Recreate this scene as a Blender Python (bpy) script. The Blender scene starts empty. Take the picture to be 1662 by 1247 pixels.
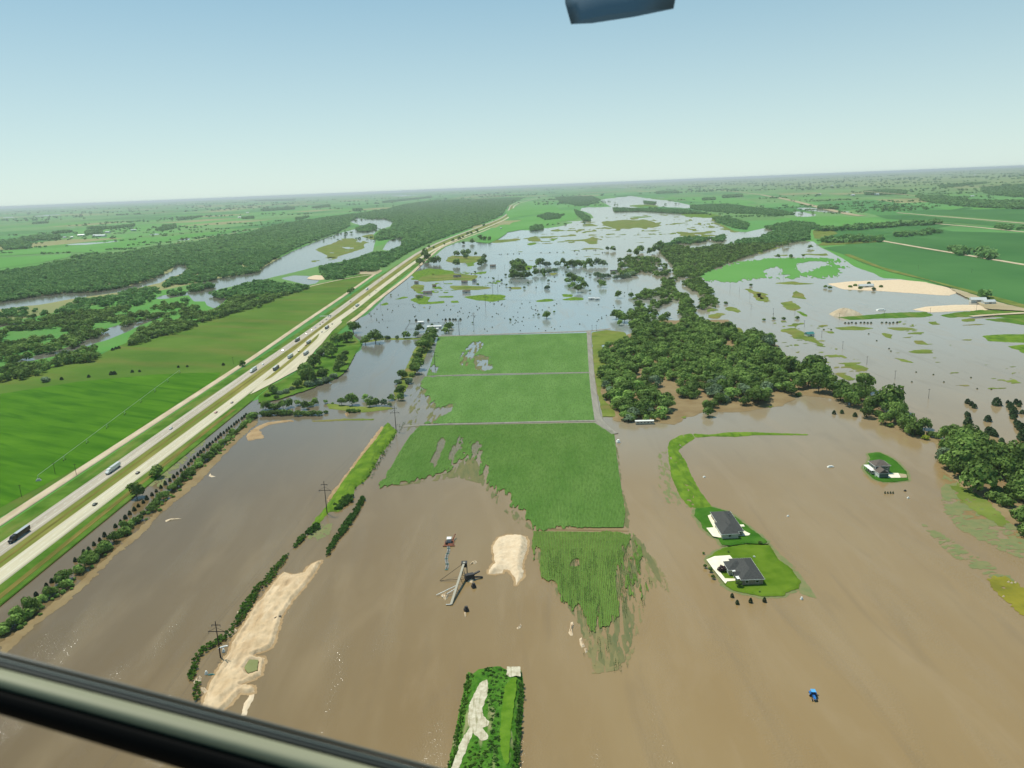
import bpy, math, random
import numpy as np
from mathutils import Vector, Matrix
random.seed(7); rng = np.random.default_rng(7)
sc = bpy.context.scene; col = sc.collection
R_ = math.radians
# ---------------------------------------------------------------- camera
PW, PH, FPX, CH = 1662., 1247., 1256., 210.
roll = math.atan2(67, 1662); pitch = math.atan(321*math.cos(roll)/FPX)
cF = np.array([0, math.cos(pitch), -math.sin(pitch)]); cR0 = np.array([1., 0, 0]); cU0 = np.cross(cR0, cF)
cR = math.cos(roll)*cR0 - math.sin(roll)*cU0; cU = math.sin(roll)*cR0 + math.cos(roll)*cU0
cam = bpy.data.cameras.new('camera'); cam_o = bpy.data.objects.new('camera', cam); col.objects.link(cam_o)
cam_o.matrix_world = Matrix(((cR[0], cU[0], -cF[0], 0), (cR[1], cU[1], -cF[1], 0), (cR[2], cU[2], -cF[2], CH), (0, 0, 0, 1)))
cam.sensor_width = 36; cam.lens = 36*FPX/PW; cam.clip_start = 0.05; cam.clip_end = 400000
cam.dof.use_dof = True; cam.dof.focus_distance = 700; cam.dof.aperture_fstop = 8.0
sc.camera = cam_o
# ---------------------------------------------------------------- light
SUN_EL, SUN_AZ = R_(65), R_(-42)      # azimuth from +Y towards +X
sd = Vector((math.sin(SUN_AZ)*math.cos(SUN_EL), math.cos(SUN_AZ)*math.cos(SUN_EL), math.sin(SUN_EL)))
w = bpy.data.worlds.new('World'); sc.world = w; w.use_nodes = True
nt = w.node_tree; bg = nt.nodes['Background']
sky = nt.nodes.new('ShaderNodeTexSky'); sky.sky_type = 'NISHITA'; sky.sun_disc = False
sky.sun_elevation = SUN_EL; sky.sun_rotation = SUN_AZ; sky.altitude = 0
sky.air_density = 0.95; sky.dust_density = 0.25; sky.ozone_density = 1.6
tint = nt.nodes.new('ShaderNodeMix'); tint.data_type = 'RGBA'; tint.blend_type = 'MULTIPLY'; tint.inputs[0].default_value = 1
tint.inputs[7].default_value = (0.90, 1.09, 1.06, 1)
nt.links.new(sky.outputs[0], tint.inputs[6]); tc = nt.nodes.new('ShaderNodeTexCoord'); sz = nt.nodes.new('ShaderNodeSeparateXYZ'); mr_ = nt.nodes.new('ShaderNodeMapRange'); mr_.interpolation_type = 'SMOOTHSTEP'
mr_.inputs[1].default_value = -.02; mr_.inputs[2].default_value = .42; mr_.inputs[3].default_value = .80; mr_.inputs[4].default_value = .5
veil = nt.nodes.new('ShaderNodeMix'); veil.data_type = 'RGBA'; hz_ = nt.nodes.new('ShaderNodeMix'); hz_.data_type = 'RGBA'
nt.links.new(tc.outputs['Generated'], sz.inputs[0]); nt.links.new(sz.outputs[2], mr_.inputs[0]); nt.links.new(mr_.outputs[0], veil.inputs[0]); nt.links.new(tint.outputs[2], veil.inputs[6])
m2 = nt.nodes.new('ShaderNodeMapRange'); m2.inputs[1].default_value = 0; m2.inputs[2].default_value = .38; nt.links.new(sz.outputs[2], m2.inputs[0]); nt.links.new(m2.outputs[0], hz_.inputs[0])
hz_.inputs[6].default_value = (7.6, 9.1, 8.7, 1); hz_.inputs[7].default_value = (1.2, 3.95, 5.9, 1); nt.links.new(hz_.outputs[2], veil.inputs[7])   # high thin haze, whitish low down
nt.links.new(veil.outputs[2], bg.inputs[0]); bg.inputs[1].default_value = 0.097
sl = bpy.data.lights.new('sun', 'SUN'); sl.energy = 4.7; sl.angle = R_(0.53); sl.color = (1.0, 0.97, 0.86)
so = bpy.data.objects.new('sun', sl); col.objects.link(so); so.rotation_euler = (-sd).to_track_quat('-Z', 'Y').to_euler(); so.location = (-200, 200, 600)
vs = sc.view_settings; vs.view_transform = 'Standard'; vs.look = 'None'; vs.exposure = 0.0; vs.gamma = 1
sc.cycles.volume_bounces = 0; sc.cycles.max_bounces = 5; sc.cycles.transparent_max_bounces = 8; sc.cycles.volume_max_steps = 64
# ---------------------------------------------------------------- geometry helpers
def yh(x): return 336 - 67*x/1662.
def at(px, py, z=0.):
    """photo pixel -> the point of the level plane z it shows"""
    d = cF*FPX + cR*(px-PW/2) - cU*(py-PH/2); t = (z-CH)/d[2]
    return (d[0]*t, d[1]*t, z)
def atv(px, py):
    d = cF[None]*FPX + cR[None]*(px[:, None]-PW/2) - cU[None]*(py[:, None]-PH/2); t = -CH/d[:, 2]
    return d[:, 0]*t, d[:, 1]*t
def W(pts, z=0.): return np.array([at(a, b, z)[:2] for a, b in pts])
def mpp(px, py):
    x, y, _ = at(px, py); return math.hypot(math.hypot(x, y), CH)/FPX
def sdf(X, Y, P):
    """signed distance to polygon P (positive inside)"""
    out = np.empty(len(X)); n = len(P)
    for s in range(0, len(X), 40000):
        x = X[s:s+40000]; y = Y[s:s+40000]; d2 = np.full(len(x), 1e30); ins = np.zeros(len(x), bool)
        for i in range(n):
            ax, ay = P[i]; bx, by = P[(i+1) % n]; ex, ey = bx-ax, by-ay; L = ex*ex+ey*ey+1e-9
            t = np.clip(((x-ax)*ex+(y-ay)*ey)/L, 0, 1)
            d2 = np.minimum(d2, (x-ax-t*ex)**2+(y-ay-t*ey)**2)
            if ay != by:
                c = ((ay > y) != (by > y)) & (x < (bx-ax)*(y-ay)/(by-ay)+ax); ins ^= c
        out[s:s+40000] = np.where(ins, 1, -1)*np.sqrt(d2)
    return out
def _h(i, j, s):
    i = i.astype(np.int64); j = j.astype(np.int64)
    n = (i*374761393 + j*668265263 + s*1442695041) & 0xffffffff
    n = ((n ^ (n >> 13))*1274126177) & 0xffffffff; n = (n ^ (n >> 16)) & 0xffffff
    return n/float(0xffffff)
def vn(x, y, s=0):
    i = np.floor(x); j = np.floor(y); u = x-i; v = y-j; u = u*u*(3-2*u); v = v*v*(3-2*v)
    a = _h(i, j, s); b = _h(i+1, j, s); c = _h(i, j+1, s); d = _h(i+1, j+1, s)
    return (a*(1-u)+b*u)*(1-v)+(c*(1-u)+d*u)*v
def fbm(x, y, s=0, o=4):
    r = 0; a = .5; t = 0
    for k in range(o): r = r+a*vn(x*2**k, y*2**k, s+k*17); t += a; a *= .55
    return (r/t-.5)*2
def newmesh(name, V, T, mat, smooth=False, tri=3):
    me = bpy.data.meshes.new(name); nv = len(V); nf = len(T)
    me.vertices.add(nv); me.vertices.foreach_set('co', np.ascontiguousarray(V, dtype=np.float32).ravel())
    me.loops.add(nf*tri); me.loops.foreach_set('vertex_index', np.ascontiguousarray(T, dtype=np.int32).ravel())
    me.polygons.add(nf); me.polygons.foreach_set('loop_start', np.arange(0, nf*tri, tri, dtype=np.int32))
    try: me.polygons.foreach_set('loop_total', np.full(nf, tri, dtype=np.int32))
    except Exception: pass
    me.polygons.foreach_set('use_smooth', np.full(nf, smooth)); me.update(calc_edges=True)
    if mat: me.materials.append(mat)
    return me
def tag(o, label=None, cat=None, group=None, kind=None):
    if label: o['label'] = label
    if cat: o['category'] = cat
    if group: o['group'] = group
    if kind: o['kind'] = kind
    return o
def link(name, me, parent=None):
    o = bpy.data.objects.new(name, me); col.objects.link(o)
    if parent: o.parent = parent
    return o
def sheet(name, field, box, step, z, mat, rise=0., top=0., kind='structure', hnoise=None, vmin=2.0):
    """level (or gently rising) piece of terrain, cut where field(X,Y)=0; sampled finer near than far"""
    x0, y0, x1, y1 = box
    us = np.arange(x0, x1+step, step)
    va = max(vmin, y0-yh((x0+x1)/2)-abs(x1-x0)*.021); vb = y1-yh((x0+x1)/2)+abs(x1-x0)*.021
    vl = [va]
    while vl[-1] < vb: vl.append(vl[-1]+min(step, max(.12, vl[-1]*.05)))
    U, Vv = np.meshgrid(us, np.array(vl)); nr, nc = U.shape
    u = U.ravel(); v = Vv.ravel(); X, Y = atv(u, yh(u)+v); F = field(X, Y)
    I = np.arange(nr*nc).reshape(nr, nc); a = I[:-1, :-1].ravel(); b = I[:-1, 1:].ravel(); c = I[1:, 1:].ravel(); d = I[1:, :-1].ravel()
    T = np.concatenate([np.stack([a, d, c], 1), np.stack([a, c, b], 1)])
    S = (F > 0)[T]; n = S.sum(1)
    tris = [T[n == 3]]; newV = []; base = nr*nc
    for cnt in (1, 2):
        Q = T[n == cnt]; s = S[n == cnt]
        if not len(Q): continue
        odd = np.argmax(s if cnt == 1 else ~s, 1); r = np.arange(len(Q))
        p = Q[r, odd]; q = Q[r, (odd+1) % 3]; k = Q[r, (odd+2) % 3]
        def cut(i, j):
            t = F[i]/(F[i]-F[j]); return np.stack([X[i]+t*(X[j]-X[i]), Y[i]+t*(Y[j]-Y[i])], 1)
        m1 = cut(p, q); m2 = cut(p, k); i1 = base+np.arange(len(Q)); i2 = i1+len(Q); base += 2*len(Q); newV += [m1, m2]
        if cnt == 1: tris.append(np.stack([p, i1, i2], 1))
        else: tris += [np.stack([i1, q, k], 1), np.stack([i1, k, i2], 1)]
    T = np.concatenate(tris)
    if not len(T): print('EMPTY', name); return None
    Z = z+np.clip(F*rise, 0, top)
    if hnoise is not None: Z = Z+hnoise(X, Y, F)
    P = np.stack([X, Y, Z], 1)
    if newV:
        nv = np.concatenate(newV); P = np.concatenate([P, np.concatenate([nv, np.full((len(nv), 1), z)], 1)])
    used = np.unique(T); mp = np.zeros(len(P), np.int64); mp[used] = np.arange(len(used))
    o = link(name, newmesh(name, P[used], mp[T], mat, smooth=True)); o['kind'] = kind
    return o
def polyfield(P, amp=0., scale=10., seed=0, extra=None):
    def f(X, Y):
        r = sdf(X, Y, P)
        if amp: r = r+amp*fbm(X/scale, Y/scale, seed)
        if extra is not None: r = extra(X, Y, r)
        return r
    return f
def box_of(*pls, m=6):
    a = np.concatenate([np.array(p, float) for p in pls]); return (a[:, 0].min()-m, a[:, 1].min()-m, a[:, 0].max()+m, a[:, 1].max()+m)
def patch(name, pts, z, mat, step=2., amp=None, scale=None, seed=0, extra=None, rise=0., top=0., hnoise=None):
    P = W(pts); mp = mpp(*np.mean(np.array(pts, float), 0))
    amp = 1.5*mp if amp is None else amp; scale = max(6*mp, 2.) if scale is None else scale
    return sheet(name, polyfield(P, amp, scale, seed, extra), box_of(pts), step, z, mat, rise, top, hnoise=hnoise)
# ---------------------------------------------------------------- materials
def lin(c): return tuple(.84*(x/12.92 if x <= .04045 else ((x+.055)/1.055)**2.4) for x in [v/255. for v in c])
def mat(name, c1, c2=None, scale=.2, rough=.9, c3=None, detail=4, stretch=(1, 1, 1), rot=0., bump=0., bscale=None, spec=.02, lo=.35, hi=.65, objrand=0., metal=0.):
    m = bpy.data.materials.new(name); m.use_nodes = True; t = m.node_tree; N = t.nodes; L = t.links
    b = N['Principled BSDF']; b.inputs['Roughness'].default_value = rough; b.inputs['Specular IOR Level'].default_value = spec; b.inputs['Metallic'].default_value = metal
    if c2 is None: c2 = tuple(x*.9 for x in c1)
    g = N.new('ShaderNodeNewGeometry'); mp = N.new('ShaderNodeMapping'); mp.inputs['Scale'].default_value = tuple(scale*s for s in stretch); mp.vector_type = 'POINT'
    rt = N.new('ShaderNodeVectorRotate'); rt.rotation_type = 'Z_AXIS'; rt.inputs['Angle'].default_value = R_(rot)
    L.new(g.outputs['Position'], rt.inputs['Vector']); L.new(rt.outputs[0], mp.inputs[0])
    n = N.new('ShaderNodeTexNoise'); n.inputs['Scale'].default_value = 1; n.inputs['Detail'].default_value = detail; n.inputs['Roughness'].default_value = .6
    L.new(mp.outputs[0], n.inputs['Vector'])
    r = N.new('ShaderNodeValToRGB'); e = r.color_ramp.elements; e[0].position = lo; e[1].position = hi
    e[0].color = (*lin(c1), 1); e[1].color = (*lin(c2), 1)
    if c3 is not None: x = e.new((lo+hi)/2); x.color = (*lin(c3), 1)
    L.new(n.outputs['Fac'], r.inputs[0]); out = r.outputs[0]
    if objrand:
        oi = N.new('ShaderNodeObjectInfo'); h = N.new('ShaderNodeHueSaturation'); mr = N.new('ShaderNodeMapRange')
        mr.inputs[3].default_value = 1-objrand; mr.inputs[4].default_value = 1+objrand; L.new(oi.outputs['Random'], mr.inputs[0])
        L.new(mr.outputs[0], h.inputs['Value']); L.new(out, h.inputs['Color']); out = h.outputs[0]
    L.new(out, b.inputs['Base Color'])
    if bump:
        n2 = N.new('ShaderNodeTexNoise'); n2.inputs['Scale'].default_value = bscale or scale*4; n2.inputs['Detail'].default_value = 3
        L.new(g.outputs['Position'], n2.inputs['Vector']); bp = N.new('ShaderNodeBump'); bp.inputs['Strength'].default_value = 1; bp.inputs['Distance'].default_value = bump
        L.new(n2.outputs['Fac'], bp.inputs['Height']); L.new(bp.outputs[0], b.inputs['Normal'])
    m['ramp'] = 1
    return m
def overlay(m, color, scale, lo, hi, amt=1., stretch=(1, 1, 1), rot=0., detail=3, off=(0, 0, 0)):
    """second noise layer mixed over a material's colour"""
    t = m.node_tree; N = t.nodes; L = t.links; b = N['Principled BSDF']; src = b.inputs['Base Color'].links[0].from_socket
    g = N.new('ShaderNodeNewGeometry'); rt = N.new('ShaderNodeVectorRotate'); rt.rotation_type = 'Z_AXIS'; rt.inputs['Angle'].default_value = R_(rot)
    mp = N.new('ShaderNodeMapping'); mp.inputs['Scale'].default_value = tuple(scale*s for s in stretch); mp.inputs['Location'].default_value = off
    L.new(g.outputs['Position'], rt.inputs['Vector']); L.new(rt.outputs[0], mp.inputs[0])
    n = N.new('ShaderNodeTexNoise'); n.inputs['Scale'].default_value = 1; n.inputs['Detail'].default_value = detail; L.new(mp.outputs[0], n.inputs['Vector'])
    mr = N.new('ShaderNodeMapRange'); mr.inputs[1].default_value = lo; mr.inputs[2].default_value = hi; mr.inputs[4].default_value = amt; L.new(n.outputs['Fac'], mr.inputs[0])
    mx = N.new('ShaderNodeMix'); mx.data_type = 'RGBA'; L.new(mr.outputs[0], mx.inputs[0]); L.new(src, mx.inputs[6]); mx.inputs[7].default_value = (*lin(color), 1)
    L.new(mx.outputs[2], b.inputs['Base Color']); return m
def rows(m, period, rot, amt, color, bump=0.):
    """crop rows: a second colour between ridges, every `period` metres"""
    t = m.node_tree; N = t.nodes; L = t.links; b = N['Principled BSDF']; src = b.inputs['Base Color'].links[0].from_socket
    g = N.new('ShaderNodeNewGeometry'); rt = N.new('ShaderNodeVectorRotate'); rt.rotation_type = 'Z_AXIS'; rt.inputs['Angle'].default_value = R_(rot)
    wv = N.new('ShaderNodeTexWave'); wv.wave_type = 'BANDS'; wv.bands_direction = 'X'; wv.inputs['Scale'].default_value = .314159/period; wv.inputs['Distortion'].default_value = .6; wv.inputs['Detail'].default_value = 1
    L.new(g.outputs['Position'], rt.inputs['Vector']); L.new(rt.outputs[0], wv.inputs['Vector'])
    ml = N.new('ShaderNodeMath'); ml.operation = 'MULTIPLY'; ml.inputs[1].default_value = amt; L.new(wv.outputs['Fac'], ml.inputs[0])
    mx = N.new('ShaderNodeMix'); mx.data_type = 'RGBA'; L.new(ml.outputs[0], mx.inputs[0]); L.new(src, mx.inputs[6]); mx.inputs[7].default_value = (*lin(color), 1)
    L.new(mx.outputs[2], b.inputs['Base Color']); return m
def plain(name, c, rough=.6, spec=.4, metal=0., var=.06):
    c2 = tuple(min(255, max(0, v*(1+var))) for v in c); c1 = tuple(v*(1-var) for v in c)
    return mat(name, c1, c2, scale=1.3, rough=rough, spec=spec, metal=metal)
# water
mw = bpy.data.materials.new('muddy_water'); mw.use_nodes = True; t = mw.node_tree; N = t.nodes; L = t.links; b = N['Principled BSDF']
b.inputs['Roughness'].default_value = .12; b.inputs['IOR'].default_value = 1.45; b.inputs['Specular IOR Level'].default_value = .5
g = N.new('ShaderNodeNewGeometry')
def noise(scale, detail=3, stretch=None, rough=.5, dist=0.):
    n = N.new('ShaderNodeTexNoise'); n.inputs['Detail'].default_value = detail; n.inputs['Roughness'].default_value = rough; n.inputs['Distortion'].default_value = dist
    if stretch:
        mp = N.new('ShaderNodeMapping'); mp.inputs['Scale'].default_value = [s*scale for s in stretch[:3]]; mp.inputs['Rotation'].default_value = (0, 0, stretch[3])
        L.new(g.outputs['Position'], mp.inputs[0]); L.new(mp.outputs[0], n.inputs['Vector']); n.inputs['Scale'].default_value = 1
    else: L.new(g.outputs['Position'], n.inputs['Vector']); n.inputs['Scale'].default_value = scale
    return n.outputs['Fac']
def maprange(x, a, b_, c=0., d=1.):
    r = N.new('ShaderNodeMapRange'); L.new(x, r.inputs[0])
    for i, v in enumerate((a, b_, c, d)): r.inputs[i+1].default_value = v
    return r.outputs[0]
def mixc(f, c1, c2):
    m = N.new('ShaderNodeMix'); m.data_type = 'RGBA'
    if isinstance(f, (int, float)): m.inputs[0].default_value = f
    else: L.new(f, m.inputs[0])
    for k, c in ((6, c1), (7, c2)):
        if isinstance(c, tuple): m.inputs[k].default_value = (*lin(c), 1)
        else: L.new(c, m.inputs[k])
    return m.outputs[2]
def math_(op, a, b_=None):
    m = N.new('ShaderNodeMath'); m.operation = op
    for i, v in enumerate((a, b_)):
        if v is None: continue
        if isinstance(v, (int, float)): m.inputs[i].default_value = v
        else: L.new(v, m.inputs[i])
    return m.outputs[0]
sx = N.new('ShaderNodeSeparateXYZ'); L.new(g.outputs['Position'], sx.inputs[0])
west = maprange(sx.outputs[0], 60, -220)                 # base colour darker towards the western basin
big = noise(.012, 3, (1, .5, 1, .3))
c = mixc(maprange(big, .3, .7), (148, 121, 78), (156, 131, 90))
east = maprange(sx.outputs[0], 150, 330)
c = mixc(maprange(sx.outputs[1], 520, 1000, 0, .9), c, mixc(east, (146, 160, 160), (160, 152, 134)))  # northward water goes pale blue: sky reflection put into the base colour
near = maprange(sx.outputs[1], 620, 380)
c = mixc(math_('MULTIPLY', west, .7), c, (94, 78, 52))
c = mixc(math_('MULTIPLY', maprange(noise(.05, 4, (1, .25, 1, .6)), .5, .75, 0, .3), near), c, (158, 136, 100))
ew = math_('SUBTRACT', 1.0, math_('MULTIPLY', west, .85))
c = mixc(math_('MULTIPLY', maprange(noise(.02, 6, (1.5, .3, 1, .25), .6, 1.5), .5, .7, 0, .4), ew), c, (164, 140, 104))
c = mixc(maprange(noise(.035, 6, (1.5, .25, 1, .45), .6, 1.), .55, .72, 0, .3), c, (128, 108, 78))
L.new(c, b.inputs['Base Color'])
r1 = noise(1.1, 3); r2 = noise(.22, 2, (1, .5, 1, .5))
zone = math_('MULTIPLY', maprange(noise(.03, 2, (1.6, .35, 1, .35)), .48, .62), near)
h = math_('ADD', math_('MULTIPLY', r1, math_('ADD', math_('MULTIPLY', zone, .29), .012)), math_('MULTIPLY', r2, .02))
bp = N.new('ShaderNodeBump'); bp.inputs['Strength'].default_value = 1; bp.inputs['Distance'].default_value = 1.0; L.new(h, bp.inputs['Height']); L.new(bp.outputs[0], b.inputs['Normal'])
M = {}
M['water'] = mw
M['meadow'] = overlay(mat('meadow_grass', (72, 106, 34), (100, 126, 50), scale=.007, stretch=(1, 1.5, 1), rot=20, detail=8, lo=.3, hi=.7, bump=.25, bscale=.35), (122, 112, 62), .011, .48, .74, .55, stretch=(.5, 2, 1), rot=25, detail=6)
M['hay'] = overlay(mat('bright_hayfield', (58, 104, 14), (84, 128, 26), scale=.012, stretch=(.8, 3.2, 1), rot=22, detail=8, lo=.32, hi=.68, bump=.25, bscale=.3), (50, 96, 14), .03, .5, .68, .8, stretch=(.5, 3.5, 1), rot=30, detail=5)
M['verge'] = overlay(mat('verge_grass', (66, 102, 28), (96, 128, 46), scale=.05, detail=7, bump=.15), (136, 132, 72), .03, .5, .7, .6, stretch=(2, .4, 1))
M['median'] = overlay(mat('median_grass', (124, 124, 58), (146, 138, 76), scale=.06, detail=7, bump=.1, stretch=(2, .5, 1)), (96, 116, 44), .02, .45, .65, .7, stretch=(2, .3, 1))
M['ditch'] = mat('dry_ditch_grass', (98, 96, 44), (134, 120, 62), scale=.08, detail=6, stretch=(3, .3, 1))
M['concrete'] = overlay(mat('road_concrete', (194, 183, 154), (212, 201, 172), scale=.06, detail=6, stretch=(3, .15, 1), rough=.8), (176, 168, 150), .3, .5, .75, .5, stretch=(2, .05, 1))
M['asphalt'] = overlay(mat('worn_road_surface', (176, 164, 146), (196, 184, 164), scale=.06, detail=6, stretch=(3, .15, 1), rough=.8), (150, 140, 124), .3, .5, .75, .6, stretch=(2, .05, 1))
M['gravel'] = mat('tan_gravel', (188, 168, 138), (212, 194, 164), scale=.1, detail=7, stretch=(1, .3, 1))
M['greyroad'] = mat('wet_grey_gravel', (140, 134, 122), (158, 152, 138), scale=.1, detail=7, stretch=(2, .3, 1))
M['sand'] = overlay(mat('pale_sand', (200, 172, 134), (222, 196, 160), scale=.08, detail=8, bump=.5, bscale=.25), (182, 150, 112), .12, .5, .72, .7, stretch=(1.5, .5, 1))
M['wetsand'] = mat('wet_sand', (158, 130, 94), (182, 154, 116), scale=.1, detail=7)
M['heap'] = mat('heaped_sand', (216, 190, 156), (228, 206, 174), scale=.3, detail=8, bump=.4, bscale=.5)
M['mud'] = mat('wet_mud', (134, 112, 78), (150, 130, 94), scale=.05, detail=6, rough=.5)
M['lawn'] = overlay(mat('mown_lawn', (76, 108, 24), (98, 124, 34), scale=.1, detail=7), (114, 138, 44), .06, .45, .65, .6)
M['darklawn'] = overlay(mat('dark_lawn', (54, 98, 26), (72, 116, 36), scale=.1, detail=7), (84, 122, 44), .06, .5, .65, .5)
M['levee'] = overlay(mat('levee_grass', (86, 118, 34), (116, 142, 46), scale=.08, detail=7, bump=.15, bscale=.5), (66, 96, 34), .1, .5, .65, .6, stretch=(2, .5, 1))
M['rough_grass'] = overlay(mat('rough_wet_grass', (94, 112, 44), (126, 136, 64), scale=.03, detail=8), (132, 118, 72), .02, .5, .68, .8, stretch=(.5, 1.5, 1))
M['drowned'] = mat('drowned_plants', (104, 108, 72), (124, 118, 80), scale=.15, detail=6, stretch=(2, .4, 1), rot=-5)
M['drowned_grass'] = mat('drowned_grass', (116, 126, 82), (134, 130, 88), scale=.2, detail=6)
def corn(name, a, b_, row_gap, amt=.55):
    m = mat(name, a, b_, scale=.03, detail=8, stretch=(1.5, .5, 1), rot=5, lo=.35, hi=.65, bump=.25, bscale=.8)
    overlay(m, tuple(v*.82 for v in a), .5, .45, .7, .7, detail=4, stretch=(1.5, .35, 1), rot=5)
    return rows(m, .95, 5, amt, row_gap)
M['corn'] = corn('corn_rows', (94, 132, 64), (114, 150, 80), (80, 106, 48))
M['corn2'] = corn('corn_rows_low', (90, 130, 56), (112, 146, 72), (78, 104, 44))
M['corn3'] = corn('corn_soil_rows', (92, 132, 50), (108, 144, 60), (112, 104, 66), .7)
M['soy'] = overlay(mat('soybean_field', (64, 110, 56), (80, 124, 66), scale=.004, detail=7, stretch=(1, .6, 1)), (58, 100, 50), .0015, .5, .7, .7, stretch=(1, .5, 1))
M['soy2'] = mat('young_soybean_field', (92, 146, 66), (104, 154, 78), scale=.003, detail=7, stretch=(1, .6, 1))
M['tan'] = mat('tan_stubble', (166, 150, 116), (184, 170, 138), scale=.01, detail=7)
# patchwork ground
mg = bpy.data.materials.new('farmland_patchwork'); mg.use_nodes = True; t = mg.node_tree; N = t.nodes; L = t.links; b = N['Principled BSDF']; b.inputs['Roughness'].default_value = .95; b.inputs['Specular IOR Level'].default_value = .1
g = N.new('ShaderNodeNewGeometry')
rt = N.new('ShaderNodeVectorRotate'); rt.rotation_type = 'Z_AXIS'; rt.inputs['Angle'].default_value = R_(14); L.new(g.outputs['Position'], rt.inputs['Vector'])
mp = N.new('ShaderNodeMapping'); mp.inputs['Scale'].default_value = (1/420., 1/810., 0); L.new(rt.outputs[0], mp.inputs[0])
fl = N.new('ShaderNodeVectorMath'); fl.operation = 'FLOOR'; L.new(mp.outputs[0], fl.inputs[0])
wn = N.new('ShaderNodeTexWhiteNoise'); wn.noise_dimensions = '3D'; L.new(fl.outputs[0], wn.inputs['Vector'])
rp = N.new('ShaderNodeValToRGB'); rp.color_ramp.interpolation = 'CONSTANT'; els = rp.color_ramp.elements
cols = [(84, 140, 66), (98, 152, 72), (66, 122, 56), (90, 146, 62), (108, 148, 82), (74, 130, 62), (102, 140, 74), (150, 146, 98), (92, 148, 74)]
els[0].color = (*lin(cols[0]), 1); els[1].position = 1/9.; els[1].color = (*lin(cols[1]), 1)
for i in range(2, 9): e = els.new(i/9.); e.color = (*lin(cols[i]), 1)
L.new(wn.outputs['Value'], rp.inputs[0]); c = rp.outputs[0]
sx = N.new('ShaderNodeSeparateXYZ'); L.new(g.outputs['Position'], sx.inputs[0])
pas = maprange(math_('ADD', sx.outputs[0], math_('MULTIPLY', noise(.0003, 3), 3000)), 4000, 7500)   # pasture hills in the east
c = mixc(math_('MULTIPLY', pas, .85), c, mixc(maprange(noise(.002, 5), .35, .65), (142, 150, 96), (112, 132, 78)))
c = mixc(maprange(noise(.0011, 6, (1, .5, 1, 0)), .52, .66, 0, .45), c, (72, 112, 62))
c = mixc(maprange(noise(.02, 5), .4, .8, 0, .35), c, (118, 142, 74))
L.new(c, b.inputs['Base Color']); M['ground'] = mg
# ================================================================ SETTING
far = 150000.
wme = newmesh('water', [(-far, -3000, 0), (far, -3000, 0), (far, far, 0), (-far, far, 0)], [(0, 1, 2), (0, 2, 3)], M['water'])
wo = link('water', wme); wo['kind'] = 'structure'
# --- outline of the great flood (photo pixels, unprojected onto the plain)
SHORE_W = [(-120, 1010), (0, 959), (29, 940), (48, 921), (92, 885), (125, 863), (165, 833), (192, 813), (210, 806), (240, 777), (265, 753), (290, 735), (326, 702), (361, 682), (392, 659), (417, 649), (436, 640), (452, 646), (486, 634),
    (516, 626), (545, 616), (560, 601), (567, 583), (587, 568), (590, 556), (575, 545), (572, 532), (566, 524), (590, 514), (605, 502), (642, 465), (663, 452), (678, 436), (700, 420), (720, 402), (741, 394), (764, 392), (794, 396), (800, 388), (818, 382),
    (821, 374), (861, 374), (882, 371), (906, 369), (932, 361), (965, 354), (960, 348), (938, 341), (950, 337), (996, 337), (975, 327), (975, 324), (1025, 318.5), (1065, 324), (1090, 327), (1126, 334), (1120, 338), (1050, 335), (1004, 339), (997, 344), (1065, 344), (1104, 348), (1144, 345),
    (1171, 350), (1160, 361), (1192, 377), (1213, 377), (1240, 370), (1256, 374), (1262, 380), (1235, 396), (1250, 396), (1300, 392), (1320, 391), (1331, 401), (1348, 409), (1369, 420), (1385, 433), (1417, 443.5), (1433, 451.5), (1460, 453), (1540, 466), (1556, 476), (1579, 489), (1600, 497), (1662, 503), (1850, 520), (1900, 1500), (-500, 1500)]
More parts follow.
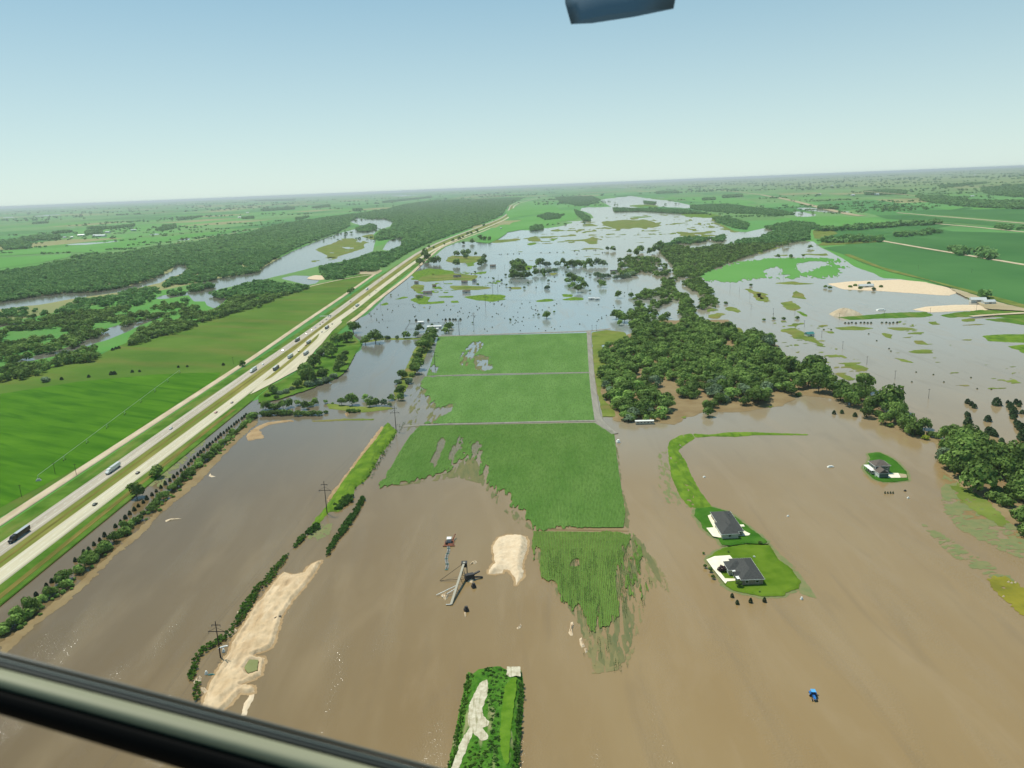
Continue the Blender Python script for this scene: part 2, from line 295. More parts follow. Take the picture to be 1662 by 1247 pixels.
HOLES = [
 [(-60, 503), (0, 489), (50, 481), (114, 474), (152, 474), (215, 463), (240, 455), (262, 447), (279, 441), (288, 428), (300, 431), (304, 438), (292, 446), (275, 450), (258, 460), (227, 467), (190, 475), (126, 484), (63, 495), (40, 497), (0, 502), (-60, 514)],
 [(243, 487), (262, 480), (303, 474), (330, 458), (354, 452), (420, 441), (433, 431), (471, 409), (514, 391), (552, 378), (577, 373), (583, 366), (569, 360), (577, 353), (600, 356), (627, 356), (637, 360), (632, 368), (615, 373), (606, 382), (612, 388), (609, 395), (607, 403), (606, 408), (572, 421), (521, 431), (483, 441), (438, 451), (420, 456), (366, 467), (342, 474), (354, 489), (316, 490), (306, 479), (270, 485)],
 [(620, 407), (630, 392), (640, 386), (652, 385), (651, 398), (630, 407)],
 [(455, 452), (476, 447), (505, 448), (520, 454), (515, 460), (498, 463), (478, 458)],
 [(23, 586), (76, 573), (101, 567), (139, 552), (177, 532), (227, 519), (263, 512), (262, 515), (227, 529), (205, 539), (177, 551), (142, 562), (101, 576), (60, 584), (25, 590)],
 [(-30, 533), (0, 523), (22, 519), (35, 520), (36, 526), (10, 529), (-30, 540)],
 [(330, 487), (352, 480), (368, 482), (362, 492), (348, 500), (335, 496)], [(100, 510), (130, 504), (150, 503), (148, 507), (125, 511), (104, 516)],
 [(637, 344), (648, 341), (650, 337), (654, 341), (665, 339), (672, 343), (665, 345), (655, 349), (645, 347)], [(676, 342), (690, 341), (688, 344), (678, 344)],
 [(683, 374), (700, 371), (704, 379), (698, 382), (690, 377)], [(500, 376), (508, 374), (510, 384), (504, 385)], [(247, 440), (258, 443), (256, 447), (247, 446)],
 [(751, 348), (754, 346), (755, 352), (752, 351)], [(1278, 345), (1300, 343), (1312, 347), (1326, 348), (1322, 352), (1296, 352)],
 [(100, 397), (150, 394), (185, 392), (196, 389), (190, 393), (160, 397), (120, 398.5)], [(285, 390), (309, 386), (310, 389), (296, 391)], [(240, 381), (262, 379), (258, 382)],
 [(620, 319), (650, 317), (690, 318), (660, 320)], [(1290, 337), (1330, 338), (1380, 344), (1360, 347), (1310, 342)], [(5, 353), (24, 352), (22, 354), (6, 354)], [(56, 350.5), (100, 348), (98, 350), (60, 352)],
 [(700, 329), (724, 326), (728, 328), (706, 330)], [(760, 318), (800, 314), (830, 314), (800, 316)], [(985, 306), (1040, 303.5), (1010, 307)]]
FW = W(SHORE_W); HW = [W(h) for h in HOLES]
def ground_field(X, Y):
    D = np.hypot(X, Y); f = -sdf(X, Y, FW)
    for h in HW:
        bb = h.min(0)-400, h.max(0)+400; k = (X > bb[0][0]) & (X < bb[1][0]) & (Y > bb[0][1]) & (Y < bb[1][1])
        if k.any(): f[k] = np.minimum(f[k], -sdf(X[k], Y[k], h))
    a = np.clip(D/1000., .5, 8)
    n = a*(3.*fbm(X/(14*a), Y/(14*a), 3, 4))
    # shallow sheets of water standing in the low fields beyond the river
    p = fbm(X/900, Y/260, 41, 5); q = np.where((D > 3800) & (D < 30000), .56-p, 1.)
    return np.minimum(f+n, q*60)
def far_relief(X, Y, F=None):
    D = np.hypot(X, Y); k = np.clip((D-9000)/30000, 0, 1)
    e = np.clip((X/np.maximum(Y, 1)-.25)*3, 0, 1)
    return k*(60+45*fbm(X/5000, Y/5000, 5, 4)) + e*np.clip((D-4500)/9000, 0, 1)*(25+30*fbm(X/1500, Y/1500, 8, 4))
g0 = sheet('ground', ground_field, (-40, 262, 1702, 1110), 2.2, .05, M['ground'], rise=.15, top=.5, hnoise=far_relief, vmin=1.5)
ZL = .8
# --- left meadow and hayfield, verges
patch('meadow', [(-120, 660), (0, 619), (60, 605), (101, 588), (164, 576), (215, 553), (321, 526), (379, 505), (420, 493), (450, 480), (496, 466), (560, 452), (612, 440), (585, 462), (500, 520), (389, 594), (278, 664), (180, 733), (100, 780), (-120, 915)], ZL, M['meadow'], amp=2)
patch('hayfield', [(-120, 665), (0, 641), (126, 621), (253, 609), (300, 607), (359, 606), (351, 618), (290, 655), (197, 717), (140, 754), (85, 782), (0, 826), (-120, 890)], ZL+.15, M['hay'], amp=1.5, seed=3)
# highway strips are straight in the world: x as a function of y
HW_PTS = [(-200, -342), (450, -326.5), (945, -320), (2130, -312.5)]
def path_px(pts): return [at(*p)[:2] for p in pts]
cenW = [(-329, 250), (-326.3, 450), (-323.4, 700), (-320.2, 945)] + path_px([(488, 550.5), (538, 513.5), (597, 469.5), (638, 439), (678, 411), (704, 398), (729, 387.5), (779, 368.5), (815, 354.5), (824, 347), (826, 340), (829, 333.5), (841, 328.5), (863, 323.5), (882, 319.5), (905, 316)])
cenE = [(-305.5, 250), (-303.8, 413), (-299, 620), (-294.9, 833)] + path_px([(483, 572.5), (530, 533), (577, 500.5), (602, 480), (645, 447), (678, 422.5), (704, 406), (729, 394), (779, 374), (817, 358.5), (830, 350), (832.5, 341), (834, 334), (845, 329.7), (866, 324.7), (884, 320.6), (906, 317)])
gravelL = [(-356, 250), (-354.3, 493), (-350, 730), (-346.6, 966)] + path_px([(420, 575.5), (501, 519), (562, 478), (608, 446)])
def smooth(P, it=2):
    P = [np.array(p, float) for p in P]
    for _ in range(it):
        Q = [P[0]]
        for a, b in zip(P[:-1], P[1:]): Q += [a*.75+b*.25, a*.25+b*.75]
        P = Q+[P[-1]]
    return P
def strip(name, cen, half, z, m, kind='structure', wfn=None, off=0.):
    """ribbon of constant width following a centre line, with a skirt down to the ground"""
    P = smooth(cen); V = []; T = []; n = len(P)
    for i, p in enumerate(P):
        a = P[max(0, i-1)]; b = P[min(n-1, i+1)]; d = (b-a)/np.linalg.norm(b-a); nn = np.array([d[1], -d[0]])
        h = wfn(i/(n-1)) if wfn else half; c0 = p+nn*off; zz = z+float(far_relief(p[:1], p[1:2])[0])
        l = c0-nn*h; r = c0+nn*h
        V += [(*(l-nn*.6), zz-.5), (*l, zz), (*r, zz), (*(r+nn*.6), zz-.5)]
        if i:
            k = 4*i
            for j in range(3): T += [(k-4+j, k-3+j, k+1+j), (k-4+j, k+1+j, k+j)]
    o = link(name, newmesh(name, V, T, m)); o['kind'] = kind; return o
med = [((a[0]+b[0])/2, (a[1]+b[1])/2) for a, b in zip(cenW[:4], cenE[:4])]
wide = smooth(cenW[:9], 1)
mid = [(-317.5, 250), (-315, 450), (-311, 700), (-308, 900), (-304, 1300)] + path_px([(621, 453.5), (661, 431)])
strip('verge', [(-317.5, 250), (-315, 450), (-311, 700), (-308, 900)]+path_px([(490, 560), (560, 508), (621, 458), (661, 431), (704, 402), (755, 381), (800, 364)]), 33, ZL+.1, M['verge'], off=0)
strip('median', [(-317, 250), (-315, 450), (-311, 700), (-307.5, 900)]+path_px([(486, 561), (534, 523), (589, 484), (621, 458), (661, 427), (691, 408), (729, 391), (779, 371.5), (814, 357), (827, 348), (829, 341), (831.5, 334)]), 8.4, ZL+.25, M['median'])
strip('ditch', [(x+4.5, y) for x, y in [(-321.5, 250), (-319, 450), (-315.5, 700), (-312, 900), (-308, 1300)]], .9, ZL+.32, M['ditch'])
strip('ditch', [(-289.5, 250), (-288, 413), (-286.5, 620), (-284, 760)], 1.8, ZL+.32, M['ditch'])
strip('road', cenW, 6.2, ZL+.55, M['asphalt']); strip('road', cenE, 6.2, ZL+.55, M['concrete'])
strip('gravel_road', gravelL, 3.6, ZL+.5, M['gravel'])
strip('gravel_road', path_px([(566, 526), (590, 508), (610, 489.5), (643, 464.5), (663, 449), (680, 433), (698, 416), (714, 403), (740, 392), (779, 378), (795, 371)]), 4.2, ZL+.5, M['gravel'])
strip('gravel_road', path_px([(608, 446), (560, 453), (500, 466), (455, 480)]), 2.2, ZL+.4, M['gravel'])
patch('road', [(405, 643), (428, 619), (455, 604), (474, 584), (493, 567), (512, 551), (530, 540), (552, 520), (556, 524), (540, 538), (522, 560), (513, 569), (501, 584), (499, 593), (481, 603), (450, 620), (425, 633), (400, 646)], ZL+.6, M['concrete'], amp=.2)
patch('median', [(424, 623), (455, 598), (480, 577.5), (503, 556), (520, 541), (515, 551), (498, 567), (472, 590), (442, 614)], ZL+.68, M['median'], amp=.2, step=1.3)
# lane markings
mk = plain('lane_paint', (226, 224, 210))
def marks(cen, offs, dash=None):
    P = smooth(cen, 2); V = []; T = []; s = 0
    for a, b in zip(P[:-1], P[1:]):
        L_ = np.linalg.norm(b-a); d = (b-a)/L_; nn = np.array([d[1], -d[0]]); t = 0
        if a[1] > 1500: break
        segs = [(0, L_)] if not dash else [(k, min(k+3.2, L_)) for k in np.arange(0, L_, dash)]
        for k0, k1 in segs:
            k = len(V); h = .13
            for kk in (k0, k1): V += [(*(a+d*kk+nn*(offs-h)), ZL+.557), (*(a+d*kk+nn*(offs+h)), ZL+.557)]
            T += [(k, k+1, k+3), (k, k+3, k+2)]
    o = link('lane_marking', newmesh('lane_marking', V, T, mk)); o['kind'] = 'structure'
for cc in (cenW, cenE): marks(cc, 0, 12.2); marks(cc, 3.7); marks(cc, -3.7)
# --- corn fields
def flooded(strength, seed, gate=None):
    def f(X, Y, r):
        c5, s5 = math.cos(R_(5)), math.sin(R_(5)); xr = X*c5-Y*s5; yr = X*s5+Y*c5
        n = fbm(xr/7, yr/38, seed, 4)*1.2
        r2 = r+n*strength
        return np.minimum(r, r2) if gate is None else gate(X, Y, r, n)
    return f
CORN_A = [(711, 547), (955, 541), (958, 604.5), (692, 610.5), (700, 590), (706, 570)]
CORN_B = [(691, 612.5), (958, 606.5), (964.5, 683), (720, 688), (688, 688), (690, 676), (706, 668), (700, 650), (688, 636), (684, 628)]
CORN_C = [(681, 692), (965, 687), (980, 697), (996, 700), (1001, 740), (1008, 790), (1015, 835), (1011, 857), (874, 857.5), (856, 842), (832, 816), (803, 792), (787, 768), (776, 752), (762, 735), (742, 752), (728, 765), (700, 770), (665, 780), (640, 786), (621, 789), (628, 772), (648, 735), (664, 710)]
CORN_D = [(866, 863.5), (1028, 865), (1040, 880), (1046, 900), (1036, 925), (1030, 955), (1020, 975), (1012, 1000), (990, 1020), (965, 1020), (948, 998), (925, 985), (900, 962), (880, 935), (868, 905)]
def streak(xr, yr): return .75*fbm(xr/5, yr/45, 71, 4)+.5*fbm(xr/1.5, yr/9, 72, 3)
FL_B = [(692, 612), (684, 628), (700, 650), (706, 668), (690, 676), (688, 688)]
FL_C = [(874, 852), (856, 842), (832, 816), (803, 792), (787, 768), (776, 752), (762, 735), (742, 752), (728, 765), (700, 770), (665, 780), (640, 786), (621, 789)]
FL_D = [(1040, 880), (1046, 900), (1036, 925), (1030, 955), (1020, 975), (1012, 1000), (990, 1020), (965, 1020), (948, 998), (925, 985), (900, 962), (880, 935), (868, 905)]
def linew(X, Y, line):
    """1 on the flooded side of a field, 0 along its dry straight sides"""
    m = np.full(len(X), 1e9); P = W(line)
    for a, b in zip(P[:-1], P[1:]):
        e = b-a; t_ = np.clip(((X-a[0])*e[0]+(Y-a[1])*e[1])/(e@e), 0, 1); m = np.minimum(m, np.hypot(X-a[0]-t_*e[0], Y-a[1]-t_*e[1]))
    return np.clip(1.35-m/26, 0, 1)
def wet(lo, holes=(), line=None):
    Hs = [(W(h), s) for h, s in holes]
    def f(X, Y, r):
        c5, s5 = math.cos(R_(5)), math.sin(R_(5)); xr = X*c5-Y*s5; yr = X*s5+Y*c5
        n = streak(xr, yr); r = r+np.where(r < lo, n*lo*1.0, 0)*(linew(X, Y, line) if line else .15)
        for h, s in Hs: r = np.minimum(r, -sdf(X, Y, h)+n*s)
        return r
    return f
patch('corn_field', CORN_A, .5, M['corn'], step=1.6, amp=.6, extra=wet(3, [([(760, 560), (778, 553), (786, 560), (770, 575), (755, 590), (748, 600), (745, 590), (752, 575)], 12), ([(775, 575), (795, 580), (802, 600), (785, 604), (770, 596)], 12), ([(700, 590), (712, 598), (708, 606), (697, 604)], 5)]))
patch('corn_field', CORN_B, .5, M['corn'], step=1.6, amp=.6, extra=wet(8, line=FL_B, holes=[([(680, 625), (694, 632), (692, 648), (704, 660), (715, 668), (725, 658), (742, 654), (735, 668), (722, 676), (700, 686), (680, 688)], 9)]))
patch('corn_field', CORN_C, .5, M['corn2'], step=1.6, amp=.6, extra=wet(14, line=FL_C, holes=[([(742, 700), (750, 712), (745, 735), (735, 752), (728, 745), (735, 725)], 9), ([(770, 712), (780, 720), (776, 740), (768, 745), (764, 730)], 8), ([(716, 712), (722, 720), (706, 760), (700, 750)], 6)]))
patch('corn_field', CORN_D, .5, M['corn3'], step=1.4, amp=.6, extra=wet(12, line=FL_D, holes=[([(922, 920), (930, 908), (942, 907), (944, 920), (935, 922)], 2), ([(1020, 880), (1030, 890), (1018, 940), (1008, 975), (1000, 960), (1010, 920)], 8), ([(965, 985), (975, 975), (974, 1020), (964, 1030)], 5)]))
def thin(P, thr, seed, sx=2.2, sy=18):
    """only scattered streaks inside the outline"""
    def f(X, Y, r):
        c5, s5 = math.cos(R_(5)), math.sin(R_(5)); xr = X*c5-Y*s5; yr = X*s5+Y*c5
        n = fbm(xr/sx, yr/sy, seed, 4)+.35*fbm(X/25, Y/40, seed+3, 2)
        return np.minimum(r*.4, (n-thr)*3)
    return f
patch('drowned_crop', [(868, 895), (885, 935), (905, 965), (925, 990), (940, 1015), (955, 1060), (985, 1085), (1015, 1075), (1026, 1040), (1030, 990), (1045, 905), (1060, 930), (1080, 960), (1075, 935), (1050, 890), (1030, 868), (1000, 900), (900, 900)], .1, M['drowned'], step=1.3, amp=1, extra=thin(None, -.12, 91, 1.5, 12))
patch('drowned_crop', [(872, 905), (880, 935), (905, 968), (935, 1005), (950, 1040), (965, 1095), (1000, 1090), (1030, 1050), (1036, 990), (1046, 940), (1050, 900), (1062, 905), (1092, 965), (1070, 950), (1048, 960), (1040, 1030), (1020, 1080)], .08, mat('sunken_plants', (128, 122, 84), (138, 126, 86), scale=.3), step=1.4, amp=2, extra=thin(None, -.1, 92, 1.2, 7))
patch('drowned_crop', [(640, 790), (680, 778), (728, 768), (765, 735), (800, 795), (856, 848), (866, 862), (840, 850), (800, 812), (780, 785), (740, 775), (700, 782)], .1, M['drowned'], step=1.6, amp=1, extra=thin(None, -.08, 33))
patch('drowned_crop', [(996, 700), (1004, 740), (1012, 800), (1022, 840), (1020, 858), (1008, 850), (1008, 790)], .1, M['drowned'], step=1.6, amp=1, extra=thin(None, 0., 35))
patch('drowned_crop', [(666, 640), (700, 600), (712, 640), (740, 660), (780, 655), (760, 690), (690, 690), (660, 700)], .1, M['drowned'], step=1.6, amp=1, extra=thin(None, .05, 36))
patch('drowned_crop', [(744, 555), (780, 550), (800, 570), (810, 604), (740, 604)], .1, M['drowned'], step=1.6, amp=1, extra=thin(None, .05, 38))
strip('path', path_px([(700, 546.5), (780, 544), (860, 541), (955, 538), (990, 534)]), 2.2, .5, M['greyroad'])
strip('path', path_px([(690, 611.5), (780, 608), (870, 606.5), (956, 605)]), .9, .6, M['greyroad'])
strip('path', path_px([(655, 693), (700, 689.5), (780, 688), (870, 685.5), (966, 683.5)]), 1.2, .6, M['greyroad'])
strip('path', path_px([(870, 859.5), (930, 860), (1005, 861.5), (1020, 862)]), .7, .3, M['mud'])
strip('gravel_road', path_px([(955.5, 538), (957.5, 570), (960.5, 610), (965, 650), (970, 680), (985, 696), (998, 705)]), 2.9, .55, M['greyroad'])
# --- ground under and round the woods
patch('grass', [(960, 540), (985, 536), (1015, 540), (1018, 548), (1000, 560), (975, 560), (990, 590), (985, 610), (975, 640), (985, 655), (1000, 665), (998, 677), (978, 677), (970, 640), (964, 600)], .45, M['rough_grass'], rise=.1, top=.3)
patch('mud', [(972, 570), (1010, 550), (1060, 520), (1110, 520), (1180, 520), (1210, 550), (1260, 560), (1300, 600), (1330, 620), (1420, 655), (1520, 715), (1545, 735), (1500, 712), (1440, 690), (1370, 650), (1300, 640), (1270, 660), (1200, 668), (1140, 668), (1095, 690), (1000, 684), (968, 640)], .1, M['mud'], amp=8, scale=30, rise=.08, top=.5)
patch('mud', [(1535, 735), (1600, 700), (1640, 725), (1720, 740), (1750, 900), (1690, 880), (1640, 850), (1600, 810), (1560, 790), (1530, 765)], .1, M['mud'], amp=3, rise=.08, top=.4)
patch('grass', [(1605, 715), (1625, 718), (1635, 735), (1618, 735)], .4, M['levee']); 
def speck(thr, seed, a=6., b=3., k=3.):
    def f(X, Y, r):
        n = .6*fbm(X/a, Y/b, seed, 4)+.55*fbm(X/(a*.3), Y/(b*.3), seed+5, 3); return np.minimum(r*.5, (n-thr)*k)
    return f
patch('grass', [(1555, 785), (1590, 800), (1620, 830), (1640, 850), (1625, 855), (1590, 835), (1560, 815), (1545, 790)], .15, M['rough_grass'], extra=speck(-.3, 5), amp=3)
patch('drowned_grass', [(1530, 770), (1560, 785), (1600, 815), (1680, 860), (1720, 930), (1640, 900), (1580, 872), (1545, 850), (1528, 820)], .08, M['drowned_grass'], extra=speck(-.12, 6, 12, 5), amp=3)
patch('drowned_grass', [(1490, 845), (1530, 868), (1590, 905), (1640, 935), (1655, 960), (1590, 930), (1540, 900)], .08, M['drowned_grass'], extra=speck(0, 7, 12, 4), amp=2)
patch('grass', [(1602, 940), (1630, 935), (1662, 955), (1720, 990), (1720, 1050), (1662, 1000), (1620, 965)], .15, mat('olive_grass', (118, 116, 44), (150, 140, 50), scale=.06, detail=7), extra=speck(-.4, 8, 10, 5), amp=3)
patch('grass', [(1165, 640), (1180, 630), (1215, 632), (1240, 642), (1262, 655), (1250, 662), (1200, 656), (1175, 655)], .35, M['rough_grass'], extra=speck(-.15, 9), amp=3)
patch('grass', [(1095, 655), (1110, 648), (1140, 648), (1146, 660), (1110, 680), (1094, 680)], .35, M['rough_grass'], extra=speck(-.25, 10), amp=3)
# --- levees, lawns and drives on the right
patch('levee', [(1083.5, 727), (1087, 716), (1103, 707), (1123, 703.5), (1128, 712), (1114, 720.6), (1100.6, 731.5), (1112, 747), (1123, 774), (1137.6, 799), (1157, 825), (1120, 825), (1104, 806), (1090, 775), (1086, 750)], .1, M['levee'], rise=.2, top=1.0, extra=speck(-.42, 12, 5, 9, 8))
patch('levee', [(1150, 706), (1186, 701.7), (1222, 701.7), (1268, 703.5), (1313, 705), (1310, 707), (1267, 706.5), (1222, 707), (1193, 709.5), (1157, 708.5), (1128, 711), (1125, 704)], .1, M['levee'], rise=.3, top=.7, amp=.8)
patch('drowned_grass', [(1068, 735), (1083, 727), (1086, 755), (1098, 800), (1118, 824), (1085, 818), (1070, 790)], .06, M['drowned_grass'], extra=speck(.05, 13, 3, 12), amp=2)
patch('lawn', [(1129, 826), (1154, 823.5), (1179, 830), (1197, 842), (1213.5, 855), (1233, 869.5), (1245, 880), (1238.7, 884), (1210, 883), (1186, 886.5), (1172, 885), (1166.5, 877), (1150, 866), (1139.6, 857), (1137.6, 850), (1127, 838)], .3, M['darklawn'], rise=.4, top=.5, amp=.7, step=1.2)
patch('lawn', [(1147, 908), (1161, 896.8), (1176.7, 889), (1209.5, 884.5), (1248.6, 885.5), (1264, 908.5), (1283, 922.6), (1300, 946), (1295.6, 956), (1276.8, 963), (1270.5, 968), (1237.7, 969), (1209.5, 963.5), (1189, 958.8), (1177, 951), (1167, 934), (1155, 922)], .25, M['lawn'], rise=.4, top=.55, amp=.7, step=1.2)
patch('lawn', [(1401, 760), (1410, 750), (1413, 744), (1408, 737), (1420, 735), (1428, 735), (1449, 745), (1462, 756), (1471.5, 767), (1474, 780), (1452, 783), (1433, 783), (1419, 778.5), (1408, 769)], .25, M['darklawn'], rise=.4, top=.55, amp=.5, step=1.)
patch('drowned_grass', [(1248, 884), (1262, 895), (1290, 920), (1318, 960), (1326, 972), (1300, 965), (1296, 948), (1280, 925)], .06, M['drowned_grass'], step=1.2, amp=1, extra=speck(-.2, 31, 5, 5))
M['drive'] = mat('pale_concrete', (240, 226, 196), (250, 240, 214), scale=.25, detail=4, rough=.8)
patch('driveway', [(1148.5, 839.5), (1154, 837), (1163, 846), (1170, 858), (1178, 862), (1208, 864), (1218, 869), (1215, 871.5), (1190, 873), (1168, 875), (1157, 873), (1146, 859.2), (1158, 858.5), (1153, 849)], 1.0, M['drive'], amp=0, step=1)
patch('driveway', [(1146, 911), (1159.5, 905.4), (1184.5, 903.8), (1191, 912), (1200, 925), (1176.7, 925.7), (1167, 929), (1176.7, 941.5), (1194, 942), (1194, 945.3), (1180, 946.3), (1177.4, 950.5), (1159.5, 929), (1147, 912)], 1.0, M['drive'], amp=0, step=1)
patch('driveway', [(1441, 771), (1444, 770), (1458, 770), (1462, 777.7), (1441, 777.7)], 1.0, M['drive'], amp=0, step=1); patch('driveway', [(1458.5, 770.5), (1471, 772), (1472, 777.5), (1462, 777.7)], 1.0, M['tan'], amp=.1, step=1)
strip('path', path_px([(1200, 855.5), (1207.5, 855.2)]), 1.2, 1.05, M['drive'])
for q_ in ([(1129, 826), (1154, 823.5), (1179, 830), (1197, 842), (1213.5, 855), (1233, 869.5), (1245, 880), (1238.7, 884), (1210, 883), (1186, 886.5), (1172, 885), (1166.5, 877), (1150, 866), (1139.6, 857), (1137.6, 850), (1127, 838)], [(1147, 908), (1161, 896.8), (1176.7, 889), (1209.5, 884.5), (1248.6, 885.5), (1264, 908.5), (1283, 922.6), (1300, 946), (1295.6, 956), (1276.8, 963), (1270.5, 968), (1237.7, 969), (1209.5, 963.5), (1189, 958.8), (1177, 951), (1167, 934), (1155, 922)], [(1401, 760), (1410, 750), (1413, 744), (1408, 737), (1420, 735), (1428, 735), (1449, 745), (1462, 756), (1471.5, 767), (1474, 780), (1452, 783), (1433, 783), (1419, 778.5), (1408, 769)]):
    patch('drowned_grass', q_, .05, M['drowned_grass'], step=1.2, amp=1.2, extra=lambda X, Y, r: np.minimum(r+1.9, (fbm(X/1.6, Y/1.6, 44, 3)+.45)*2+np.clip(r, 0, 9)))
# --- left dykes and gravel works
patch('dyke', [(622, 694), (629, 686), (634, 690), (645, 700), (637, 715), (616, 741), (600, 773), (592, 781), (578, 792), (570, 808), (565, 818), (549, 831), (535, 831), (520, 848), (505, 866), (500, 862), (512, 842), (530, 822), (536, 812), (557, 780), (575, 755), (590, 735), (608, 715)], .1, M['levee'], rise=.35, top=1.6, amp=1.2, step=1.5)
patch('bank', [(529, 812), (533, 816), (545, 800), (562, 778), (582, 752), (601, 728), (618, 705), (624, 694), (620, 692), (606, 709), (588, 734), (568, 762), (548, 788)], .1, M['wetsand'], rise=.3, top=.8, amp=1.5, step=1.5)
patch('drowned_grass', [(500, 862), (520, 852), (540, 850), (535, 868), (515, 880), (500, 875)], .06, M['drowned_grass'], step=1.3, amp=1, extra=speck(-.2, 33, 4, 4))
SANDROAD = [(518.6, 911), (522, 910), (514, 925), (505, 938), (493, 954), (483, 965), (475, 973), (466, 988), (457, 1000), (452, 1020), (444, 1043), (441, 1050), (430, 1056), (418, 1060), (411, 1064), (418, 1067), (431, 1068), (428, 1078), (423, 1095), (413, 1103), (400, 1108), (392, 1112), (410, 1113), (413, 1118), (413, 1124), (403, 1126), (390, 1124), (384, 1130), (372, 1145), (357, 1158), (340, 1172), (320, 1180), (322, 1160), (330, 1141), (343, 1106), (358, 1082), (374, 1056), (376, 1043), (385, 1030), (395, 1016), (405, 998), (418, 979), (424, 974), (440, 952), (454, 935), (462, 930), (478, 934), (493, 930), (503, 918), (511, 914)]
for q_ in (SANDROAD, [(807.5, 874), (822, 869), (838, 868.5), (853, 872), (856, 878), (855, 893), (848.5, 911), (848, 922), (850, 935), (843, 943), (837.6, 950), (836, 938), (827, 926), (823, 925), (817, 925), (816, 931), (798, 932), (793, 931), (794, 926), (803, 914), (800, 887)]): patch('wet_bank', q_, .05, M['wetsand'], step=1.3, amp=1.2, extra=lambda X, Y, r: r+1.3)
patch('sand_track', SANDROAD, .08, M['sand'], rise=.2, top=1.2, amp=.8, step=1.3, extra=lambda X, Y, r: np.minimum(r, -sdf(X, Y, W([(396, 1085), (405, 1073), (420, 1073), (418, 1090), (403, 1095)]))+.4*fbm(X, Y, 2)), hnoise=lambda X, Y, F: np.clip(F/3, 0, 1)*(1.0*fbm(X/3, Y/5, 77, 4)+.9*np.abs(fbm(X/7, Y/12, 78, 3)))+.9*np.exp(-((F-1.6)/.9)**2))
patch('water', [(396, 1086), (405, 1073), (420, 1073), (418, 1090), (403, 1095)], .75, mat('green_pond_water', (128, 130, 70), (138, 138, 78), scale=.1, rough=.2, spec=.5), step=2, amp=.3)
patch('sand_bar', [(405, 1129), (413, 1127), (412, 1134), (403, 1150), (400, 1162), (391, 1162), (396, 1142)], .06, M['heap'], rise=.3, top=.8, amp=.5, step=1.3)
patch('sand_bar', [(807.5, 874), (822, 869), (838, 868.5), (853, 872), (856, 878), (855, 893), (848.5, 911), (848, 922), (850, 935), (843, 943), (837.6, 950), (836, 938), (827, 926), (823, 925), (817, 925), (816, 931), (798, 932), (793, 931), (794, 926), (803, 914), (800, 887)], .08, M['heap'], rise=.3, top=1.1, amp=.7, step=1.2,
      hnoise=lambda X, Y, F: np.clip(F/3, 0, 1)*(1.1*np.abs(fbm(X/5, Y/4, 78, 5))+np.clip(np.abs(X+7.2)/6-.4, 0, 1)*1.2))
for q in ([(431, 711), (402, 716), (400, 705), (416, 693), (434, 686), (455, 683), (475, 682), (476, 684.5), (455, 686.5), (436, 690), (420, 698)], [(505, 683), (560, 680), (607, 680), (606, 682.5), (560, 683), (506, 685.5)], [(530, 655), (580, 660), (632, 661), (640, 664), (590, 670), (534, 664)]):
    patch('dyke', q, .08, M['wetsand'] if q[0][0] < 440 else M['rough_grass'], rise=.3, top=.8, amp=2, step=1.5)
patch('bank', [(0, 1066), (20, 1052), (60, 1012), (100, 985), (125, 965), (160, 930), (185, 905), (230, 868), (262, 832), (300, 803), (330, 775), (380, 722), (415, 690), (420, 684), (400, 684), (340, 748), (290, 795), (240, 845), (190, 890), (130, 945), (60, 1000), (0, 1045)], .08, M['mud'], rise=.1, top=.5, amp=2.5, step=1.6)
patch('grass', [(40, 932), (70, 905), (62, 912), (46, 935), (30, 945)], .2, M['verge'], amp=2)
patch('drowned_grass', [(240, 790), (270, 757), (310, 722), (330, 705), (345, 700), (330, 722), (290, 760), (262, 790)], .06, M['drowned_grass'], extra=speck(-.1, 21, 5, 9), amp=2)
patch('grass', [(418, 656), (450, 650), (500, 634), (552, 612), (565, 598), (580, 570), (588, 560), (572, 545), (560, 540), (540, 548), (520, 566), (505, 590), (480, 606), (440, 628), (420, 645)], ZL+.18, M['verge'], amp=2)
patch('grass', [(640, 650), (655, 640), (665, 620), (680, 600), (690, 580), (702, 560), (708, 548), (690, 542), (676, 560), (662, 590), (650, 615), (640, 635)], .25, M['rough_grass'], amp=3, rise=.1, top=.4)
patch('bank', [(587, 553), (622, 549), (650, 549), (690, 548), (690, 551), (650, 552), (622, 552), (590, 557)], .1, M['rough_grass'], amp=1, rise=.1, top=.4)
# --- bottom overgrown island
ISL = [(759, 1090), (768, 1094), (777, 1087), (795, 1083), (811.5, 1082), (822, 1087), (846, 1088), (849, 1100), (851, 1125), (848, 1170), (842, 1247), (838, 1320), (700, 1320), (715, 1285), (727, 1245), (740, 1180), (750, 1135), (757, 1100)]
M['island'] = overlay(mat('weedy_bank', (58, 104, 30), (88, 132, 44), scale=.35, detail=8, bump=.4, bscale=1.2), (170, 156, 118), .12, .58, .7, .7, stretch=(2, .4, 1))
M['palegravel'] = overlay(mat('pale_gravel_track', (186, 174, 146), (218, 208, 182), scale=.5, detail=8, bump=.3, bscale=1), (120, 118, 70), .4, .5, .7, .6, stretch=(2.5, .3, 1))
patch('island_ground', ISL, .1, M['island'], rise=.5, top=2.2, amp=.5, step=1.2)
patch('gravel_track', [(779, 1116), (792, 1110), (793, 1125), (790, 1141), (784, 1155), (784, 1170), (795, 1180), (793, 1187), (784, 1190), (793, 1201), (792, 1208), (783, 1211), (768, 1199), (755.5, 1229), (744, 1260), (730, 1290), (722, 1290), (736, 1247), (748, 1213), (762, 1190), (759, 1175), (763, 1148), (773.6, 1128)], 2.4, M['palegravel'], amp=.5, step=1.1)
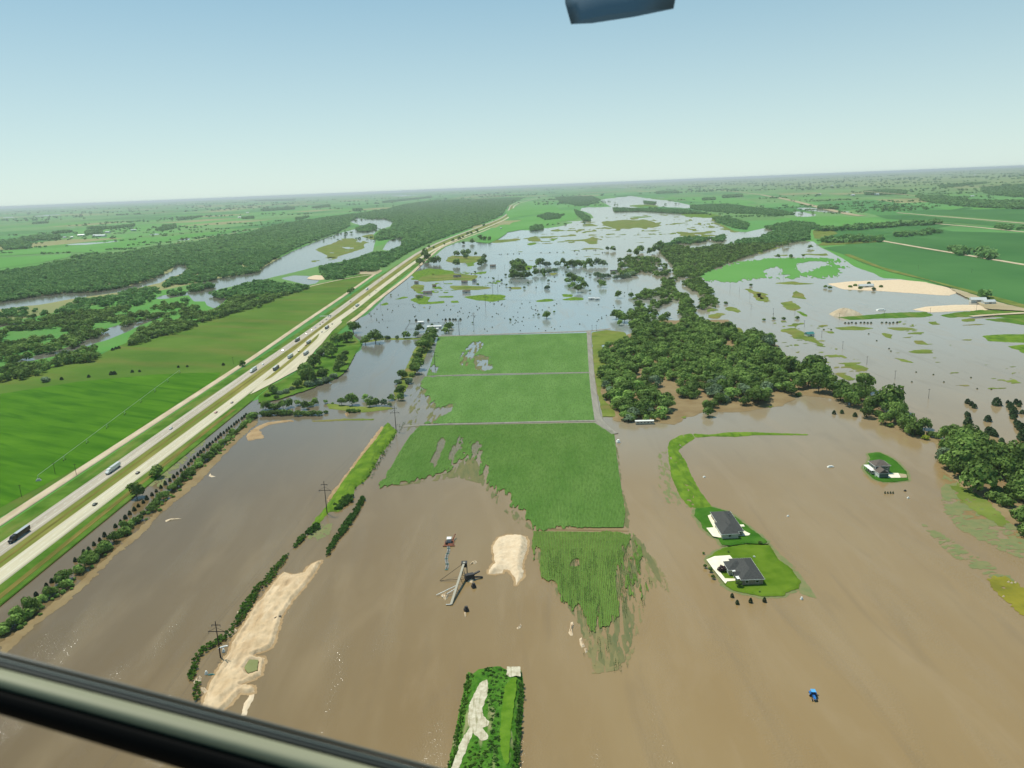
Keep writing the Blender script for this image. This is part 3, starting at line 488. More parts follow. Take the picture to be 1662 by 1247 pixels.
patch('grass', [(838, 1107), (829, 1110), (820, 1121), (814, 1166), (811, 1200), (813, 1229), (822, 1250), (825, 1247), (833, 1166), (839, 1121)], 2.4, mat('bright_grass', (84, 122, 30), (104, 138, 42), scale=.3), amp=.5, step=1.2)
patch('gravel_pad', [(824, 1090), (845, 1090), (845, 1106), (838, 1104), (828, 1107), (822, 1104)], 2.45, M['palegravel'], amp=.5, step=1.1)
# --- islands standing out of the flood (middle distance)
for k, (q, mt) in enumerate([
 ([(667, 487), (680, 479), (697, 482), (697, 490), (720, 489), (722, 492), (700, 494), (678, 494)], 'levee'), ([(710, 481), (735, 480), (736, 483), (712, 483)], 'levee'), ([(732, 489), (745, 488), (744, 492), (731, 492)], 'levee'),
 ([(752, 482), (775, 479), (800, 478), (820, 479), (819, 486), (800, 490), (775, 488)], 'levee'), ([(730, 464), (760, 464), (795, 466), (800, 468), (775, 471), (735, 470)], 'rough_grass'),
 ([(682, 450), (700, 445), (740, 444), (775, 447), (770, 456), (730, 455), (690, 458), (678, 456)], 'rough_grass'), ([(665, 445), (690, 436), (715, 437), (740, 441), (735, 446), (700, 447), (672, 452)], 'levee'),
 ([(670, 462), (690, 463), (685, 472), (677, 476), (668, 470)], 'rough_grass'), ([(618, 494), (628, 491), (628, 495), (620, 496)], 'levee'), ([(640, 487), (655, 481), (665, 483), (650, 486)], 'levee'),
 ([(723, 421), (735, 415), (760, 416), (788, 416), (784, 424), (765, 427), (740, 427), (726, 425)], 'rough_grass'), ([(757, 428), (770, 424), (768, 432), (758, 433)], 'levee'),
 ([(870, 488), (890, 485), (902, 487), (893, 490), (872, 490)], 'levee'), ([(912, 478), (928, 478), (928, 482), (914, 482)], 'levee'), ([(913, 487), (930, 482), (947, 484), (945, 487), (925, 488)], 'levee'), ([(827, 466), (848, 466), (848, 470), (828, 470)], 'rough_grass'),
 ([(850, 431), (864, 431), (864, 438), (852, 439)], 'levee'), ([(890, 443), (905, 443), (903, 447), (892, 448)], 'rough_grass'),
 ([(800, 390), (835, 388), (842, 391), (815, 394), (798, 395)], 'rough_grass'), ([(850, 387), (872, 385), (876, 391), (860, 392)], 'rough_grass'), ([(855, 396), (868, 393), (873, 395), (860, 399)], 'levee'),
 ([(1095, 505), (1110, 498), (1120, 503), (1112, 505)], 'rough_grass'), ([(945, 391), (960, 385), (972, 387), (970, 397), (955, 397)], 'rough_grass'), ([(890, 390), (905, 386), (900, 392)], 'levee'),
 ([(975, 361), (1010, 357), (1050, 358), (1075, 366), (1060, 370), (1030, 369), (1000, 372), (980, 366)], 'rough_grass'), ([(1100, 378), (1115, 377), (1135, 383), (1120, 385), (1105, 383)], 'rough_grass'), ([(1010, 352), (1070, 351), (1040, 354)], 'levee'),
 ([(1105, 348), (1150, 346), (1175, 351), (1150, 354), (1115, 352)], 'levee'), ([(1160, 362), (1185, 366), (1200, 377), (1190, 378), (1175, 371)], 'rough_grass'), ([(1018, 333), (1050, 332), (1075, 335), (1055, 338), (1025, 336)], 'levee'),
 ([(1208, 469), (1215, 469), (1230, 475), (1245, 477), (1240, 483), (1252, 490), (1235, 489), (1226, 488), (1230, 484)], 'rough_grass'), ([(1172, 500), (1185, 498), (1200, 502), (1198, 508), (1186, 506)], 'rough_grass'), ([(1145, 502), (1158, 500), (1165, 504), (1150, 506)], 'rough_grass'),
 ([(1150, 512), (1165, 508), (1175, 510), (1165, 518), (1150, 516)], 'rough_grass'), ([(1185, 534), (1200, 532), (1208, 536), (1202, 541), (1188, 538)], 'rough_grass'),
 ([(1264, 536), (1285, 532), (1300, 537), (1318, 546), (1330, 556), (1341, 561), (1320, 556), (1300, 551), (1288, 550), (1286, 544)], 'rough_grass'), ([(1340, 538), (1352, 538), (1355, 542), (1342, 542)], 'rough_grass'), ([(1353, 532), (1385, 530), (1418, 533), (1400, 536), (1365, 536)], 'rough_grass'),
 ([(1430, 532), (1470, 531), (1490, 535), (1460, 537)], 'rough_grass'), ([(1432, 541), (1446, 543), (1444, 549), (1436, 547)], 'rough_grass'), ([(1482, 553), (1497, 553), (1507, 560), (1490, 560)], 'rough_grass'), ([(1475, 571), (1495, 568), (1512, 568), (1514, 573), (1495, 575), (1480, 573)], 'rough_grass'),
 ([(1450, 581), (1465, 583), (1480, 588), (1495, 592), (1470, 588)], 'rough_grass'), ([(1367, 588), (1385, 590), (1408, 598), (1405, 604), (1385, 600), (1372, 594)], 'rough_grass'), ([(1362, 605), (1375, 610), (1385, 616), (1370, 614)], 'rough_grass'), ([(1393, 605), (1405, 606), (1410, 611), (1398, 610)], 'rough_grass'),
 ([(1504, 522), (1520, 522), (1528, 527), (1510, 528)], 'rough_grass'), ([(1562, 518), (1580, 517), (1585, 522), (1565, 523)], 'rough_grass'),
 ([(1590, 545), (1625, 543), (1700, 542), (1700, 556), (1640, 556), (1605, 554)], 'levee'), ([(1636, 562), (1662, 560), (1700, 560), (1700, 580), (1662, 573)], 'levee'),
 ([(1362, 515.5), (1400, 512), (1450, 508), (1502, 506.5), (1514, 511), (1500, 515), (1440, 517), (1380, 520)], 'verge'), ([(1527, 512), (1560, 506), (1592, 503), (1700, 508), (1700, 522), (1640, 516), (1590, 514), (1540, 516)], 'verge'), ([(1600, 519), (1640, 515), (1700, 518), (1700, 533), (1662, 528)], 'verge'),
 ([(1215, 472), (1220, 470), (1250, 492), (1240, 490)], 'rough_grass'), ([(1255, 460), (1285, 457), (1320, 461), (1290, 463)], 'rough_grass'), ([(1268, 492), (1285, 488), (1300, 500), (1290, 505), (1275, 502)], 'rough_grass'), ([(1293, 505), (1305, 508), (1312, 514), (1300, 513)], 'levee'), ([(1220, 472), (1240, 476), (1248, 488), (1228, 487)], 'rough_grass'),
 ([(1290, 470), (1305, 478), (1308, 486), (1285, 483)], 'rough_grass')]):
    patch('grass_island', q, .06, M[mt], amp=2.2*mpp(*q[0]), step=1.4, seed=k*7, rise=.1, top=.4, extra=(lambda s, mp_: lambda X, Y, r: r+5.5*mp_*fbm(X/(13*mp_), Y/(17*mp_), s, 5))(k, mpp(*q[0])))
# ragged grass tops breaking the surface all over the flooded pasture
def ragged(P, thr, seed, a, b):
    Pw = W(P)
    def f(X, Y):
        r = sdf(X, Y, Pw); n = fbm(X/a, Y/b, seed, 4)+.45*fbm(X/(a*5), Y/(b*5), seed+9, 2); return np.minimum(r*.02, n-thr)
    return f
def rag(P, thr, seed, a, b, m, step=1.5): sheet('grass_island', ragged(P, thr, seed, a, b), box_of(P), step, .15, M[m])
rag([(905, 372), (935, 362), (1000, 350), (1080, 348), (1170, 355), (1190, 380), (1130, 395), (1000, 400), (920, 395), (820, 400), (810, 392), (860, 380)], .2, 51, 40, 30, 'rough_grass')
rag([(820, 410), (960, 400), (1000, 410), (940, 425), (830, 425)], .36, 52, 45, 26, 'rough_grass')
rag([(1250, 520), (1340, 525), (1400, 590), (1420, 640), (1340, 600), (1270, 560)], .32, 53, 14, 9, 'rough_grass'); rag([(1440, 520), (1640, 525), (1662, 640), (1500, 620), (1440, 560)], .42, 54, 18, 8, 'rough_grass')
rag([(660, 440), (800, 440), (830, 470), (790, 478), (680, 480)], .3, 55, 22, 18, 'levee')
rag([(680, 498), (740, 495), (730, 515), (675, 512)], .4, 56, 20, 8, 'drowned_grass')
# young corn half drowned on the right, and the big dry fields
GF = [(1131, 447), (1150, 440), (1171, 432), (1200, 426), (1240, 420), (1273, 419), (1318, 419), (1356, 420), (1362, 424), (1350, 430), (1372, 434), (1365, 440), (1352, 447), (1340, 452), (1310, 448), (1290, 453), (1255, 451), (1220, 452), (1195, 458), (1170, 458), (1145, 455)]
patch('corn_field', GF, .3, M['soy2'], amp=9, scale=22, extra=wet(60, line=GF, holes= [([(1240, 438), (1262, 432), (1270, 440), (1262, 447), (1285, 446), (1272, 452), (1245, 449)], 18), ([(1292, 428), (1320, 424), (1345, 425), (1330, 436), (1300, 444)], 20)]))
rag([(1230, 400), (1330, 402), (1345, 415), (1300, 420), (1230, 418)], .3, 57, 60, 40, 'rough_grass')
FLD = [([(1334, 402.5), (1390, 397), (1433, 394), (1500, 405), (1590, 420), (1680, 436), (1700, 515), (1640, 496), (1600, 484), (1540, 467), (1500, 456), (1440, 441), (1400, 428), (1370, 414)], 'soy'),
 ([(1430, 389), (1440, 382), (1500, 375), (1662, 379), (1720, 382), (1720, 440), (1662, 428), (1560, 412), (1480, 399), (1437, 392)], 'soy'), ([(1350, 375), (1440, 366), (1520, 362), (1560, 364), (1520, 371), (1440, 380), (1420, 384), (1345, 384)], 'soy'),
 ([(1466, 344), (1540, 336), (1640, 338), (1720, 340), (1720, 365), (1662, 360), (1560, 352)], 'soy'), ([(1420, 350), (1470, 349), (1560, 356), (1662, 366), (1720, 370), (1720, 378), (1600, 366), (1520, 360), (1440, 356)], 'soy'),
 ([(1255, 356), (1300, 353), (1360, 351), (1420, 355), (1450, 361), (1400, 368), (1340, 368), (1290, 363)], 'soy2'), ([(1318, 374), (1348, 372), (1360, 380), (1335, 388), (1322, 388)], 'rough_grass'), ([(1340, 391), (1400, 389), (1430, 390), (1425, 394), (1360, 398), (1325, 400)], 'rough_grass'),
 ([(1369, 414), (1385, 421), (1440, 441), (1505, 456), (1560, 472), (1640, 496), (1700, 512), (1700, 506), (1620, 484), (1500, 453), (1430, 434), (1378, 413)], 'rough_grass'),
 ([(820, 345), (842, 334), (870, 330), (905, 336), (910, 343), (870, 349), (838, 352), (828, 356)], 'soy2'), ([(800, 387), (820, 374), (830, 362), (850, 358), (900, 357), (905, 365), (860, 371), (822, 378)], 'soy2'), ([(772, 394), (790, 378), (812, 366), (828, 364), (822, 380), (810, 388), (795, 395)], 'soy2'), ([(838, 356), (900, 345), (935, 346), (938, 356), (900, 362), (850, 360)], 'soy2'),
 ([(-60, 446), (0, 436), (60, 428), (112, 418), (118, 412), (60, 416), (0, 419), (-60, 421)], 'soy2'), ([(0, 416), (115, 410), (160, 411), (250, 396), (350, 380), (420, 368), (330, 378), (200, 392), (100, 402), (0, 408)], 'soy2'),
 ([(1060, 318), (1160, 312), (1235, 322), (1300, 334), (1200, 336), (1130, 328)], 'soy2'), ([(1130, 316), (1200, 312), (1240, 318), (1270, 325), (1200, 322)], 'soy')]
for k, (q, mt) in enumerate(FLD): patch('field', q, 1.0+.04*k, M[mt], amp=.6*mpp(*q[0]), step=2)
patch('sand_pit', [(1342, 461), (1380, 457), (1459, 454), (1502, 458), (1539, 467), (1555, 475), (1540, 480), (1520, 479), (1433, 473), (1369, 470)], .1, M['heap'], rise=.1, top=1.6, amp=3, step=1.4)
patch('sand_pit', [(1480, 503), (1502, 498), (1550, 495), (1592, 495), (1614, 499), (1600, 504), (1560, 505), (1512, 507.5)], .1, M['heap'], rise=.1, top=1.6, amp=2, step=1.4)
patch('gravel_yard', [(1540, 468), (1560, 473), (1600, 486), (1640, 497), (1690, 508), (1600, 503), (1585, 492), (1560, 480)], 1.5, M['tan'], amp=3)
patch('sand_bar', [(497, 452), (510, 447), (530, 448), (532, 453), (520, 455), (500, 454)], .7, M['heap'], amp=2)
patch('gravel_yard', [(570, 443), (585, 438), (615, 438), (622, 440), (612, 446), (580, 446)], 1.2, M['tan'], amp=2)
patch('grass_island', [(511, 405), (530, 398), (545, 393), (555, 387), (570, 386), (585, 390), (600, 394), (590, 397), (592, 403), (578, 408), (560, 413), (545, 418), (533, 421), (530, 414), (518, 409)], .06, M['rough_grass'], amp=4, extra=lambda X, Y, r: np.minimum(r, (fbm(X/40, Y/15, 61, 4)+.35)*20))
patch('grass_island', [(585, 384), (600, 380), (614, 381), (612, 390), (600, 388)], .06, M['rough_grass'], amp=3)
patch('grass_island', [(500, 425), (525, 418), (560, 416), (540, 422), (515, 426)], .06, M['rough_grass'], amp=6, extra=lambda X, Y, r: np.minimum(r, (fbm(X/30, Y/12, 62, 4)+.1)*20))
for q in ([(1430, 391.5), (1500, 404), (1580, 417), (1662, 431), (1740, 444)], [(1457, 346), (1540, 353), (1662, 363), (1740, 371)], [(1515, 363.5), (1580, 369), (1662, 377.5), (1740, 385)], [(1575, 515.5), (1620, 512), (1700, 508)]):
    strip('gravel_road', path_px(q), 6 if q[0][0] != 1575 else 4, 2.0, M['gravel'])
strip('railway', path_px([(1236, 317), (1280, 325), (1326, 336.5), (1380, 349), (1400, 351)]), 22, 2.2, M['tan']); strip('gravel_road', path_px([(1140, 306), (1180, 311), (1236, 317)]), 12, 2.2, M['tan'])
strip('gravel_road', path_px([(1401, 317), (1440, 320), (1486, 325)]), 9, 28, M['tan']); strip('gravel_road', path_px([(165, 415), (230, 405), (330, 388), (420, 371)]), 4, 1.6, M['tan'])
# the air over the plain
hv = bpy.data.materials.new('haze'); hv.use_nodes = True; t = hv.node_tree; t.nodes.remove(t.nodes['Principled BSDF'])
pv = t.nodes.new('ShaderNodeVolumePrincipled'); pv.inputs['Color'].default_value = (.86, .92, .93, 1); pv.inputs['Density'].default_value = 3.6e-5; pv.inputs['Anisotropy'].default_value = .2
t.links.new(pv.outputs[0], t.nodes['Material Output'].inputs['Volume'])
hb = 160000.; hz = [(-hb, -4000, -2), (hb, -4000, -2), (hb, hb, -2), (-hb, hb, -2), (-hb, -4000, 222), (hb, -4000, 222), (hb, hb, 222), (-hb, hb, 222)]
HAZE = True
if HAZE:
    ho = link('haze', newmesh('haze', hz, [(0, 3, 2, 1), (4, 5, 6, 7), (0, 1, 5, 4), (1, 2, 6, 5), (2, 3, 7, 6), (3, 0, 4, 7)], hv, tri=4)); ho['kind'] = 'stuff'; ho['label'] = 'thin pale haze lying over the flooded plain'

# ================================================================ TREES
def leafy(m):
    t = m.node_tree; N = t.nodes; L = t.links; b = N['Principled BSDF']; tr = N.new('ShaderNodeBsdfTranslucent'); mx = N.new('ShaderNodeMixShader'); mx.inputs[0].default_value = .3
    L.new(b.inputs['Base Color'].links[0].from_socket, tr.inputs[0]); L.new(b.outputs[0], mx.inputs[1]); L.new(tr.outputs[0], mx.inputs[2]); L.new(mx.outputs[0], N['Material Output'].inputs[0]); return m
def leafmat(name, a, b_, objrand=.18):
    m = mat(name, a, b_, scale=.35, detail=4, rough=.8, spec=.15, lo=.3, hi=.7, objrand=objrand)
    overlay(m, tuple(min(255, v*1.22+8) for v in b_), .055, .46, .6, .55, detail=2); overlay(m, tuple(v*.8 for v in a), .04, .5, .62, .6, detail=2, off=(31, 7, 0))
    return leafy(m)
M['leaf'] = leafmat('broadleaf_foliage', (84, 112, 46), (130, 156, 76)); M['leaf_light'] = leafmat('light_foliage', (112, 148, 62), (152, 182, 92)); M['leaf_grey'] = leafmat('grey_green_foliage', (108, 132, 92), (148, 166, 126))
M['cedar'] = leafmat('cedar_foliage', (44, 66, 38), (70, 94, 52)); M['purple'] = leafmat('purple_foliage', (54, 40, 44), (76, 56, 58)); M['bark'] = mat('bark', (78, 66, 52), (104, 90, 72), scale=2)
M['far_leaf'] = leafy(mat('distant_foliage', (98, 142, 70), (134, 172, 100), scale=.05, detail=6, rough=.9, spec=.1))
M['yellow_leaf'] = leafmat('yellow_green_foliage', (132, 150, 44), (160, 172, 60))
def quads(C, Nn, S, r, asp=1.):
    """one tilted leaf-clump face per point"""
    n = len(C); a = r.normal(size=(n, 3)); T = np.cross(Nn, a); T /= np.linalg.norm(T, axis=1)[:, None]+1e-9; B = np.cross(Nn, T)
    T = T*S[:, None]; B = B*S[:, None]*asp
    k = r.uniform(.6, 1.25, (n, 4, 1))
    V = np.stack([C-T*k[:, 0], C-B*k[:, 1], C+T*k[:, 2], C+B*k[:, 3]], 1)
    return V.reshape(-1, 3)
def crown_pts(r, kind, nq, nl):
    """unit crown: radius 1, height by kind; returns centres, normals"""
    C = []; Nn = []
    if kind == 'broad':
        L_ = [(0, 0, .95, .62)]
        for i in range(nl):
            a = i*2.4+r.uniform(-.4, .4); d = r.uniform(.35, .62); L_.append((math.cos(a)*d, math.sin(a)*d, r.uniform(.5, 1.25)-d*.25, r.uniform(.3, .46)))
    elif kind == 'shrub':
        L_ = [(0, 0, .45, .6)]
        for i in range(nl):
            a = i*2.4+r.uniform(-.4, .4); d = r.uniform(.35, .6); L_.append((math.cos(a)*d, math.sin(a)*d, r.uniform(.3, .6), r.uniform(.3, .45)))
    if kind == 'cone':
        z = r.uniform(0, 1, nq)**1.4; a = r.uniform(0, 6.283, nq); rad = np.sqrt(np.clip(1-z**1.3, 0, 1))*(.85+.12*np.sin(a*5+z*20))*.9+.05
        C = np.stack([np.cos(a)*rad, np.sin(a)*rad, .15+z*1.8], 1); Nn = np.stack([np.cos(a), np.sin(a), np.full(nq, .5)], 1)
    else:
        w_ = np.array([l[3]**2 for l in L_]); w_ /= w_.sum()
        for (x, y, z, R0), f in zip(L_, w_):
            m = max(4, int(nq*f)); d = r.normal(size=(m, 3)); d[:, 2] = np.abs(d[:, 2])*1.2-.5; d /= np.linalg.norm(d, axis=1)[:, None]
            rr = R0*(.82+.3*r.random(m)); C.append(np.array([x, y, z])+d*rr[:, None]*np.array([1, 1, .9])); Nn.append(d)
        C = np.concatenate(C); Nn = np.concatenate(Nn)
    Nn = Nn+r.normal(size=Nn.shape)*.38; Nn /= np.linalg.norm(Nn, axis=1)[:, None]
    return C, Nn
def crown_mesh(seed, kind, nq, nl, s):
    r = np.random.default_rng(seed); C, Nn = crown_pts(r, kind, nq, nl)
    return quads(C, Nn, s*r.uniform(.7, 1.3, len(C)), r)
def qmesh(name, V, m):
    return newmesh(name, V, np.arange(len(V)).reshape(-1, 4), m, tri=4)
def trunk_mesh(seed, h, r0):
    r = random.Random(seed); V = []; F = []
    def tube(a, b, ra, rb):
        d = (Vector(b)-Vector(a)).normalized(); u = d.orthogonal().normalized(); v = d.cross(u); k = len(V)
        for p, rr in ((a, ra), (b, rb)):
            for i in range(6):
                w_ = Vector(p)+(u*math.cos(i*1.0472)+v*math.sin(i*1.0472))*rr; V.append(tuple(w_))
        for i in range(6): F.append((k+i, k+(i+1) % 6, k+6+(i+1) % 6, k+6+i))
    top = (r.uniform(-.05, .05), r.uniform(-.05, .05), h*.6); tube((0, 0, -.06), top, r0, r0*.7)
    for i in range(5):
        a = i*1.3+r.random(); tube(top, (math.cos(a)*.4, math.sin(a)*.4, h*r.uniform(.8, 1.15)), r0*.6, r0*.2)
    tube(top, (0, 0, h*1.3), r0*.6, r0*.15)
    return newmesh('trunk', V, F, M['bark'], tri=4)
TM = {}
for key, kind, nq, nl, s, m, h, r0 in [('broad', 'broad', 620, 9, .115, 'leaf', .75, .05), ('light', 'broad', 560, 8, .115, 'leaf_light', .75, .05), ('grey', 'broad', 500, 8, .115, 'leaf_grey', .75, .05), ('shrub', 'shrub', 300, 6, .16, 'leaf', .35, .05),
        ('lshrub', 'shrub', 300, 6, .16, 'leaf_light', .35, .05), ('gshrub', 'shrub', 300, 6, .16, 'leaf_grey', .35, .05), ('yshrub', 'shrub', 260, 6, .16, 'yellow_leaf', .35, .05), ('cedar', 'cone', 260, 0, .2, 'cedar', .7, .06), ('purple', 'broad', 380, 7, .15, 'purple', .6, .05)]:
    nvar = 5 if key == 'broad' else 3 if key in ('shrub', 'lshrub', 'cedar') else 2
    TM[key] = [(qmesh('crown', crown_mesh(100+i*7, kind, nq, nl, s), M[m]), trunk_mesh(i, h, r0)) for i in range(nvar)]
NAMEK = {'broad': 'tree', 'light': 'tree', 'grey': 'tree', 'shrub': 'shrub', 'lshrub': 'shrub', 'gshrub': 'shrub', 'yshrub': 'shrub', 'cedar': 'cedar_tree', 'purple': 'ornamental_tree'}
CATK = {'tree': 'tree', 'shrub': 'shrub', 'cedar_tree': 'cedar', 'ornamental_tree': 'tree'}
ntree = 0; DEFER = []
def tree(x, y, R, key, label, group=None, z=0., hs=1., name=None, cat=None):
    nm = name or NAMEK[key]
    if nm == 'tree' and group: DEFER.append((math.hypot(x, y)/R, x, y, R, key, label, group, z, hs, cat)); return None
    return tree_now(x, y, R, key, label, group, z, hs, name, cat)
def tree_now(x, y, R, key, label, group=None, z=0., hs=1., name=None, cat=None):
    global ntree; ntree += 1
    cr, tr = TM[key][ntree % len(TM[key])]; nm = name or NAMEK[key]
    o = link(nm, None); o.location = (x, y, z); o.rotation_euler = (0, 0, random.uniform(0, 6.28)); o.scale = (R, R, R*hs*random.uniform(.92, 1.1))
    tag(o, label, cat or CATK.get(nm, 'tree'), group); link('trunk', tr, o); link('crown', cr, o)
    return o
def ptree(px, py, wpx, key, label, group=None, hs=1., z=.1, **k):
    """tree whose crown is centred at photo pixel (px,py) and wpx wide"""
    R = wpx*(.64 if wpx > 8 else .56)*mpp(px, py); hc = R*(.8 if 'shrub' not in key else .45)*hs
    x, y, _ = at(px, py, hc); return tree(x, y, R, key, label, group, z, hs, **k)
def scatter(P, sp, seed, thr=None, nz=40., jit=.42, margin=0., zc=7.):
    r = np.random.default_rng(seed); P = W(P, zc) if not isinstance(P, np.ndarray) else P; lo = P.min(0); hi = P.max(0)
    gx, gy = np.meshgrid(np.arange(lo[0], hi[0], sp), np.arange(lo[1], hi[1], sp)); X = gx.ravel()+r.uniform(-jit, jit, gx.size)*sp; Y = gy.ravel()+r.uniform(-jit, jit, gx.size)*sp
    k = sdf(X, Y, P) > margin
    if thr is not None: k &= fbm(X/nz, Y/nz, seed, 3) > thr
    return X[k], Y[k]
def stuff_trees(name, X, Y, R, variants, m, label, z=0., hs=1.):
    """one mass of woodland, too many crowns to count"""
    r = np.random.default_rng(5); n = len(X); idx = r.integers(0, len(variants), n); Vs = []
    for v, base in enumerate(variants):
        k = idx == v; x = X[k]; y = Y[k]; RR = R[k]; a = r.uniform(0, 6.28, len(x)); c = np.cos(a)*RR; s = np.sin(a)*RR; B = base
        vx = B[None, :, 0]*c[:, None]-B[None, :, 1]*s[:, None]+x[:, None]; vy = B[None, :, 0]*s[:, None]+B[None, :, 1]*c[:, None]+y[:, None]
        zz = z[k] if isinstance(z, np.ndarray) else np.full(len(x), z)
        vz = B[None, :, 2]*(RR*hs*r.uniform(.85, 1.2, len(x)))[:, None]+zz[:, None]
        Vs.append(np.stack([vx, vy, vz], 2).reshape(-1, 3))
    V = np.concatenate(Vs); o = link(name, qmesh(name, V, m)); tag(o, label, 'woodland', kind='stuff'); return o
LOD0 = [crown_mesh(300+i, 'broad', 150, 6, .2) for i in range(5)]
LOD1 = [crown_mesh(400+i, 'broad', 46, 4, .34) for i in range(6)]
LOD2 = [crown_mesh(500+i, 'broad', 16, 3, .52) for i in range(6)]
LSH = [crown_mesh(600+i, 'shrub', 26, 4, .4) for i in range(5)]
# ---- woods beside the corn: the nearest crowns singly, the rest as one mass
W1 = [(976, 585), (982, 560), (1005, 553), (1030, 538), (1022, 524), (1050, 520), (1090, 530), (1112, 520), (1120, 528), (1150, 524), (1170, 530), (1188, 524), (1200, 540), (1228, 545), (1262, 560), (1270, 585), (1282, 600), (1300, 618), (1285, 632), (1262, 632), (1240, 650), (1215, 655), (1195, 640), (1178, 650), (1150, 636), (1120, 645), (1103, 640), (1104, 620), (1092, 618), (1080, 600), (1065, 640), (1092, 650), (1082, 672), (1050, 680), (1012, 676), (1000, 655), (985, 650), (978, 620)]
GAPS = [W(q) for q in ([(1062, 636), (1068, 628), (1078, 645), (1070, 650)], [(1030, 604), (1050, 601), (1050, 609), (1034, 609)], [(1098, 612), (1118, 602), (1116, 616), (1102, 620)], [(1170, 553), (1190, 552), (1190, 572), (1175, 572)], [(1190, 605), (1200, 602), (1198, 612)], [(1098, 630), (1105, 630), (1106, 655), (1094, 652)], [(1048, 555), (1066, 553), (1064, 560), (1050, 560)])]
X, Y = scatter(W1, 9.3, 11, thr=-.34, nz=17, zc=5.)
for gg in GAPS:
    k = sdf(X, Y, gg) < 1; X, Y = X[k], Y[k]
o_ = np.argsort(np.hypot(X, Y)); X, Y = X[o_], Y[o_]; nW1 = 150
WL = 'round leafy crown in the dense wood between corn field and flooded creek'
for i in range(min(nW1, len(X))):
    tree(X[i], Y[i], random.choice([random.uniform(3.6, 6), random.uniform(5.5, 9.8)]), random.choice(['broad']*6+['light']*2+['grey']), WL, 'trees of the dense wood', .1, hs=.85)
rr_ = rng.choice([4.2, 5.5, 7, 8.8], len(X)-nW1); stuff_trees('woodland', X[nW1:], Y[nW1:], rr_, [crown_mesh(700+i, 'broad', 330, 8, .15) for i in range(4)], M['leaf'], 'dense green wood filling the plot right of the corn field', hs=.82)
# ---- single trees and shrubs read off the photograph: (x, y, width, kind)
def batch(L_, label, group, **k):
    for q in L_: ptree(q[0], q[1], q[2], q[3] if len(q) > 3 else 'broad', label, group, **k)
ptree(254, 765, 18, 'broad', 'lone round tree at the highway verge, the farther of two'); ptree(220, 796, 21, 'broad', 'lone round tree at the highway verge, the nearer of two')
batch([(573, 531, 17), (564, 546, 19), (547, 552, 19), (592.5, 551, 15), (608.6, 545, 22), (533, 563, 17), (538, 571, 18), (522, 571, 15), (509, 586, 22), (560, 573, 10, 'shrub'), (554, 583, 17), (551, 594, 17), (496, 602, 24), (499.5, 611, 24), (523.5, 608, 18), (483, 623, 14), (443, 632, 15)], 'broad green tree in the rest area grove between ramp and pond', 'rest area grove trees')
batch([(502.7, 624, 15, 'gshrub'), (515.5, 620, 15, 'gshrub'), (528, 617, 14, 'gshrub'), (541, 611, 12, 'gshrub'), (433.7, 642, 9, 'shrub'), (454, 638, 11, 'gshrub'), (464, 636, 11, 'gshrub'), (474, 631, 9, 'gshrub'), (449, 645, 9, 'shrub')], 'grey green shrub on the pond edge below the rest area', 'pond edge shrubs')
batch([(430.5, 658, 14), (440, 660, 14, 'shrub'), (449, 660, 14, 'shrub'), (459, 657, 14), (469, 655, 12), (482.6, 653, 10), (494.6, 658, 12), (503, 657, 11, 'shrub'), (511.5, 652, 10), (528.3, 651.6, 8), (539.6, 655, 5, 'shrub'), (554, 652, 13), (592.5, 645, 10, 'light'), (602, 646, 8, 'grey'), (599, 654, 14), (610, 652, 13), (623, 653, 11, 'grey'), (632.6, 656, 8, 'grey'), (635, 644, 11)], 'tree in the line along the near bank of the pond', 'near bank pond trees')
ptree(570.4, 648, 20, 'broad', 'tallest round tree standing alone on the near bank of the pond')
batch([(428, 671, 12, 'shrub'), (438, 671, 13, 'shrub'), (450, 670, 13, 'shrub'), (460, 670, 13, 'shrub'), (470, 670, 11, 'shrub'), (483.4, 671, 13, 'shrub'), (492, 671, 11, 'shrub'), (501, 671, 11, 'shrub'), (509, 671, 11, 'shrub'), (518, 671, 11, 'shrub'), (529, 669, 8, 'shrub'), (409, 675, 15, 'lshrub'), (566, 667, 9, 'lshrub'), (574, 667, 9, 'lshrub'), (582, 667, 7, 'lshrub')], 'low round bush in the drowned hedge below the pond', 'drowned hedge bushes')
batch([(659, 543, 12), (680.5, 533, 11), (675.5, 543, 10, 'grey'), (699.5, 540.4, 20), (693, 550.5, 17), (687, 559, 22), (698, 553, 13), (678, 577, 14, 'shrub'), (676.7, 588.5, 22), (673, 598.5, 17), (652.7, 607.4, 16), (663, 619, 13, 'gshrub'), (646, 620, 11, 'gshrub'), (650, 634, 15), (650, 644, 12), (628.7, 548, 9, 'gshrub'), (644, 547, 8, 'grey'), (702, 546, 14), (683, 568, 12), (668, 609, 9, 'shrub')], 'leafy tree on the strip between pond and corn field', 'trees between pond and corn')
batch([(723, 535, 11), (727, 530, 12), (731, 527, 9)], 'tree in the small clump standing in water above the corn', 'clump above the corn')
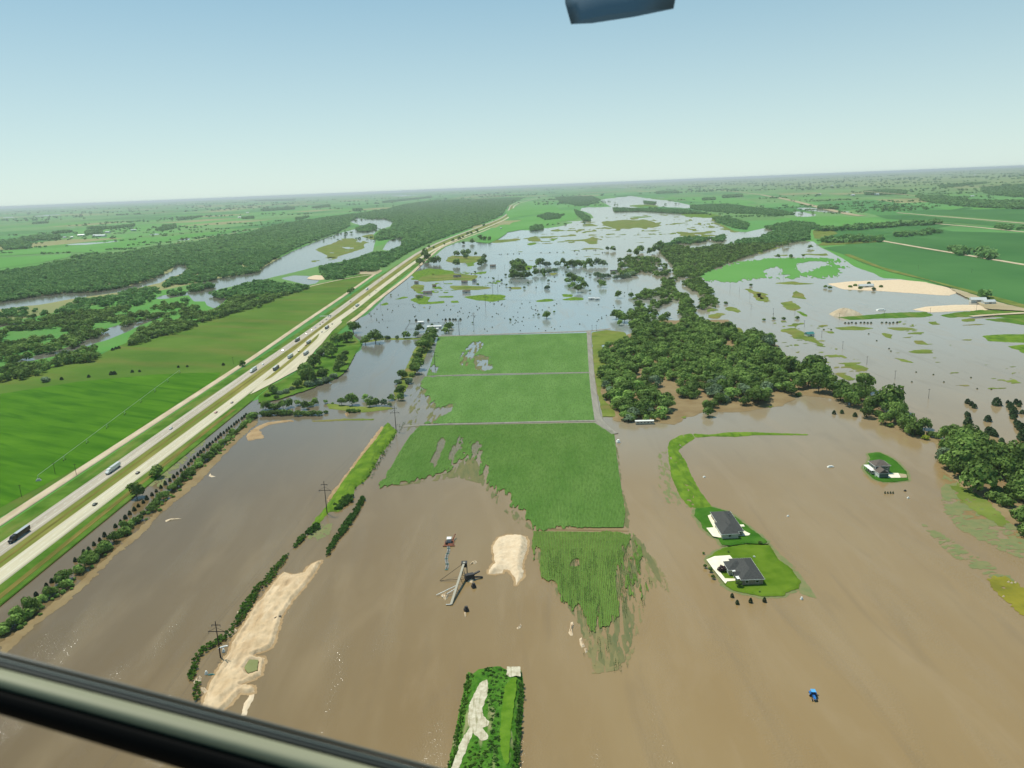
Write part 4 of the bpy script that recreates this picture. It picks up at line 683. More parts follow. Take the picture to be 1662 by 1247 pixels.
# creek-side strip on the right
batch([(1246, 556, 20, 'grey'), (1238, 574, 24), (1246, 578, 26), (1285, 593, 26), (1274, 590, 18), (1315, 596, 30), (1333, 602, 28), (1325, 588, 24), (1313, 612, 28), (1297, 622, 18), (1330, 622, 27), (1345, 610, 18), (1353, 630, 22), (1366, 628, 20), (1377, 638, 26), (1392, 632, 20), (1403.5, 620, 26), (1382, 647, 22), (1398, 640, 20), (1413, 634, 14), (1365, 640, 18), (1417, 655, 26), (1408, 668, 18), (1446, 648, 36), (1456, 662, 24), (1440, 660, 22), (1459, 670, 22), (1438, 679, 18), (1454, 676, 20), (1472, 684, 24), (1480, 690, 20), (1486, 694, 22), (1502, 687, 17), (1425, 672, 13, 'shrub'), (1512, 705, 12, 'shrub'), (1521, 707, 12, 'shrub'), (1476, 699, 16, 'shrub'), (1492, 702, 13, 'shrub'), (1445, 690, 9, 'shrub'), (1277, 628, 18), (1285, 634, 16), (1296, 640, 9, 'shrub'), (1231, 643, 26), (1222, 640, 20), (1150, 668, 16), (1148, 658, 16), (1158, 655, 14), (1170, 648, 16), (1302, 603, 16), (1352, 616, 14), (1222, 560, 18), (1262, 603, 20), (1250, 600, 20), (1270, 612, 18)], 'leafy tree in the strip of trees along the flooded creek', 'creek side trees', )
ptree(1502, 710, 10, 'yshrub', 'bright yellow green bush at the end of the creek tree strip')
batch([(1538, 705, 22), (1550, 703, 24), (1562, 712, 30), (1576, 704, 28), (1590, 712, 24), (1545, 722, 30), (1566, 730, 32), (1584, 724, 34), (1600, 728, 30), (1612, 740, 32), (1560, 745, 30), (1580, 742, 34), (1596, 748, 34), (1540, 748, 24), (1532, 738, 20, 'grey'), (1558, 762, 22), (1572, 760, 20), (1618, 755, 28), (1632, 760, 30), (1644, 750, 28), (1650, 730, 28), (1662, 742, 30), (1656, 768, 28), (1642, 768, 24), (1652, 790, 28), (1668, 780, 30), (1665, 800, 26), (1682, 760, 34), (1690, 790, 30), (1627, 727, 14), (1634, 731, 10)], 'large spreading tree in the grove at the right edge behind the lone house', 'grove at the right edge')
ptree(1590, 774, 40, 'broad', 'big wide tree at the front of the right grove casting a dark shadow')
batch([(1618, 795, 16, 'shrub'), (1612, 806, 18, 'shrub'), (1624, 808, 20, 'shrub'), (1634, 816, 20, 'shrub'), (1630, 798, 12, 'shrub'), (1645, 806, 14, 'shrub'), (1656, 840, 24), (1672, 835, 26), (1668, 860, 20)], 'dark bush on the wet bank below the right grove', 'bank bushes')
batch([(1570.7, 652, 8, 'cedar'), (1577, 656, 7, 'cedar'), (1582, 660, 7, 'cedar'), (1569, 671, 6, 'cedar'), (1571.5, 675, 8, 'cedar'), (1571.5, 684, 11, 'cedar'), (1618, 653, 11, 'cedar'), (1603.6, 680, 9, 'cedar'), (1604, 699, 9, 'cedar'), (1608, 699, 9, 'cedar'), (1612, 703, 10, 'cedar'), (1616, 706, 8, 'cedar'), (1635.7, 653, 5, 'cedar'), (1640, 655, 5, 'cedar'), (1649, 653, 8, 'cedar'), (1655, 654, 6, 'cedar'), (1654, 658, 6, 'cedar'), (1637.6, 659, 7, 'cedar'), (1643, 658, 5, 'cedar'), (1641, 663, 7, 'cedar'), (1646, 667, 9, 'cedar'), (1645, 672, 9, 'cedar'), (1644.5, 677, 8, 'cedar'), (1659, 669, 7, 'cedar'), (1649, 685, 7, 'cedar'), (1653, 690, 9, 'cedar'), (1658, 694, 10, 'cedar'), (1660.5, 708, 13, 'cedar'), (1625.6, 715, 8, 'cedar')], 'dark cedar standing in brown water beyond the right grove', 'cedars in the right flood', hs=.75)
batch([(1353.8, 670, 6, 'cedar'), (1366.5, 669, 6, 'cedar'), (1387.8, 673.6, 7, 'cedar')], 'small dark cedar, one of three in the water before the creek trees', 'three cedars in the channel', hs=.8)
batch([(1188.4, 967, 6, 'cedar'), (1196.7, 978, 6, 'cedar'), (1218.4, 975.5, 6, 'cedar'), (1240.8, 974.5, 6, 'cedar')], 'little cone shaped conifer in the water below the nearest house', 'conifers below the nearest house')
for q, l in (((1144.6, 919, 6), 'topmost'), ((1152.7, 925, 7), 'middle'), ((1157.6, 936, 7), 'lowest')): ptree(q[0], q[1], q[2], 'broad', l+' of three slim young trees along the drive of the nearest house', hs=1.2)
ptree(1171.5, 923.5, 11, 'purple', 'dark purple ornamental tree by the garage of the nearest house'); ptree(1199, 949, 10, 'broad', 'dark round tree at the front corner of the nearest house', z=.9); ptree(1234, 882, 7, 'shrub', 'dark bush on the grass corner between the two neighbouring houses', z=.5)
ptree(1142, 898, 4, 'light', 'thin young tree in water at the tip of the nearest lawn'); ptree(1182, 897, 3.5, 'light', 'tiny sapling on the lawn behind the nearest house', z=.6); ptree(1233, 962, 3, 'light', 'tiny sapling near the bottom edge of the nearest lawn', z=.6)
# shelter belt along the highway
line = [(4, 1030), (70, 982), (150, 908), (222, 850), (270, 805), (318, 763), (360, 722), (415, 674)]
Lw = [np.array(at(*p)[:2]) for p in line]; BL = 'bushy green shrub in the long shelter belt beside the highway'; kk = 0
for a, b in zip(Lw[:-1], Lw[1:]):
    L_ = np.linalg.norm(b-a); d = (b-a)/L_; nn = np.array([d[1], -d[0]]); s = random.uniform(0, 2)
    while s < L_:
        p = a+d*s; kk += 1; far_k = max(0, (p[1]-620)/300)
        if random.random() > .16+far_k*.12:
            R = random.uniform(2.4, 3.9) if p[1] > 480 else random.uniform(3.2, 5.0)
            p = p+nn*random.uniform(-2.6, 2.6); tree(p[0], p[1], R, random.choice(['shrub', 'shrub', 'lshrub', 'broad', 'lshrub']), BL, 'shelter belt shrubs', .2, hs=random.uniform(.9, 1.25), name='shrub')
            if random.random() < .6:
                q = p+nn*random.uniform(3.2, 5.5); tree(q[0], q[1], random.uniform(1.1, 2), 'lshrub', BL, 'shelter belt shrubs', .1)
        s += random.uniform(2.4, 4.2)
# row of young cedars
cl = [(41, 978), (58, 967), (75, 953), (92, 938), (115, 918), (130, 905), (144, 893), (170, 871), (196, 849), (218, 829), (239, 811), (269, 787), (300, 760), (321, 740), (350, 715), (384, 687), (404, 672)]
Cw = [np.array(at(*p)[:2]) for p in cl]; s = 0
for i, (a, b) in enumerate(zip(Cw[:-1], Cw[1:])):
    L_ = np.linalg.norm(b-a); n = max(1, round(L_/6.6))
    for j in range(n):
        if random.random() < (.25 if i < 5 else .04): continue
        p = a+(b-a)*j/n; R = random.uniform(1.25, 1.7); tree(p[0]+random.uniform(-.3, .3), p[1], R, 'cedar', 'dark young cedar in the straight row between highway and shelter belt', 'row of young cedars', 0, hs=.95)
# groves standing in the middle of the flood
batch([(833, 427, 11), (840, 425, 10), (847, 427, 9), (838, 434, 15), (832, 441, 12), (846, 437, 14), (830, 448, 9), (853, 431, 7), (876.5, 426, 13), (888, 429, 12, 'gshrub'), (891, 440, 10, 'gshrub'), (900, 439, 11, 'gshrub'), (904, 428, 9, 'grey'), (914, 424.5, 9), (920, 429, 10), (929, 427, 13), (938, 427, 12), (946, 427, 10), (956.7, 426, 12), (960, 431, 7), (970, 425, 12, 'grey'), (979, 426, 12, 'grey'), (949, 433, 7), (881, 442, 9), (870, 442, 9), (883, 447, 6), (922, 435, 6), (1007, 421.7, 9), (995, 403, 9), (985.6, 404, 7), (1021.7, 407, 8), (1033, 410, 10), (1040, 403, 12), (1011, 430, 9), (868, 433, 7, 'shrub'), (858, 436, 5, 'shrub'), (1064, 404, 12), (1072, 398, 12), (1055, 408, 9)], 'tree in the chain of groves standing in the middle of the flood', 'mid flood groves')
batch([(838, 446, 12), (845, 446, 12), (852, 446, 11), (858, 447, 9)], 'pale green tree in the neat front row of a block standing in flood', 'front row of the flooded block')
batch([(926, 449, 13), (933, 452, 13), (921, 455, 9), (942, 455, 12), (948, 461, 12), (938, 468, 13), (930, 463, 9, 'light'), (924, 464, 7, 'light')], 'tree in the round grove reflected in calm flood water', 'round grove in the flood')
batch([(978, 460.6, 11), (973, 457, 8), (970, 446, 12, 'gshrub'), (978, 449, 12, 'gshrub'), (986, 447, 10, 'gshrub'), (996, 443, 8), (1000, 450, 10, 'gshrub'), (1010, 449, 11, 'gshrub'), (1018, 447, 12, 'gshrub'), (1026, 444, 12, 'gshrub')], 'grey green tree in the flooded farmstead left of the creek woods', 'flooded farmstead trees')
ptree(887, 511, 12, 'broad', 'round tree standing alone in calm flood water above the corn'); ptree(874, 511, 5, 'grey', 'slim pale tree left of the round tree in calm flood water'); ptree(866, 512, 3.5, 'grey', 'thinnest pale tree left of the round tree in calm flood water'); ptree(899.6, 506, 4, 'light', 'slim tree right of the round tree in calm flood water'); ptree(828, 519, 4.5, 'broad', 'small tree alone in calm flood water above the left of the corn'); ptree(888, 460 + 7, 9, 'gshrub', 'grey shrub clump alone in the open flood')
batch([(1003.6, 478, 11), (1024, 478, 9), (1000, 510, 15), (1008, 513, 18), (1014, 517, 14), (1006, 524, 9, 'light')], 'big round tree at the head of the lane above the corn', 'trees at the head of the lane')
# roadside and farmhouse trees near the far highway
batch([(690, 411, 11), (693, 418, 10), (681, 425, 13), (701, 423, 12), (709, 422, 12), (696, 400, 5), (704, 402, 4), (721, 396, 4), (735, 390, 6), (745, 386, 7), (751, 384, 4), (759, 380, 6), (765, 378, 5), (774, 375, 5), (741, 411, 9), (752, 411, 9), (760, 409, 9), (756, 415, 9), (772, 412, 6), (741, 426, 11), (780, 425, 10), (784, 422, 10), (786, 417, 8), (778, 428, 8), (779, 386, 8), (786, 387, 8), (794, 388, 7), (766, 392, 8), (752, 394, 6), (567, 473, 8), (572, 470, 7), (393, 590, 10)], 'small round tree beside the far stretch of the highway', 'trees beside the far highway')
# cedars dotted over the left meadow
batch([(78, 599, 4, 'cedar'), (100, 616, 5, 'cedar'), (144, 612, 5, 'cedar'), (181, 607, 7, 'cedar'), (186, 607, 6, 'cedar'), (214.7, 604, 5, 'cedar'), (226.6, 603.5, 4, 'cedar'), (289.5, 596.5, 4, 'cedar'), (304, 595.5, 4, 'cedar'), (362.5, 592.5, 5, 'cedar'), (43.5, 608.5, 6, 'cedar'), (52, 606.5, 5, 'cedar'), (182.7, 568, 5, 'cedar'), (188, 566, 5, 'cedar'), (193, 565, 5, 'cedar'), (209.5, 560.5, 4, 'cedar'), (233, 552.5, 7, 'cedar'), (247, 548.5, 6, 'cedar'), (254, 547, 5, 'cedar'), (267, 542, 5, 'cedar'), (275, 539, 6, 'cedar'), (283.5, 538, 4, 'cedar'), (294, 534, 5, 'cedar'), (139, 581, 6, 'cedar'), (24, 614.5, 4, 'cedar')], 'small dark cedar dotted on the meadow below the river woods', 'meadow cedars', hs=.7, z=.8)
ptree(73.5, 617.5, 11, 'gshrub', 'grey leafless looking bush on the meadow near the hayfield', z=.8)
# low bushes on the dykes and on the near island
def bushes(P, sp, seed, R, key, label, group, mx=400, z=.5):
    X, Y = scatter(P, sp, seed)
    for x, y in zip(X[:mx], Y[:mx]): tree(x, y, random.uniform(*R), key if random.random() < .75 else 'lshrub', label, group, z, name='shrub')
def bushstuff(P, sp, seed, R, m, label, z=.5, thr=None, hs=1.):
    X, Y = scatter(P, sp, seed, thr=thr, nz=4., zc=z); stuff_trees('bush_growth', X, Y, rng.uniform(R[0], R[1], len(X)), [crown_mesh(800+i, 'shrub', 60, 5, .3) for i in range(4)], m, label, z, hs)
M['bush'] = mat('bank_weeds', (72, 110, 38), (116, 150, 62), scale=.5, detail=5); M['bush_dark'] = mat('dark_bank_weeds', (62, 98, 42), (94, 128, 60), scale=.5, detail=5)
for k_, c_ in (('bush', (126, 156, 70)), ('bush_dark', (104, 136, 62))): overlay(M[k_], c_, .9, .5, .66, .7, detail=3); overlay(M[k_], (52, 78, 30), .35, .5, .62, .6, detail=3, off=(9, 4, 0)); leafy(M[k_])
bushstuff([(587, 808), (591, 808), (592, 813), (570, 850), (545, 882), (531, 903), (527, 902), (533, 888), (552, 858), (572, 832)], 1.5, 41, (.8, 1.6), M['bush_dark'], 'dark green hedge of weeds on the thin dyke right of the pylon')
bushstuff([(469, 897), (464, 912), (452, 926), (446, 936), (437, 948), (430, 953), (424, 950), (432, 934), (445, 920), (458, 906)], 1.4, 42, (.5, 1.2), M['bush'], 'weeds along the upper end of the sand track')
bushstuff([(428, 945), (418, 965), (408, 985), (398, 1003), (390, 1012), (378, 1018), (376, 1012), (384, 1000), (392, 985), (404, 968), (418, 948)], 1.5, 43, (.6, 1.4), M['bush'], 'broad band of weeds beside the middle of the sand track')
bushstuff([(385, 1022), (375, 1032), (362, 1040), (350, 1048), (338, 1056), (328, 1062), (320, 1078), (318, 1096), (312, 1105), (305, 1104), (309, 1086), (316, 1066), (330, 1048), (345, 1040), (360, 1030), (378, 1018)], 1.4, 44, (.5, 1.3), M['bush'], 'curved weedy bank round the leaning pylon foot')
bushstuff([(314, 1108), (325, 1108), (326, 1125), (318, 1140), (312, 1128)], 1.4, 45, (.5, 1.1), M['bush'], 'clump of weeds at the near end of the curved bank')
bushstuff([(546, 829), (570, 815), (574, 806), (566, 804), (552, 812), (543, 822)], 1.6, 46, (1.0, 2.0), M['bush_dark'], 'dark thicket at the low end of the green dyke'); bushstuff([(497, 866), (508, 852), (520, 850), (518, 858), (504, 868)], 1.5, 47, (.8, 1.6), M['bush_dark'], 'small thicket at the pylon foot'); bushstuff([(476, 886), (486, 872), (496, 866), (496, 874), (486, 882), (478, 890)], 1.3, 48, (.7, 1.3), M['bush'], 'weeds on the spit below the pylon')
bushstuff([(634, 700), (642, 708), (612, 756), (590, 786), (576, 798), (574, 790), (592, 768), (612, 738)], 2.0, 49, (.5, 1.0), M['bush'], 'tall grass on the sunny green dyke', thr=-.1, hs=.6)
bushstuff([(640, 690), (660, 684), (604, 776), (598, 780)], 2.5, 149, (.4, .7), M['bush_dark'], 'weeds on the sunken fence line', thr=-.2, hs=.6)
bushstuff([(796, 1084), (822, 1090), (824, 1110), (817, 1130), (812, 1160), (810, 1200), (812, 1247), (812, 1300), (780, 1300), (775, 1247), (790, 1215), (797, 1195), (797, 1175), (790, 1155), (792, 1130), (797, 1112), (785, 1100), (778, 1092)], 1.25, 50, (.4, 1.15), M['bush_dark'], 'thick dark weeds down the middle of the near island', 1.6)
bushstuff([(759, 1092), (770, 1098), (772, 1115), (766, 1140), (758, 1170), (748, 1205), (738, 1240), (722, 1285), (708, 1285), (727, 1240), (741, 1180), (751, 1130)], 1.25, 51, (.35, .95), M['bush'], 'bright weeds on the left slope of the near island', 1.2)
bushstuff([(843, 1106), (850, 1108), (850, 1130), (847, 1170), (842, 1247), (838, 1290), (828, 1290), (832, 1240), (838, 1170), (841, 1125)], 1.2, 52, (.4, 1.05), M['bush_dark'], 'dark weeds on the right slope of the near island', 1.2)
bushstuff([(756, 1232), (770, 1205), (782, 1214), (792, 1214), (780, 1250), (776, 1290), (735, 1290)], 1.5, 53, (.5, 1.0), M['bush'], 'low weeds at the bottom of the near island', 1.8)
# corn plants of the near blocks
def crop(P, sx_, sy_, seed, h, m, label, holes=(), thr=None, line=None, sz=(.11, .21)):
    Pw = W(P); c5, s5 = math.cos(R_(5)), math.sin(R_(5)); lo = Pw.min(0)-60; hi = Pw.max(0)+60; r = np.random.default_rng(seed)
    gx, gy = np.meshgrid(np.arange(lo[0]-80, hi[0]+80, sx_), np.arange(lo[1], hi[1], sy_)); gx = gx.ravel(); gy = gy.ravel()+r.uniform(-.3, .3, gx.size)*sy_
    X = gx*c5+gy*s5; Y = -gx*s5+gy*c5; xr, yr = gx, gy
    f = sdf(X, Y, Pw); n = streak(xr, yr); lim = 13
    k = (f+np.where(f < lim, n*lim, 0)*(linew(X, Y, line) if line else 1) > .5)
    if thr is not None: k &= (fbm(xr/2., yr/16, seed, 3) > thr)
    for q in holes: k &= sdf(X, Y, W(q)) < 1
    X, Y = X[k], Y[k]; nn = len(X); print('crop', nn)
    X = X+r.normal(size=nn)*.07; C = np.repeat(np.stack([X, Y, np.full(nn, .5+h*.5)], 1), 3, 0); C[:, 2] += r.uniform(-.25, .25, len(C))*h; C[:, :2] += r.normal(size=(len(C), 2))*.1
    N_ = r.normal(size=(len(C), 3)); N_[:, 2] = np.abs(N_[:, 2])+.5; N_ /= np.linalg.norm(N_, axis=1)[:, None]
    o = link('corn_crop', qmesh('corn_crop', quads(C, N_, r.uniform(*sz, len(C)), r, .8), m)); tag(o, label, 'corn crop', kind='stuff')
M['cornleaf'] = mat('corn_leaves', (92, 128, 58), (130, 158, 88), scale=.15, detail=5, stretch=(2, .5, 1), rot=5)
crop(CORN_D, .95, .5, 5, .55, M['cornleaf'], 'rows of young corn on the lowest field block running into the water', [[(922, 920), (930, 908), (942, 907), (944, 920), (935, 922)]], line=FL_D)
crop(CORN_C, .95, .7, 6, .5, M['cornleaf'], 'rows of corn on the broad middle field block', line=FL_C)
crop([(868, 895), (900, 960), (940, 1015), (955, 1070), (985, 1095), (1010, 1090), (1026, 1040), (1032, 990), (1045, 905), (1030, 868), (1000, 880), (900, 900)], .95, .7, 8, .6, mat('drowned_corn_leaves', (84, 104, 56), (104, 116, 70), scale=.2), 'tips of drowned corn standing out of muddy water', thr=.1, sz=(.14, .26))
# ---- woods along the river
RIVW = [
 [(-60, 455), (0, 440), (60, 432), (114, 421), (162, 412), (202, 410), (253, 399), (311, 394), (354, 384), (400, 378), (450, 364), (526, 353), (560, 349), (580, 352), (567, 358), (566, 366), (550, 375), (512, 388), (469, 405), (425, 431), (420, 438), (352, 449), (330, 455), (305, 459), (285, 458), (262, 465), (278, 450), (295, 446), (308, 437), (303, 429), (288, 426), (275, 434), (262, 443), (240, 452), (214, 460), (152, 471), (114, 471), (50, 479), (0, 486), (-60, 497)],
 [(526, 353), (627, 340), (653, 332), (716, 323), (760, 318), (828, 312), (860, 318), (838, 327), (824, 336), (822, 348), (815, 352), (779, 366), (754, 374), (725, 384), (690, 398), (668, 410), (653, 421), (630, 432), (612, 437), (585, 440), (552, 450), (529, 450), (519, 437), (521, 432), (572, 422), (606, 410), (630, 408), (652, 399), (655, 386), (640, 384), (614, 390), (609, 384), (618, 374), (636, 369), (640, 359), (628, 355), (600, 354), (575, 351)],
 [(-40, 508), (0, 504), (40, 500), (60, 497), (64, 502), (57, 512), (100, 500), (126, 485), (190, 478), (215, 468), (250, 465), (258, 472), (245, 485), (235, 492), (200, 492), (210, 494), (240, 500), (270, 488), (300, 482), (306, 490), (320, 494), (330, 505), (300, 512), (262, 511), (227, 517), (180, 530), (139, 549), (101, 565), (76, 570), (30, 582), (0, 586), (-60, 592), (-60, 530), (0, 520)],
 [(500, 463), (494, 468), (470, 474), (450, 480), (420, 495), (379, 503), (321, 524), (270, 540), (215, 556), (205, 553), (210, 542), (230, 530), (265, 516), (290, 518), (320, 506), (345, 504), (365, 492), (372, 484), (350, 478), (338, 476), (350, 472), (400, 460), (430, 452), (440, 456), (480, 462)],
 [(164, 573), (140, 583), (101, 586), (60, 602), (0, 618), (-60, 630), (-60, 610), (0, 600), (25, 592), (60, 586), (101, 578), (125, 566), (145, 562), (160, 564)],
 [(270, 472), (290, 466), (315, 462), (350, 457), (345, 463), (320, 470), (300, 474), (280, 476)], [(578, 370), (590, 366), (600, 363), (610, 366), (610, 372), (595, 375), (580, 374)]]
# the crowns nearest the meadow are single trees
def riverwood(P, seed, sp, Rr, thr, var, m, label, nz=30):
    X, Y = scatter(P, sp, seed, thr=thr, nz=nz); return X, Y
XY = [scatter(P, 9.5, 60+i, thr=(.02 if i in (2, 4, 5) else -.22), nz=28) for i, P in enumerate(RIVW)]
XX = np.concatenate([a for a, _ in XY]); YY = np.concatenate([b for _, b in XY]); dd = np.hypot(XX, YY)
k1 = dd < 1750; k2 = (dd >= 1750) & (dd < 3200) ; print('river trees', k1.sum(), k2.sum(), (dd >= 3200).sum())
near = np.argsort(dd)[:130]; msk = np.zeros(len(dd), bool); msk[near] = True
for i in near: tree(XX[i], YY[i], random.uniform(4.5, 8.), 'light' if random.random() < .15 else 'broad', 'leafy tree at the near edge of the river woods above the meadow', 'river woods edge trees', .3)
q = k1 & ~msk; stuff_trees('river_woodland', XX[q], YY[q], rng.uniform(4.5, 8, q.sum()), LOD0, M['leaf'], 'nearer river woods of round green crowns', .3, hs=.78)
HWP = np.array([p for p in smooth(cenW)]+[p for p in smooth(cenE)])
def hwy(X, Y):
    m = np.full(len(X), 1e9)
    for P in (smooth(cenW), smooth(cenE)):
        for a, b in zip(P[:-1], P[1:]):
            e = b-a; t_ = np.clip(((X-a[0])*e[0]+(Y-a[1])*e[1])/(e@e), 0, 1); m = np.minimum(m, np.hypot(X-a[0]-t_*e[0], Y-a[1]-t_*e[1]))
    return m
hd = hwy(XX, YY) > 38
k1 &= hd
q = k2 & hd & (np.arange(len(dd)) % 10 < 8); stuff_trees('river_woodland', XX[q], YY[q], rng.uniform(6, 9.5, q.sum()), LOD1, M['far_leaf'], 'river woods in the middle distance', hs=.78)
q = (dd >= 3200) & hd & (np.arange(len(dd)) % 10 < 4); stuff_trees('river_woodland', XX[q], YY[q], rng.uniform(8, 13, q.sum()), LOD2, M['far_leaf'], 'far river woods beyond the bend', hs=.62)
# creek woods in the flood on the right
CRK = [([(1072, 398), (1090, 393), (1110, 398), (1130, 402), (1160, 396), (1185, 394), (1205, 388), (1228, 386), (1255, 375), (1285, 366), (1311, 365), (1314, 386), (1278, 392), (1241, 405), (1201, 417), (1165, 430), (1150, 436), (1131, 447), (1096, 447), (1090, 425), (1074, 408)], -.3), ([(1020, 412), (1070, 418), (1088, 436), (1085, 444), (1060, 444), (1045, 438), (1020, 446), (1000, 440), (1005, 425)], 0.), ([(1100, 385), (1130, 384), (1160, 386), (1120, 394), (1090, 392)], -.1),
 ([(1028, 482), (1045, 468), (1065, 466), (1090, 463), (1107, 475), (1100, 482), (1085, 485), (1068, 496), (1035, 494)], -.2), ([(1020, 501), (1040, 496), (1060, 502), (1068, 505), (1062, 512), (1066, 526), (1040, 530), (1026, 524)], -.25), ([(1070, 507), (1088, 508), (1085, 518), (1072, 516)], -.4), ([(1072, 450), (1095, 449), (1096, 462), (1075, 463)], -.6),
 ([(1108, 453), (1130, 449), (1144, 455), (1153, 466), (1158, 476), (1166, 488), (1160, 495), (1150, 490), (1145, 478), (1130, 468), (1112, 464)], -.25), ([(1104, 476), (1116, 476), (1125, 492), (1128, 500), (1118, 512), (1108, 514), (1102, 500)], -.3), ([(1135, 482), (1150, 484), (1152, 494), (1140, 498), (1130, 494)], -.4), ([(1114, 520), (1112, 510), (1125, 505), (1140, 512), (1155, 522), (1175, 510), (1190, 516), (1192, 528), (1180, 544), (1150, 546), (1128, 536)], -.2), ([(1195, 545), (1230, 535), (1255, 545), (1240, 560), (1215, 560)], -.4),
 ([(1157, 353), (1180, 352), (1215, 362), (1212, 371), (1195, 369), (1165, 360)], -.4), ([(1240, 368), (1262, 363), (1290, 359), (1318, 361), (1330, 366), (1316, 371), (1290, 374), (1256, 372)], -.4), ([(1120, 333), (1180, 331), (1215, 336), (1270, 341), (1290, 347), (1262, 349), (1225, 346), (1190, 345), (1150, 342), (1122, 338)], -.4), ([(995, 337), (1060, 339), (1110, 340), (1150, 346), (1100, 345.5), (1040, 342), (998, 343)], -.5), ([(932, 340), (945, 344), (956, 352), (958, 358), (948, 357), (936, 348)], -.8), ([(900, 320), (960, 318), (975, 324), (965, 330), (940, 334), (910, 328)], -.3), ([(870, 350), (890, 345), (915, 348), (908, 354), (885, 356)], .05), ([(860, 368), (880, 365), (882, 371), (862, 374)], -.6), ([(1155, 386), (1172, 381), (1178, 386), (1170, 390), (1158, 389)], -.8), ([(1045, 326), (1065, 328), (1062, 331), (1046, 330)], -.8)]
XY = [scatter(P, 10, 160+i, thr=th, nz=22) for i, (P, th) in enumerate(CRK)]; XX = np.concatenate([a for a, _ in XY]); YY = np.concatenate([b for _, b in XY]); dd = np.hypot(XX, YY)
near = np.argsort(dd)[:60]; msk = np.zeros(len(dd), bool); msk[near] = True
for i in near: tree(XX[i], YY[i], random.uniform(5, 9), 'light' if random.random() < .25 else 'broad', 'leafy tree in the flooded creek woods behind the dense wood', 'flooded creek trees', .1)
q = (dd < 2600) & ~msk; stuff_trees('creek_woodland', XX[q], YY[q], rng.uniform(4, 7.2, q.sum()), LOD0, M['leaf'], 'flooded woods winding along the creek', hs=.82); q = dd >= 2600; q &= (np.arange(len(dd)) % 10 < 7); stuff_trees('creek_woodland', XX[q], YY[q], rng.uniform(6, 10, q.sum()), LOD1, M['far_leaf'], 'far woods at the top of the flood', hs=.75)
# tree lines and clumps on the farmland
LN = [([(1331, 387), (1370, 385), (1430, 385.5), (1431, 390), (1370, 392), (1332, 391)], -.7), ([(1326, 370), (1400, 366), (1459, 362), (1460, 366), (1400, 371), (1328, 374)], -.3), ([(1459, 361), (1539, 359), (1539, 363), (1460, 365)], 0.), ([(1446, 379), (1490, 376), (1530, 372), (1531, 377), (1480, 381), (1450, 382)], -.2), ([(1541, 402), (1560, 402), (1575, 404), (1572, 409), (1550, 412), (1542, 408)], -.5), ([(1583, 406), (1600, 407), (1615, 411), (1612, 419), (1590, 414)], -.5), ([(1592, 473), (1608, 479), (1606, 484), (1592, 479)], -.5), ([(1617, 482), (1638, 487), (1636, 491), (1617, 487)], -.5), ([(1620, 366), (1700, 368), (1700, 373), (1625, 371)], -.3),
 ([(1486, 319), (1530, 319), (1580, 326), (1640, 327), (1720, 328), (1720, 337), (1640, 338), (1560, 334), (1500, 327)], -.25), ([(1590, 306), (1662, 302), (1720, 303), (1720, 322), (1662, 320), (1600, 316)], .05), ([(1401, 312), (1440, 309), (1472, 311), (1470, 316), (1405, 317)], -.3), ([(1520, 304), (1560, 302), (1600, 298), (1600, 301), (1530, 307)], 0.), ([(1330, 334), (1360, 336), (1358, 339), (1328, 338)], -.3), ([(1430, 337), (1460, 336), (1460, 339), (1432, 340)], -.1),
 ([(2, 392), (25, 389), (49, 394), (48, 402), (10, 404), (2, 400)], -.8), ([(30, 387), (60, 382), (98, 382), (95, 388), (60, 389), (32, 391)], -.6), ([(139, 376), (164, 373), (164, 378), (140, 380)], -.6), ([(141, 369), (180, 368), (217, 364), (217, 367), (180, 371), (142, 371)], -.3), ([(253, 374), (268, 366), (284, 364), (285, 370), (262, 374)], -.7), ([(119, 416), (132, 412), (157, 410), (155, 413), (122, 419)], -.2), ([(288, 355), (311, 352), (330, 351), (310, 355), (290, 357)], -.5), ([(53, 362), (78, 360), (78, 362), (54, 363.5)], -.6), ([(393, 353), (411, 351), (411, 354), (394, 355)], -.6), ([(424, 341), (477, 337), (478, 340), (426, 343)], -.6), ([(413, 327), (480, 325), (478, 327), (414, 328.5)], -.3), ([(507, 337), (535, 333), (536, 336), (508, 338.5)], -.6), ([(572, 340), (588, 339), (587, 341), (573, 342)], -.6), ([(620, 328), (700, 320), (700, 322), (622, 330)], -.3), ([(480, 354), (500, 351), (500, 353), (482, 356)], -.4), ([(1065, 312), (1100, 311), (1102, 314), (1066, 315)], -.5), ([(1140, 322), (1160, 321), (1160, 324), (1141, 325)], -.5), ([(1173, 318), (1205, 316), (1205, 319), (1174, 321)], -.5), ([(86, 377), (116, 374), (116, 376), (88, 379)], -.3)]
XY = [scatter(P, 22, 260+i, thr=th, nz=60) for i, (P, th) in enumerate(LN)]; XX = np.concatenate([a for a, _ in XY]); YY = np.concatenate([b for _, b in XY]); print('lines', len(XX))
stuff_trees('farmland_trees', XX, YY, rng.uniform(10, 15, len(XX)), LOD2, M['far_leaf'], 'tree lines and windbreaks across the farmland', z=far_relief(XX, YY), hs=.75)
